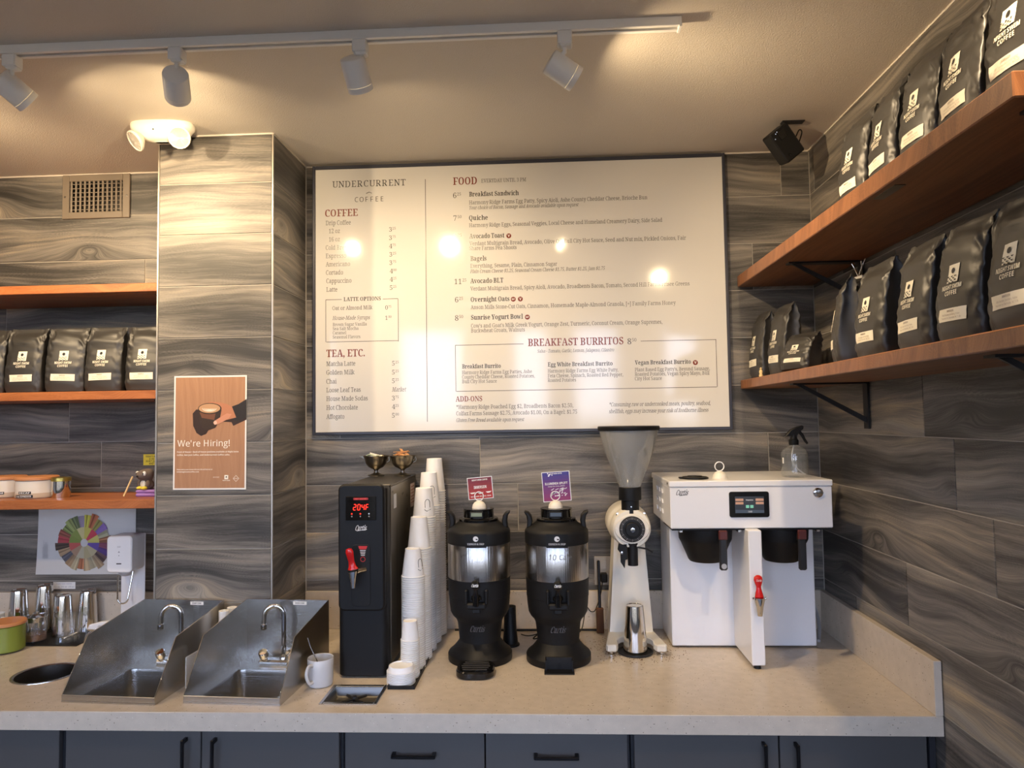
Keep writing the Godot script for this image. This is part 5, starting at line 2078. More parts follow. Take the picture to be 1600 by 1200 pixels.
# ---------------------------------------------------------------- twin brewer
func build_brewer() -> void:
	var t := thing("coffee_brewer", "white twin coffee brewer with a touch screen and two black brew baskets", "coffee brewer", Vector3(0.722, TOP, 0.26))
	var s := Shape.new()
	# head
	slab(-0.285, 0.481, -0.222, 0.285, 0.628, 0.192, s, 0.003)
	part(t, "head", s, M.white)
	s = Shape.new()
	slab(-0.288, 0.629, -0.225, 0.288, 0.651, 0.195, s, 0.003)
	part(t, "top_cover", s, M.white)
	# back body
	s = Shape.new()
	slab(-0.258, 0.008, -0.22, 0.284, 0.480, 0.0, s, 0.003)
	part(t, "body", s, M.white)
	# centre column with the water tap
	s = Shape.new()
	slab(-0.024, 0.014, 0.001, 0.022, 0.480, 0.232, s, 0.003)
	part(t, "centre_column", s, M.white)
	for p in [Vector2(-0.22, -0.19), Vector2(0.24, -0.19), Vector2(-0.001, 0.212)]:
		s = Shape.new()
		s.xf.origin = Vector3(p.x, 0, p.y)
		s.lathe([Vector2(0, 0), Vector2(0.013, 0.0), Vector2(0.011, 0.014), Vector2(0, 0.014)], 12)
		part(t, "foot", s, M.black)
	# dark underside of the head
	s = Shape.new()
	slab(-0.280, 0.474, 0.003, 0.280, 0.4805, 0.186, s)
	part(t, "underside", s, M.black)
	# screen
	s = Shape.new()
	s.xf.origin = Vector3(-0.007, 0.566, 0.191)
	s.prism(round_rect(0.140, 0.091, 0.008, 4), 0.0, 0.006, 0.0015)
	var fr := part(t, "screen_bezel", s, M.black_gloss)
	s = Shape.new()
	slab(-0.057, 0.536, 0.1968, 0.044, 0.594, 0.1976, s)
	var sc := part(fr, "touch_screen", s, M.screen)
	s = Shape.new()
	var z := 0.1980
	s.col = Color(0.035, 0.042, 0.055)
	s.flat(PackedVector2Array([Vector2(-0.0565, 0.548), Vector2(0.0435, 0.546), Vector2(0.0435, 0.5935), Vector2(-0.0565, 0.5935)]), z)
	s.col = Color(0.62, 0.36, 0.24)
	for e in [[-0.042, 0.583], [-0.042, 0.571], [0.029, 0.583], [0.029, 0.571]]:
		s.flat(round_rect(0.028, 0.0085, 0.001, 2, Vector2(e[0], e[1])), z + 0.0003)
	s.col = Color(0.25, 0.72, 0.52)
	for e in [-0.014, 0.001]:
		s.flat(round_rect(0.0115, 0.0105, 0.001, 2, Vector2(e, 0.559)), z + 0.0003)
	s.col = Color(0.85, 0.88, 0.9)
	s.write("Temperature", sans_bold, 0.0062, Vector3(-0.0065, 0.582, z + 0.0003), 0.026, 0.0, true)
	s.write("Curtis", serif_bold, 0.008, Vector3(-0.005, 0.541, z + 0.0003), 0.014, 0.3, true)
	part(fr, "screen_print", s, M.print)
	# badge, script, side louvres
	s = Shape.new()
	s.xf = Transform3D(Basis(Vector3.RIGHT, PI / 2), Vector3(0.236, 0.605, 0.191))
	s.lathe([Vector2(0.0185, 0), Vector2(0.0185, 0.002), Vector2(0.016, 0.005), Vector2(0.010, 0.0065), Vector2(0, 0.007)], 28, 40.0)
	var bd := part(t, "round_badge", s, M.chrome)
	s = Shape.new()
	s.box(Vector3(0.236, 0.605, 0.198), Vector3(0.034, 0.004, 0.002), 0.0005)
	part(bd, "badge_bar", s, M.steel_dark)
	s = Shape.new()
	s.col = Color(0.03, 0.03, 0.035)
	s.write("Curtis", serif_bold, 0.026, Vector3(-0.262, 0.609, 0.1925), 0.042, 0.35)
	s.strip(-0.252, 0.5985, -0.224, 0.6025, 0.0018, 0.1925)
	part(t, "maker_script", s, M.print)
	for i in 3:
		for j in 3:
			s = Shape.new()
			s.xf = Transform3D(Basis(Vector3.UP, -PI / 2), Vector3(-0.285, 0.592 - j * 0.038, -0.105 + i * 0.062))
			s.prism(PackedVector2Array([Vector2(-0.020, 0), Vector2(0.020, 0), Vector2(0.010, 0.016), Vector2(-0.010, 0.016)]), 0.0, 0.004, 0.0015)
			part(t, "louvre", s, M.white)
	# screw line on the cover
	s = Shape.new()
	s.xf = Transform3D(Basis(Vector3.FORWARD, PI / 2), Vector3(-0.288, 0.640, 0.16))
	s.xf.basis = Basis(Vector3.BACK, PI / 2)
	s.lathe([Vector2(0.005, 0), Vector2(0.004, 0.002), Vector2(0, 0.0025)], 10)
	part(t, "side_screw", s, M.black_metal)
	# water tap
	s = Shape.new()
	s.tube([Vector3(0, 0.262, 0.231), Vector3(0, 0.262, 0.252)], 0.0085, 14)
	s.xf.origin = Vector3(0, 0.192, 0.257)
	s.lathe([Vector2(0.0, 0.0), Vector2(0.0085, 0.0), Vector2(0.010, 0.010), Vector2(0.0125, 0.030), Vector2(0.0185, 0.054), Vector2(0.0185, 0.062), Vector2(0.0, 0.063)], 22, 30.0)
	for e in [-1.0, 1.0]:
		s.xf = Transform3D()
		s.tube([Vector3(e * 0.015, 0.250, 0.257), Vector3(e * 0.024, 0.252, 0.257)], 0.004, 8)
	var tap := part(t, "tap", s, M.chrome)
	s = Shape.new()
	s.xf = Transform3D(Basis(Vector3.RIGHT, -0.12), Vector3(0, 0.255, 0.257))
	s.lathe([Vector2(0, 0), Vector2(0.0150, 0.0), Vector2(0.0135, 0.008), Vector2(0.0085, 0.028), Vector2(0.0082, 0.036), Vector2(0.0125, 0.048), Vector2(0.0150, 0.058), Vector2(0.0135, 0.068), Vector2(0.006, 0.074), Vector2(0, 0.075)], 22, 60.0, 0.0, TAU, 0.62)
	var rh := part(tap, "red_handle", s, M.red, "red plastic tap handle")
	s = Shape.new()
	s.col = Color(0.9, 0.7, 0.68)
	s.xf = Transform3D(Basis(Vector3.RIGHT, -0.12), Vector3(0, 0.3125, 0.2605))
	s.write("Curtis", serif_bold, 0.010, Vector3(0, 0, 0), 0.018, 0.3, true)
	part(rh, "handle_script", s, M.print)
	# two brew baskets on rails
	for e in [-0.142, 0.134]:
		s = Shape.new()
		s.xf.origin = Vector3(e, 0, 0.085)
		s.lathe([Vector2(0, 0.348), Vector2(0.058, 0.348), Vector2(0.063, 0.354), Vector2(0.070, 0.372), Vector2(0.0885, 0.416), Vector2(0.092, 0.422), Vector2(0.0955, 0.430), Vector2(0.098, 0.470), Vector2(0.101, 0.473), Vector2(0, 0.473)], 44, 34.0)
		var b := part(t, "brew_basket", s, M.black)
		s = Shape.new()
		s.xf.origin = Vector3(e + 0.038, 0, 0)
		s.box(Vector3(0, 0.402, 0.196), Vector3(0.027, 0.135, 0.017), 0.005)
		s.box(Vector3(0, 0.450, 0.175), Vector3(0.024, 0.030, 0.04), 0.003)
		part(b, "handle", s, M.black_metal)
		s = Shape.new()
		s.xf.origin = Vector3(e + 0.038, 0, 0)
		s.box(Vector3(0, 0.459, 0.201), Vector3(0.030, 0.033, 0.014), 0.003)
		part(b, "handle_tag", s, mat(c8(84, 36, 32), 0.4), "dark red tag on the basket handle")
		s = Shape.new()
		s.xf = Transform3D(Basis(Vector3.RIGHT, PI / 2), Vector3(e + 0.038, 0.350, 0.2043))
		s.lathe([Vector2(0.0095, 0), Vector2(0.0095, 0.001), Vector2(0, 0.001)], 18)
		if e < 0:
			part(b, "handle_emblem", s, M.hose)
		for r in [-1.0, 1.0]:
			s = Shape.new()
			s.box(Vector3(e + r * 0.104, 0.469, 0.09), Vector3(0.012, 0.008, 0.17), 0.001)
			part(t, "basket_rail", s, M.steel)
	# stickers on the body
	s = Shape.new()
	s.flat(round_rect(0.06, 0.05, 0.001, 2, Vector2(0.062, 0.365)), 0.0012)
	var st := part(t, "rating_sticker", s, M.hose)
	s = Shape.new()
	s.col = Color(0.08, 0.08, 0.08)
	for k in 5:
		s.strip(0.038, 0.380 - k * 0.008, 0.086, 0.380 - k * 0.008, 0.002, 0.0016)
	part(st, "sticker_print", s, M.print)

	# things on top of it
	var ytop := TOP + 0.6512
	t = thing("brewer_cover", "flat black round cover lying on top of the white brewer", "cover", Vector3(0.545, ytop, 0.36))
	s = Shape.new()
	s.lathe([Vector2(0, 0), Vector2(0.042, 0.0), Vector2(0.050, 0.002), Vector2(0.050, 0.005), Vector2(0.044, 0.008), Vector2(0.028, 0.0085), Vector2(0.026, 0.011), Vector2(0, 0.011)], 36, 30.0)
	part(t, "disc", s, M.black)
	s = Shape.new()
	s.box(Vector3(-0.048, 0.0045, 0.006), Vector3(0.024, 0.006, 0.020), 0.002)
	part(t, "tab", s, M.black)
	sign_holder("white ring sign holder without a card on top of the brewer", Vector3(0.636, ytop, 0.365), "", 0, 0, 0, Color.WHITE, Color.WHITE, [], 0)
	t = thing("spray_bottle", "clear spray bottle with a black trigger on top of the white brewer", "spray bottle", Vector3(0.918, ytop, 0.34))
	var prof := []
	for e in [[0.0, 0.001], [0.040, 0.001], [0.0455, 0.004], [0.047, 0.010], [0.0475, 0.075], [0.0455, 0.090], [0.039, 0.103], [0.028, 0.112], [0.0165, 0.1165], [0.0135, 0.119], [0.0135, 0.126]]:
		prof.append(Vector2(e[0], e[1]))
	s = Shape.new()
	s.lathe(prof, 40, 40.0)
	part(t, "bottle", s, M.bottle)
	s = Shape.new()
	s.lathe([Vector2(0, 0.004), Vector2(0.0385, 0.004), Vector2(0.044, 0.007), Vector2(0.0455, 0.012), Vector2(0.046, 0.074), Vector2(0.0442, 0.089), Vector2(0.0, 0.089)], 36, 40.0)
	part(t, "water", s, M.water)
	s = Shape.new()
	s.tube(curve([Vector3(0, 0.12, 0), Vector3(-0.010, 0.07, 0.004), Vector3(0.004, 0.035, 0.008), Vector3(0.036, 0.010, 0.010)], 10), 0.0028, 8)
	part(t, "dip_tube", s, M.hose)
	s = Shape.new()
	s.lathe([Vector2(0.0165, 0.1195), Vector2(0.0175, 0.122), Vector2(0.0175, 0.138), Vector2(0.013, 0.142), Vector2(0.0105, 0.158), Vector2(0, 0.158)], 24, 30.0)
	part(t, "screw_cap", s, M.black)
	s = Shape.new()
	s.prism(PackedVector2Array([Vector2(-0.036, 0.150), Vector2(-0.030, 0.156), Vector2(-0.012, 0.176), Vector2(0.010, 0.187), Vector2(0.030, 0.192), Vector2(0.036, 0.188), Vector2(0.034, 0.178), Vector2(0.022, 0.170), Vector2(0.012, 0.155), Vector2(0.010, 0.146), Vector2(-0.010, 0.146), Vector2(-0.014, 0.154)]), -0.010, 0.010, 0.003, 40.0)
	part(t, "spray_head", s, M.black)
	s = Shape.new()
	s.tube(curve([Vector3(0.020, 0.170, 0), Vector3(0.032, 0.155, 0), Vector3(0.040, 0.138, 0), Vector3(0.050, 0.124, 0)], 6), [0.0065, 0.0065, 0.006, 0.006, 0.006, 0.006, 0.006, 0.0055, 0.0055, 0.005, 0.005, 0.005, 0.005, 0.005, 0.005, 0.0045, 0.0045, 0.004, 0.004], 10)
	part(t, "trigger", s, M.black)
	s = Shape.new()
	slab(-0.0475, 0.052, 0.012, -0.0455, 0.074, 0.022, s)
	part(t, "label_sticker", s, M.white_matte)
	# hose behind the brewer
	s = Shape.new()
	s.tube(curve([Vector3(1.035, TOP + 0.008, 0.20), Vector3(1.075, TOP + 0.05, 0.10), Vector3(1.07, TOP + 0.12, 0.05), Vector3(1.04, TOP + 0.15, 0.045), Vector3(1.012, TOP + 0.13, 0.032)], 10), 0.0065, 10)
	solo("water_hose", s, M.hose, "grey plastic hose looping out behind the brewer's right side", "hose")


# ---------------------------------------------------------------- fittings on walls and ceiling
func build_wall_fittings() -> void:
	# vent grille
	var c := Vector3(-2.006, 2.820, 0.001)
	var t := thing("vent_grille", "tan metal air vent grille on the tiled wall under the ceiling", "air vent", c)
	var hw := 0.156
	var hh := 0.100
	var iw := 0.124
	var ih := 0.070
	var s := Shape.new()
	slab(-hw, -hh, 0, -iw, hh, 0.009, s, 0.002)
	slab(iw, -hh, 0, hw, hh, 0.009, s, 0.002)
	slab(-iw, -hh, 0, iw, -ih, 0.009, s, 0.002)
	slab(-iw, ih, 0, iw, hh, 0.009, s, 0.002)
	part(t, "frame", s, M.vent)
	s = Shape.new()
	# sheet-metal duct running back into the wall
	slab(-iw, -ih, -0.196, iw, ih, -0.194, s)
	slab(-iw, -ih, -0.194, -iw + 0.0015, ih, 0.0, s)
	slab(iw - 0.0015, -ih, -0.194, iw, ih, 0.0, s)
	slab(-iw, -ih, -0.194, iw, -ih + 0.0015, 0.0, s)
	slab(-iw, ih - 0.0015, -0.194, iw, ih, 0.0, s)
	part(t, "duct", s, M.steel_dark)
	for k in 12:
		s = Shape.new()
		s.xf = Transform3D(Basis(Vector3.UP, 0.5), Vector3(-iw + 0.010 + k * (2 * iw - 0.02) / 11.0, 0, 0.0065))
		s.box(Vector3.ZERO, Vector3(0.0075, 2 * ih, 0.0016))
		part(t, "vertical_slat", s, M.vent)
	for k in 7:
		s = Shape.new()
		s.box(Vector3(0, -ih + 0.012 + k * (2 * ih - 0.024) / 6.0, 0.003), Vector3(2 * iw, 0.003, 0.0015))
		part(t, "horizontal_slat", s, M.vent)
	for x in [-0.142, 0.142]:
		s = Shape.new()
		s.xf = Transform3D(Basis(Vector3.RIGHT, PI / 2), Vector3(x, 0, 0.009))
		s.lathe([Vector2(0.0045, 0), Vector2(0.004, 0.001), Vector2(0, 0.0015)], 10)
		part(t, "screw", s, M.steel_dark)

	# emergency light under the ceiling
	var e0 := ony(245, 187, CEIL)
	t = thing("emergency_light", "white twin-head emergency light on the ceiling beside the column", "emergency light", Vector3(-1.435, CEIL, 0.475), 0.06)
	s = Shape.new()
	var rows := []
	for e in [[0.0, 0.116, 0.052], [-0.008, 0.118, 0.053], [-0.020, 0.116, 0.051], [-0.040, 0.098, 0.044], [-0.058, 0.072, 0.032], [-0.066, 0.050, 0.020], [-0.068, 0.0, 0.0]]:
		var line := []
		for k in 36:
			var a := TAU * k / 36.0
			line.append(Vector3(signf(cos(a)) * pow(absf(cos(a)), 0.75) * e[1], e[0], signf(sin(a)) * pow(absf(sin(a)), 0.75) * e[2]))
		rows.append(line)
	s.grid(rows, true)
	part(t, "body", s, M.white_warm)
	s = Shape.new()
	s.ball(Vector3(-0.014, -0.034, 0.046), Vector3(0.003, 0.003, 0.002), 10, 6)
	part(t, "test_button", s, M.black)
	for e in [[-0.085, -0.070, 0.030, Vector3(-0.55, -0.62, 0.56)], [0.085, -0.068, 0.045, Vector3(0.12, -0.30, 0.95)]]:
		var z := (e[3] as Vector3).normalized()
		var x := Vector3.UP.cross(z).normalized()
		var bs := Basis(x, z.cross(x), z) * Basis(Vector3.RIGHT, PI / 2)
		s = Shape.new()
		s.xf = Transform3D(bs, Vector3(e[0], e[1], e[2]))
		s.lathe([Vector2(0, -0.026), Vector2(0.018, -0.024), Vector2(0.034, -0.008), Vector2(0.0395, 0.0), Vector2(0.0395, 0.007), Vector2(0.035, 0.008), Vector2(0.034, 0.004)], 30, 34.0)
		var hd := part(t, "lamp_head", s, M.white_warm)
		s = Shape.new()
		s.xf = Transform3D(bs, Vector3(e[0], e[1], e[2]))
		s.lathe([Vector2(0.034, 0.0045), Vector2(0.028, 0.0015), Vector2(0.012, -0.006), Vector2(0, -0.008)], 28)
		part(hd, "reflector", s, M.reflector)
		s = Shape.new()
		s.xf = Transform3D(bs, Vector3(e[0], e[1], e[2]))
		s.lathe([Vector2(0.0345, 0.0055), Vector2(0.016, 0.0085), Vector2(0, 0.009)], 28)
		for k in 12:
			var a := TAU * k / 12.0
			s.tube([Vector3(cos(a) * 0.006, 0.009, sin(a) * 0.006), Vector3(cos(a) * 0.032, 0.0062, sin(a) * 0.032)], 0.0009, 4, false)
		part(hd, "lens", s, M.lens)
		s = Shape.new()
		s.tube([Vector3(e[0] * 0.8, -0.04, 0.01), Vector3(e[0], e[1], e[2]) - z * 0.02], 0.010, 10)
		part(hd, "swivel", s, M.white_warm)

	# black device hung from the ceiling in the corner
	var bc := onz(1228, 221, 0.32)
	t = thing("ceiling_speaker", "tilted black box device hanging from a ceiling bracket in the corner", "speaker", bc)
	s = Shape.new()
	s.xf.basis = Basis(Vector3.RIGHT, 0.18) * Basis(Vector3.UP, 0.15) * Basis(Vector3.BACK, deg_to_rad(38))
	s.xf.origin = Vector3(0, 0, -0.03)
	s.box(Vector3.ZERO, Vector3(0.085, 0.128, 0.07), 0.005)
	part(t, "housing", s, M.black)
	var keep := s.xf
	s = Shape.new()
	s.xf = keep
	s.box(Vector3(0.0, 0.038, 0.0352), Vector3(0.030, 0.034, 0.003), 0.001)
	part(t, "front_panel", s, M.black_gloss)
	s = Shape.new()
	s.xf = keep
	for p in [Vector2(-0.020, 0.055), Vector2(-0.012, 0.058), Vector2(-0.032, 0.040)]:
		s.flat(disc(0.0018, 10, p), 0.0356)
	part(t, "indicator_light", s, M.led_white)
	s = Shape.new()
	s.xf = keep * Transform3D(Basis(Vector3.RIGHT, PI / 2), Vector3(-0.018, -0.042, 0.035))
	s.lathe([Vector2(0.006, 0), Vector2(0.006, 0.002), Vector2(0.003, 0.002)], 14)
	part(t, "jack", s, M.black_gloss)
	s = Shape.new()
	slab(-0.01, CEIL - bc.y - 0.005, -0.03, 0.075, CEIL - bc.y, 0.0, s, 0.001)
	s.tube([Vector3(0.0, CEIL - bc.y - 0.003, -0.015), Vector3(-0.01, 0.05, -0.02)], 0.008, 8)
	part(t, "bracket", s, M.black_metal)
	s = Shape.new()
	s.tube(curve([Vector3(0.045, 0.02, -0.03), Vector3(0.062, 0.055, -0.03), Vector3(0.072, 0.045, -0.03), Vector3(0.058, 0.0, -0.03)], 6), 0.0025, 6)
	part(t, "cable", s, M.black)

	build_poster()

	# socket by the grinder
	t = thing("wall_socket", "grey wall socket with a black plug behind the grinder", "socket", Vector3(0.225, 1.146, 0.001))
	s = Shape.new()
	slab(-0.036, -0.058, 0, 0.036, 0.062, 0.006, s, 0.002)
	part(t, "face_plate", s, M.outlet)
	for y in [-0.022, 0.026]:
		s = Shape.new()
		s.xf.origin = Vector3(0, y, 0.006)
		s.prism(round_rect(0.030, 0.034, 0.010, 5), 0.0, 0.002, 0.0005)
		part(t, "receptacle", s, M.outlet)
	s = Shape.new()
	s.box(Vector3(0.002, -0.022, 0.022), Vector3(0.028, 0.038, 0.030), 0.004)
	part(t, "plug", s, M.black)

	# flavour wheel sheet under the lowest shelf
	var wp := 0.006
	var tl := onz(60, 797, wp)
	var br := onz(211, 897, wp)
	var cx := (tl.x + br.x) / 2
	t = thing("flavour_wheel_poster", "white paper sheet with a many-coloured wheel on the wall under the lowest shelf", "poster", Vector3(cx, br.y, 0.0))
	var w := br.x - tl.x
	var top := 1.462 - br.y
	s = Shape.new()
	rows = []
	for j in 9:
		var line := []
		var v := j / 8.0
		for i in 11:
			var u := i / 10.0
			var curl := 0.004 * pow(1.0 - v, 3.0) * (0.4 + 0.6 * (1.0 - u))
			line.append(Vector3((u - 0.5) * w - 0.006 * pow(1.0 - v, 2.0) * (1.0 - u), v * top, 0.004 + curl))
		rows.append(line)
	s.grid(rows)
	part(t, "sheet", s, M.paper)
	s = Shape.new()
	var wc := onz(132, 848, wp)
	var o := Vector2(wc.x - cx, wc.y - br.y)
	var R := 0.122
	var hues := [Color(0.42, 0.40, 0.06), Color(0.40, 0.13, 0.06), Color(0.30, 0.28, 0.08), Color(0.16, 0.10, 0.28), Color(0.35, 0.34, 0.22), Color(0.36, 0.16, 0.08), Color(0.20, 0.06, 0.10), Color(0.12, 0.06, 0.26), Color(0.10, 0.06, 0.06), Color(0.30, 0.22, 0.14), Color(0.42, 0.38, 0.26), Color(0.34, 0.26, 0.16), Color(0.36, 0.14, 0.07), Color(0.40, 0.34, 0.22), Color(0.28, 0.19, 0.11), Color(0.10, 0.10, 0.12), Color(0.40, 0.27, 0.16), Color(0.06, 0.04, 0.03), Color(0.35, 0.05, 0.06), Color(0.22, 0.07, 0.05), Color(0.17, 0.22, 0.07), Color(0.24, 0.28, 0.10), Color(0.14, 0.18, 0.08), Color(0.26, 0.22, 0.30)]
	var rng := RandomNumberGenerator.new()
	rng.seed = 9
	for k in 96:
		var a0 := PI / 2 - TAU * k / 96.0
		var a1 := PI / 2 - TAU * (k + 1.0) / 96.0
		var base: Color = hues[(k / 4) % 24]
		var f := rng.randf_range(0.55, 1.5)
		s.col = Color(base.r * f, base.g * f, base.b * f)
		var ro: float = R * [1.0, 1.08, 0.98, 1.0, 0.94, 1.02, 1.0, 0.97][(k / 4) % 8]
		var ri := R * 0.56
		s.flat(PackedVector2Array([o + Vector2(cos(a0), sin(a0)) * ri, o + Vector2(cos(a1), sin(a1)) * ri, o + Vector2(cos(a1), sin(a1)) * ro, o + Vector2(cos(a0), sin(a0)) * ro]), 0.0085)
		if k % 2 == 0:
			s.col = [Color(0.50, 0.45, 0.10), Color(0.52, 0.06, 0.09), Color(0.52, 0.48, 0.14), Color(0.12, 0.07, 0.30), Color(0.46, 0.40, 0.24), Color(0.42, 0.36, 0.20), Color(0.46, 0.42, 0.30), Color(0.38, 0.24, 0.16), Color(0.48, 0.10, 0.09), Color(0.20, 0.26, 0.06), Color(0.22, 0.28, 0.07), Color(0.56, 0.50, 0.24)][(k / 8) % 12]
			var a2 := PI / 2 - TAU * (k + 2.0) / 96.0
			s.flat(PackedVector2Array([o + Vector2(cos(a0), sin(a0)) * R * 0.14, o + Vector2(cos(a2), sin(a2)) * R * 0.14, o + Vector2(cos(a2), sin(a2)) * R * 0.56, o + Vector2(cos(a0), sin(a0)) * R * 0.56]), 0.0085)
	part(t, "wheel_print", s, M.print)
	s = Shape.new()
	s.col = Color(0.05, 0.05, 0.05)
	s.write("TASTER'S FLAVOR WHEEL", sans_bold, 0.010, Vector3(w * 0.24, top - 0.024, 0.0065), w * 0.25)
	part(t, "heading", s, M.print)
	s = Shape.new()
	s.col = Color(0.45, 0.45, 0.46)
	s.xf = Transform3D(Basis(), Vector3(0, 0, 0.004))
	for k in 9:
		s.strip(-w * 0.44 + k * 0.0028, 0.070, -w * 0.44 + k * 0.0028, 0.070 + 0.085 * (0.6 + 0.4 * sin(k * 2.2)), 0.0018, 0.0055)
	part(t, "side_print", s, M.print)
	s = Shape.new()
	s.col = Color(0.45, 0.45, 0.46)
	for k in 5:
		s.strip(w * 0.34, 0.178 - k * 0.005, w * 0.45, 0.178 - k * 0.005, 0.0022, 0.0095)
	part(t, "side_print", s, M.print)

	# sticky note and small notice
	s = Shape.new()
	var q := onz(224, 727, 0.002)
	slab(0, 0, 0, 0.075, 0.048, 0.0012, s)
	t = thing("sticky_note", "yellow note with black writing stuck to the tiles beside the column", "note", Vector3(q.x, q.y, 0.001))
	part(t, "paper", s, M.yellow)
	s = Shape.new()
	s.col = Color(0.08, 0.07, 0.02)
	for e in [["TODAY'S WIFI", 0.038, 0.056], ["IS THE", 0.027, 0.022], ["DON'T JUST", 0.017, 0.052], ["WAIT", 0.007, 0.024]]:
		s.write(e[0], sans_bold, 0.011, Vector3(0.0375, e[1], 0.0015), e[2], 0.15, true)
	part(t, "lettering", s, M.print)
	q = onz(78, 922, 0.022)
	t = thing("small_notice", "small white notice strip above the shaker tins", "notice", Vector3(q.x, q.y, 0.0215 - 0.0215))
	s = Shape.new()
	slab(0, 0, 0.001, 0.10, 0.030, 0.002, s)
	part(t, "strip", s, M.white_matte)
	s = Shape.new()
	s.col = Color(0.3, 0.25, 0.4)
	s.write("PLEASE RINSE SHAKERS", sans, 0.007, Vector3(0.05, 0.022, 0.0023), 0.07, 0.0, true)
	part(t, "lettering", s, M.print)
	s = Shape.new()
	s.col = Color(0.2, 0.2, 0.25)
	s.write("12 oz  16 oz  20 oz", sans, 0.007, Vector3(0.05, 0.009, 0.0023), 0.09, 0.0, true)
	part(t, "lettering", s, M.print)


func build_poster() -> void:
	var a := onz(272, 588, 0.372)
	var b := onz(384.5, 764.5, 0.372)
	var w := b.x - a.x
	var h := a.y - b.y
	var t := thing("hiring_poster", "brown hiring poster with a hand and coffee cup on the tiled column", "poster", Vector3((a.x + b.x) / 2, b.y, 0.3715))
	t.rotation.z = -0.004
	var s := Shape.new()
	slab(-w / 2, 0, 0, w / 2, h, 0.0014, s)
	part(t, "sheet", s, M.white_matte)
	var m := 0.006
	s = Shape.new()
	s.quad(Vector3(-w / 2 + m, m, 0.0017), Vector3(w / 2 - m, m, 0.0017), Vector3(w / 2 - m, h - m, 0.0017), Vector3(-w / 2 + m, h - m, 0.0017), Vector3.BACK, Vector2(0, 1), Vector2(0, 0), Vector2(1, 0), Vector2(1, 1))
	var pm := mat(Color.WHITE, 0.6)
	pm.albedo_texture = tex(board_image(141, Vector3(158, 116, 86), Vector3(166, 123, 92), Vector3(174, 132, 100)))
	part(t, "backdrop_print", s, pm)
	# u,v in the zoomed crop of the poster (140..770 by 100..1100) -> sheet
	s = Shape.new()
	var ph := func_free(w, h, m)
	s.xf = ph
	s.col = Color(0.028, 0.012, 0.008)
	s.flat(PackedVector2Array([Vector2(330, 395), Vector2(300, 430), Vector2(305, 540), Vector2(335, 605), Vector2(375, 632), Vector2(420, 615), Vector2(440, 580), Vector2(495, 560), Vector2(480, 400)]), 0.0001)
	s.flat(PackedVector2Array([Vector2(545, 505), Vector2(640, 512), Vector2(655, 545), Vector2(770, 490), Vector2(770, 440), Vector2(600, 470)]), 0.0001)
	s.col = Color(0.018, 0.014, 0.014)
	s.flat(PackedVector2Array([Vector2(640, 372), Vector2(700, 350), Vector2(770, 305), Vector2(770, 470), Vector2(690, 505), Vector2(660, 490)]), 0.0002)
	s.col = Color(0.46, 0.19, 0.10)
	s.flat(PackedVector2Array([Vector2(425, 338), Vector2(455, 325), Vector2(540, 335), Vector2(600, 350), Vector2(642, 372), Vector2(680, 470), Vector2(600, 490), Vector2(555, 480), Vector2(520, 420), Vector2(470, 360)]), 0.0003)
	s.col = Color(0.035, 0.016, 0.010)
	s.flat(PackedVector2Array([Vector2(346, 392), Vector2(552, 400), Vector2(535, 500), Vector2(500, 560), Vector2(440, 582), Vector2(392, 572), Vector2(365, 520)]), 0.0004)
	s.col = Color(0.16, 0.06, 0.03)
	s.flat(PackedVector2Array([Vector2(360, 420), Vector2(500, 432), Vector2(490, 490), Vector2(380, 470)]), 0.0005)
	s.col = Color(0.02, 0.012, 0.01)
	s.flat(disc(103, 32, Vector2(449, 388), 50), 0.0006)
	s.col = Color(0.50, 0.29, 0.15)
	s.flat(disc(94, 32, Vector2(447, 386), 42), 0.0007)
	s.col = Color(0.80, 0.70, 0.58)
	for k in 4:
		var r := 0.22 + k * 0.20
		for i in 14:
			var p0 := PI * 0.95 + PI * 1.05 * i / 14.0
			var p1 := PI * 0.95 + PI * 1.05 * (i + 1) / 14.0
			s.strip(447 + cos(p0) * 72 * r, 388 - sin(p0) * 30 * r, 447 + cos(p1) * 72 * r, 388 - sin(p1) * 30 * r, 5.5, 0.0008)
	s.col = Color(0.56, 0.25, 0.15)
	s.flat(PackedVector2Array([Vector2(482, 515), Vector2(490, 500), Vector2(560, 455), Vector2(600, 432), Vector2(640, 440), Vector2(615, 480), Vector2(520, 530), Vector2(492, 533)]), 0.0009)
	s.col = Color(0.72, 0.46, 0.36)
	s.flat(disc(15, 12, Vector2(499, 514), 17), 0.0010)
	part(t, "photo_print", s, M.print)
	s = Shape.new()
	s.col = Color(0.86, 0.80, 0.70)
	var sx := w / 640.0
	var sy := h / 1015.0
	var at := func_point(w, h, m, 170, 700)
	s.write("We're Hiring!", sans, 0.0325, at, 0.205 * w / 0.285)
	part(t, "heading", s, M.print)
	s = Shape.new()
	s.col = Color(0.86, 0.80, 0.70)
	for e in [["Front of House + Back of House positions available at Night Swim", 774, 0.0078, 0.24], ["Coffee, Not Just Coffee, and Undercurrent Coffee cafes.", 801, 0.0078, 0.207], ["|Please send us your resume with your info and interests at", 930, 0.0062, 0.139], ["|info@nightswimcoffee.com", 951, 0.0062, 0.086]]:
		if e[0] == "|Please send us your resume with your info and interests at":
			part(t, "lettering", s, M.print)
			s = Shape.new()
			s.col = Color(0.86, 0.80, 0.70)
		s.write(e[0].trim_prefix("|"), sans_bold, e[2], func_point(w, h, m, 168, e[1]), e[3] * w / 0.285)
	part(t, "lettering", s, M.print)
	s = Shape.new()
	s.col = Color(0.86, 0.80, 0.70)
	var p := func_point(w, h, m, 600, 1000)
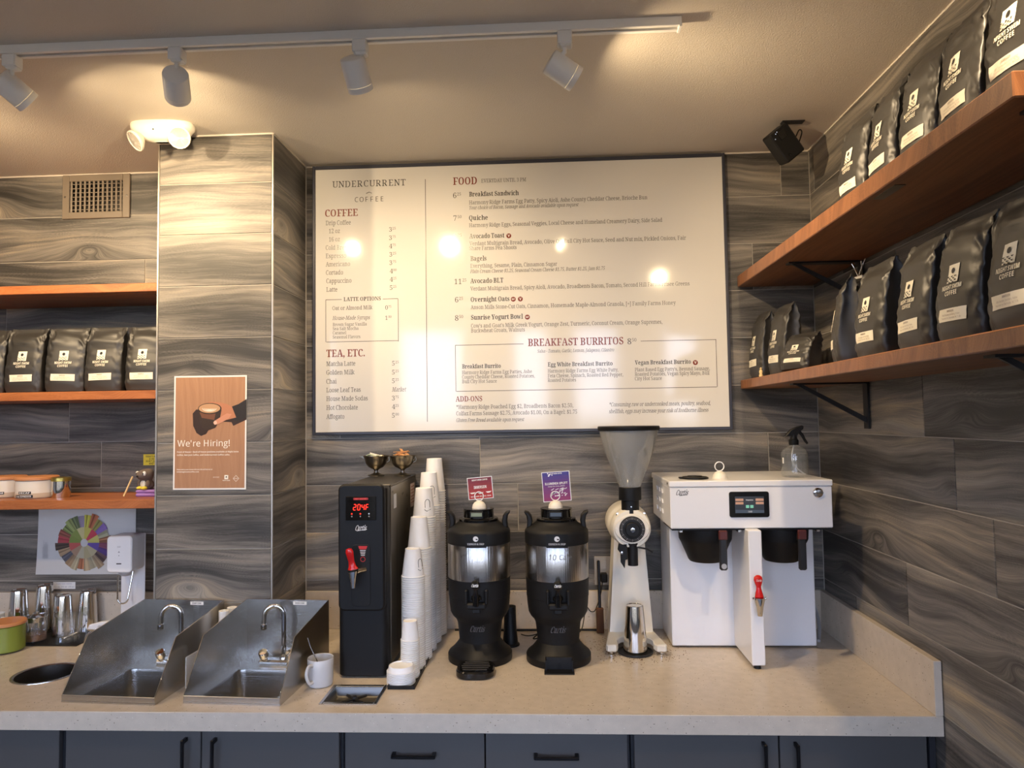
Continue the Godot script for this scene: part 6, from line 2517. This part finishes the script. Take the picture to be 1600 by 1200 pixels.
	s.flat(PackedVector2Array([Vector2(p.x - 0.0075, p.y - 0.008), Vector2(p.x + 0.0075, p.y - 0.008), Vector2(p.x + 0.0075, p.y + 0.008), Vector2(p.x - 0.0075, p.y + 0.008)]), p.z)
	s.write("NIGHT SWIM", sans_bold, 0.0055, p + Vector3(0, -0.0125, 0), 0.028, 0.0, true)
	p = func_point(w, h, m, 684, 1012)
	for k in 4:
		var a0 := PI / 2 * k
		var a1 := PI / 2 * (k + 1)
		s.strip(p.x + cos(a0) * 0.0115, p.y + sin(a0) * 0.0115, p.x + cos(a1) * 0.0115, p.y + sin(a1) * 0.0115, 0.0012, p.z)
	s.write("NOT JUST", sans_bold, 0.0045, p, 0.016, 0.0, true)
	p = func_point(w, h, m, 512, 1000)
	s.write("UNDERCURRENT", serif, 0.005, p, 0.025, 0.0, true)
	s.col = Color(0.03, 0.02, 0.02)
	p = func_point(w, h, m, 600, 998)
	s.flat(disc(0.0028, 12, Vector2(p.x, p.y)), p.z + 0.0002)
	part(t, "logos", s, M.print)


# crop pixels of the poster (x 130..770, y 90..1105) -> the sheet's own metres
func func_free(w: float, h: float, m: float) -> Transform3D:
	var kx := w / 636.0
	var ky := h / 1018.0
	return Transform3D(Basis(Vector3(kx, 0, 0), Vector3(0, -ky, 0), Vector3(0, 0, 1)), Vector3(-w / 2 - 134.0 * kx, h + 92.0 * ky, 0.0018))

func func_point(w: float, h: float, m: float, x: float, y: float) -> Vector3:
	return func_free(w, h, m) * Vector3(x, y, 0.0012)


# ---------------------------------------------------------------- things in the alcove left of the column
func canister(label: String, at: Vector3, r: float, h: float, body: Material, band: bool, tags: Array) -> void:
	var t := thing("storage_canister", label, "canister", at)
	var s := Shape.new()
	s.lathe([Vector2(0, 0), Vector2(r - 0.004, 0.0), Vector2(r, 0.004), Vector2(r, h - 0.002), Vector2(r - 0.003, h), Vector2(0, h)], 40, 30.0)
	part(t, "jar", s, body)
	if band:
		s = Shape.new()
		s.lathe([Vector2(r - 0.003, 0.0005), Vector2(r + 0.0006, 0.004), Vector2(r + 0.0006, h * 0.30), Vector2(r - 0.001, h * 0.305)], 40, 30.0)
		part(t, "unglazed_foot", s, M.sand)
	s = Shape.new()
	s.lathe([Vector2(0, h), Vector2(r - 0.004, h), Vector2(r + 0.004, h + 0.002), Vector2(r + 0.004, h + 0.011), Vector2(r + 0.001, h + 0.014), Vector2(0, h + 0.014)], 40, 30.0)
	part(t, "wooden_lid", s, M.lid_wood, "round wooden lid")
	for e in tags:
		s = Shape.new()
		var rows := []
		for j in 2:
			var line := []
			for i in 7:
				var a: float = e[2] + lerpf(-e[0] / 2, e[0] / 2, i / 6.0) / r
				line.append(Vector3(sin(a) * (r + 0.0011), e[1] + (j - 0.5) * 0.011, cos(a) * (r + 0.0011)))
			rows.append(line)
		s.grid(rows)
		var lb := part(t, "label_tape", s, M.black)
		s = Shape.new()
		s.col = Color(0.8, 0.8, 0.8)
		s.write(e[3], sans_bold, 0.009, Vector3(0, e[1], 0), e[0] * 0.85, 0.0, true, CupBend.new(r + 0.0010, r + 0.0010, 1.0, e[2]))
		part(lb, "lettering", s, M.print)

func build_alcove_things() -> void:
	var ys := 1.5005
	canister("cream jar with a wooden lid and two black label tapes, beside the small steel tin", Vector3(-2.106, ys, 0.205), 0.075, 0.072, M.cream, true, [[0.050, 0.024, 0.05, "DECAF"], [0.075, 0.010, -0.03, "4 oz ESPRESSO"]])
	canister("cream jar with a wooden lid, half out of view at the shelf's end", Vector3(-2.272, ys, 0.17), 0.075, 0.072, M.cream, true, [[0.03, 0.020, 0.45, "SUGAR"]])
	var t := thing("spice_tin", "small shiny steel tin with a yellow-green lid on the lowest shelf", "tin", Vector3(-1.992, ys, 0.22))
	var s := Shape.new()
	s.lathe([Vector2(0, 0), Vector2(0.034, 0), Vector2(0.0345, 0.002), Vector2(0.0345, 0.068), Vector2(0, 0.068)], 32, 30.0)
	part(t, "body", s, M.chrome)
	s = Shape.new()
	s.lathe([Vector2(0.0345, 0.066), Vector2(0.0365, 0.067), Vector2(0.0365, 0.080), Vector2(0.034, 0.082), Vector2(0, 0.0825)], 32, 30.0)
	part(t, "lid", s, M.tin_gold)

	# plush toy with a wooden stick, on two purple pads
	s = Shape.new()
	slab(-0.045, 0, -0.035, 0.045, 0.014, 0.035, s, 0.005)
	solo("purple_pad", s, M.purple, "lower of two purple sponge pads under the plush toy", "pad", Vector3(-1.628, ys, 0.2), 0.05, "purple pads")
	s = Shape.new()
	slab(-0.044, 0, -0.034, 0.044, 0.013, 0.034, s, 0.005)
	solo("purple_pad", s, M.purple, "upper of two purple sponge pads, the plush toy sitting on it", "pad", Vector3(-1.629, ys + 0.0143, 0.2), -0.04, "purple pads")
	t = thing("plush_toy", "small grey plush toy with big white eyes beside the column", "plush toy", Vector3(-1.640, ys + 0.0276, 0.2), -0.35)
	s = Shape.new()
	var rows := []
	for e in [[0.0, 0.0, 0.0, 0.0], [0.002, 0.018, 0.0, 0.0], [0.012, 0.026, 0.0, 0.0], [0.026, 0.024, 0.0, 0.0], [0.036, 0.019, 0.003, 0.0], [0.044, 0.024, 0.007, 0.0], [0.056, 0.030, 0.010, 0.0], [0.070, 0.029, 0.008, 0.0], [0.080, 0.020, 0.004, 0.0], [0.085, 0.0, 0.0, 0.0]]:
		var line := []
		for k in 20:
			var a := TAU * k / 20.0
			var stretch := 1.0 + (0.35 * maxf(0.0, cos(a)) if e[0] > 0.04 and e[0] < 0.075 else 0.0)
			line.append(Vector3(sin(a) * e[1], e[0], e[2] + cos(a) * e[1] * stretch))
		rows.append(line)
	s.grid(rows, true)
	part(t, "body", s, M.plush)
	for e in [-1.0, 1.0]:
		s = Shape.new()
		s.ball(Vector3(e * 0.019, 0.066, 0.032), Vector3(0.0085, 0.010, 0.006), 14, 10)
		var ey := part(t, "eye", s, M.white_matte)
		s = Shape.new()
		s.ball(Vector3(e * 0.019, 0.065, 0.0375), Vector3(0.003, 0.005, 0.002), 10, 8)
		part(ey, "pupil", s, M.black)
		s = Shape.new()
		s.ball(Vector3(e * 0.024, 0.024, 0.018), Vector3(0.008, 0.014, 0.010), 12, 8)
		part(t, "arm", s, M.plush)
		s = Shape.new()
		s.ball(Vector3(e * 0.013, 0.007, 0.026), Vector3(0.010, 0.007, 0.014), 12, 8)
		part(t, "foot", s, M.yellow)
	s = Shape.new()
	s.ball(Vector3(0, 0.022, 0.020), Vector3(0.014, 0.017, 0.010), 14, 8)
	part(t, "belly_patch", s, M.cream)
	s = Shape.new()
	s.ball(Vector3(0.0, 0.056, 0.048), Vector3(0.006, 0.004, 0.004), 12, 8)
	part(t, "nose", s, M.black_soft)
	s = Shape.new()
	s.tube([Vector3(-1.712, ys + 0.004, 0.245), Vector3(-1.684, ys + 0.082, 0.232)], 0.0035, 8)
	solo("wooden_stick", s, M.stick, "thin wooden stick propped against the plush toy", "stick")

	# soap dispenser on a standing back plate
	t = thing("soap_dispenser", "white touchless soap dispenser on a tall plate beside the left sink", "soap dispenser", Vector3(-1.757, TOP, 0.15))
	s = Shape.new()
	slab(-0.050, 0.0, -0.052, 0.053, 0.425, -0.046, s, 0.002)
	part(t, "back_plate", s, M.white)
	s = Shape.new()
	s.xf.origin = Vector3(0, 0.354, 0)
	s.prism(round_rect(0.106, 0.148, 0.016, 6), -0.045, 0.050, 0.004, 40.0)
	part(t, "housing", s, M.white)
	s = Shape.new()
	s.col = Color(0.25, 0.25, 0.27)
	s.write("SOAP", sans, 0.008, Vector3(0, 0.384, 0.0505), 0.014, 0.0, true)
	s.flat(PackedVector2Array([Vector2(-0.004, 0.361), Vector2(0.004, 0.361), Vector2(0.0, 0.368)]), 0.0505)
	s.flat(disc(0.002, 10, Vector2(0, 0.349)), 0.0505)
	s.col = Color(0.03, 0.03, 0.03)
	s.flat(round_rect(0.022, 0.0045, 0.002, 3, Vector2(0, 0.316)), 0.0505)
	part(t, "front_print", s, M.print)
	s = Shape.new()
	s.xf.origin = Vector3(0, 0.258, 0.0)
	s.lathe([Vector2(0, 0.0), Vector2(0.016, 0.0), Vector2(0.028, 0.008), Vector2(0.030, 0.021), Vector2(0, 0.021)], 24, 30.0)
	part(t, "nozzle", s, M.hose)
	s = Shape.new()
	var pts := [Vector3(-0.022, 0.265, 0.02), Vector3(-0.022, 0.18, 0.02)]
	pts.append_array(arc_pts(Vector3(0.0, 0.17, 0.02), Vector3(-0.022, 0, 0), Vector3(0, -0.022, 0), 0.0, PI, 10))
	pts.append(Vector3(0.030, 0.275, 0.0))
	s.tube(pts, 0.0035, 8)
	part(t, "wire_hook", s, M.chrome)

	# rubber mat with shaker tins, jug and glass
	s = Shape.new()
	slab(-0.22, 0, -0.105, 0.22, 0.005, 0.105, s, 0.002)
	solo("bar_mat", s, M.black_soft, "black rubber mat under the shaker tins and glasses", "mat", Vector3(-2.115, TOP, 0.145))
	var ym := TOP + 0.0052
	var tin := [Vector2(0.044, 0.0), Vector2(0.0455, 0.001), Vector2(0.0455, 0.004), Vector2(0.034, 0.165), Vector2(0.0325, 0.176), Vector2(0.030, 0.178), Vector2(0.027, 0.176), Vector2(0, 0.1755)]
	var k := 0
	for e in [[-2.226, 0.138, 1.08, "upside-down steel shaker tin under the small notice, leftmost pair front"], [-2.166, 0.068, 1.10, "upside-down steel shaker tin half hidden behind the glass jug"], [-2.045, 0.120, 0.93, "shorter upside-down steel shaker tin behind the drinking glass"], [-1.974, 0.068, 0.97, "upside-down steel shaker tin nearest the soap dispenser"]]:
		s = Shape.new()
		var pr := []
		for q in tin:
			pr.append(Vector2(q.x * 0.92, q.y * e[2]))
		s.lathe(pr, 36, 30.0)
		solo("shaker_tin", s, M.chrome, e[3], "shaker tin", Vector3(e[0], ym, e[1]), 0.0, "steel shaker tins")
	t = thing("glass_jug", "glass jug of tea with a steel strainer on the black mat", "jug", Vector3(-2.108, ym, 0.194))
	s = Shape.new()
	s.lathe([Vector2(0, 0.0), Vector2(0.038, 0), Vector2(0.041, 0.004), Vector2(0.041, 0.095), Vector2(0.039, 0.095), Vector2(0.039, 0.006), Vector2(0, 0.005)], 32, 30.0)
	part(t, "glass", s, M.clear)
	s = Shape.new()
	s.lathe([Vector2(0, 0.0065), Vector2(0.038, 0.0065), Vector2(0.038, 0.030), Vector2(0, 0.030)], 28, 30.0)
	part(t, "tea", s, M.tea)
	s = Shape.new()
	s.tube(curve([Vector3(0.018, 0.082, 0.040), Vector3(0.030, 0.080, 0.060), Vector3(0.032, 0.050, 0.066), Vector3(0.022, 0.022, 0.045)], 6), 0.0045, 8)
	part(t, "handle", s, M.clear)
	s = Shape.new()
	s.lathe([Vector2(0.034, 0.078), Vector2(0.037, 0.096), Vector2(0.045, 0.098), Vector2(0.045, 0.101), Vector2(0.012, 0.108), Vector2(0.009, 0.116), Vector2(0, 0.118)], 28, 40.0)
	part(t, "strainer", s, M.chrome)
	t = thing("drinking_glass", "short clear drinking glass with a dark drink rest on the black mat", "glass", Vector3(-1.968, ym, 0.19))
	s = Shape.new()
	s.lathe([Vector2(0, 0.0), Vector2(0.036, 0), Vector2(0.038, 0.004), Vector2(0.044, 0.105), Vector2(0.0425, 0.105), Vector2(0.0365, 0.008), Vector2(0, 0.008)], 32, 30.0)
	part(t, "glass", s, M.clear)
	s = Shape.new()
	for e in [[-0.02, 0.012, 0.01, 0.020, 0.004], [-0.01, 0.018, -0.012, 0.026, 0.010]]:
		s.tube([Vector3(e[0], 0.013, e[1]), Vector3(e[3], 0.018 + e[4], e[2])], 0.004, 8)
	part(t, "spoon_bits", s, M.steel)
	canister("green jar with a wooden lid at the counter's left edge", Vector3(-2.142, TOP + 0.0055, 0.305), 0.062, 0.098, M.green, false, [[0.022, 0.058, -0.05, "TEA"]])
	# white cup and saucer-like dish behind the green jar
	t = thing("white_cup", "white cup with a spoon handle behind the green jar", "cup", Vector3(-2.292, ym, 0.195))
	s = Shape.new()
	s.lathe([Vector2(0, 0), Vector2(0.026, 0.0), Vector2(0.030, 0.004), Vector2(0.040, 0.06), Vector2(0.0415, 0.108), Vector2(0.039, 0.108), Vector2(0.037, 0.06), Vector2(0.0, 0.02)], 30, 35.0)
	part(t, "bowl", s, M.porcelain)
	s = Shape.new()
	s.tube(curve([Vector3(0.038, 0.092, 0.0), Vector3(0.056, 0.090, 0.004), Vector3(0.058, 0.066, 0.004), Vector3(0.040, 0.050, 0.0)], 6), 0.005, 8)
	part(t, "handle", s, M.porcelain)

	# spray bottle with a white trigger behind the left sink's guard
	t = thing("white_trigger_bottle", "clear bottle with a white trigger head behind the left sink guard", "spray bottle", Vector3(-1.672, TOP + 0.0006, 0.47))
	s = Shape.new()
	s.lathe([Vector2(0, 0.0), Vector2(0.034, 0.0), Vector2(0.038, 0.004), Vector2(0.038, 0.095), Vector2(0.030, 0.118), Vector2(0.014, 0.128), Vector2(0.013, 0.136)], 28, 40.0)
	part(t, "bottle", s, M.bottle)
	s = Shape.new()
	s.prism(PackedVector2Array([Vector2(-0.028, 0.134), Vector2(-0.020, 0.150), Vector2(0.020, 0.160), Vector2(0.052, 0.164), Vector2(0.052, 0.150), Vector2(0.018, 0.146), Vector2(0.012, 0.132)]), -0.010, 0.010, 0.003, 40.0)
	part(t, "spray_head", s, M.white)
	s = Shape.new()
	s.tube(curve([Vector3(0.018, 0.150, 0.0), Vector3(0.030, 0.138, 0.0), Vector3(0.036, 0.120, 0.0), Vector3(0.046, 0.108, 0.0)], 6), 0.006, 8)
	part(t, "trigger", s, M.white)


# ---------------------------------------------------------------- loose things on counter and tower
func build_small_things() -> void:
	# mug and spoon
	var mp := Vector3(-0.776, TOP + 0.0006, 0.640)
	var t := thing("white_mug", "white mug holding a spoon, between the sink and the rinser", "mug", mp)
	var s := Shape.new()
	s.lathe([Vector2(0, 0), Vector2(0.036, 0.0), Vector2(0.039, 0.002), Vector2(0.041, 0.010), Vector2(0.0435, 0.088), Vector2(0.0425, 0.090), Vector2(0.0405, 0.089), Vector2(0.038, 0.010), Vector2(0, 0.006)], 40, 35.0)
	part(t, "body", s, M.porcelain)
	s = Shape.new()
	s.tube(curve([Vector3(-0.014, 0.074, 0.040), Vector3(-0.022, 0.076, 0.056), Vector3(-0.026, 0.052, 0.066), Vector3(-0.020, 0.024, 0.056), Vector3(-0.014, 0.020, 0.038)], 8), 0.0055, 10)
	part(t, "handle", s, M.porcelain)
	s = Shape.new()
	var tip := Vector3(-0.040, 0.158, 0.012)
	s.tube(curve([Vector3(0.012, 0.016, 0.0), Vector3(-0.010, 0.08, 0.006), Vector3(-0.030, 0.125, 0.010), tip], 8), 0.0020, 8)
	solo("bar_spoon", s, M.steel, "twisted steel spoon handle standing in the white mug", "spoon", mp)
	# sheet of paper between the two sinks, paper rolls behind
	s = Shape.new()
	s.xf.basis = Basis(Vector3.UP, -PI / 2 - 0.06)
	slab(-0.06, 0.0, -0.001, 0.06, 0.115, 0.001, s)
	solo("paper_card", s, M.paper, "white printed card standing between the two sinks", "card", Vector3(-1.196, TOP + 0.0006, 0.66))
	for e in [[-1.180, 0.425, "white paper roll behind the gap between the sinks, nearer one"], [-1.190, 0.470, "white paper roll behind the gap between the sinks, lower one"]]:
		s = Shape.new()
		s.lathe([Vector2(0, 0), Vector2(0.018, 0.0), Vector2(0.018, 0.200), Vector2(0.009, 0.200), Vector2(0.008, 0.19), Vector2(0, 0.19)], 20, 30.0)
		solo("paper_roll", s, M.white_matte, e[2], "roll", Vector3(e[0], TOP, e[1]), 0.0, "paper rolls between the sinks")

	# footed metal bowls on the water tower
	var yt := TOP + 0.6564
	var g := [Vector3(-0.712, yt, 0.12), Vector3(-0.600, yt, 0.125)]
	for k in 2:
		t = thing("footed_bowl", "dark pewter footed bowl of pale sweetener packets on the water tower" if k == 0 else "pewter footed bowl of brown sugar packets on the water tower", "bowl", g[k], 0.2 * k, "footed bowls on the water tower")
		s = Shape.new()
		s.lathe([Vector2(0, 0), Vector2(0.034, 0.0), Vector2(0.035, 0.002), Vector2(0.022, 0.006), Vector2(0.009, 0.013), Vector2(0.0075, 0.021), Vector2(0.012, 0.027), Vector2(0.030, 0.036), Vector2(0.042, 0.050), Vector2(0.047, 0.068), Vector2(0.051, 0.080), Vector2(0.0525, 0.082), Vector2(0.0505, 0.083), Vector2(0.044, 0.068), Vector2(0.036, 0.048), Vector2(0.0, 0.036)], 40, 40.0)
		part(t, "goblet", s, M.pewter)
		s = Shape.new()
		s.tube(curve([Vector3(0.047, 0.074, 0), Vector3(0.054, 0.073, 0), Vector3(0.055, 0.060, 0), Vector3(0.045, 0.055, 0)], 5), 0.0035, 8)
		if k == 0:
			part(t, "handle", s, M.pewter)
			s = Shape.new()
			s.prism(PackedVector2Array([Vector2(-0.046, 0.068), Vector2(-0.070, 0.0835), Vector2(-0.046, 0.0825)]), -0.012, 0.012, 0.001)
			part(t, "pouring_lip", s, M.pewter)
		else:
			part(t, "handle", s, M.pewter)
	var rng := RandomNumberGenerator.new()
	rng.seed = 31
	for k in 22:
		var brown := k >= 7
		var c: Vector3 = g[1] if brown else g[0]
		s = Shape.new()
		s.box(Vector3.ZERO, Vector3(0.052, 0.0022, 0.013) if brown else Vector3(0.045, 0.0030, 0.026), 0.0009)
		var a := rng.randf_range(-1.2, 1.2)
		var n := k - 7 if brown else k
		var o := solo("sugar_packet", s, M.packet if brown else (M.packet_green if k % 2 else M.white_matte), "slim brown sugar packet heaped in the pewter bowl" if brown else "pale sweetener packet lying in the dark pewter bowl", "sugar packet", c + Vector3(rng.randf_range(-0.018, 0.018), 0.070 + n * (0.0022 if brown else 0.0028), rng.randf_range(-0.016, 0.016)), a, "brown sugar packets" if brown else "pale sweetener packets")
		o.rotation.z = rng.randf_range(-0.38, 0.38)
		o.rotation.x = rng.randf_range(-0.3, 0.3)
	# small wooden figure at the end of the lower side shelf
	t = thing("wooden_figure", "tiny pale wooden figure at the foot of the coffee bags in the corner", "figurine", Vector3(0.838, 1.9423, 0.235))
	s = Shape.new()
	s.lathe([Vector2(0, 0), Vector2(0.007, 0.0), Vector2(0.008, 0.006), Vector2(0.005, 0.013), Vector2(0.007, 0.018), Vector2(0.006, 0.025), Vector2(0.003, 0.028), Vector2(0.005, 0.033), Vector2(0, 0.038)], 14, 60.0)
	part(t, "body", s, M.stick)
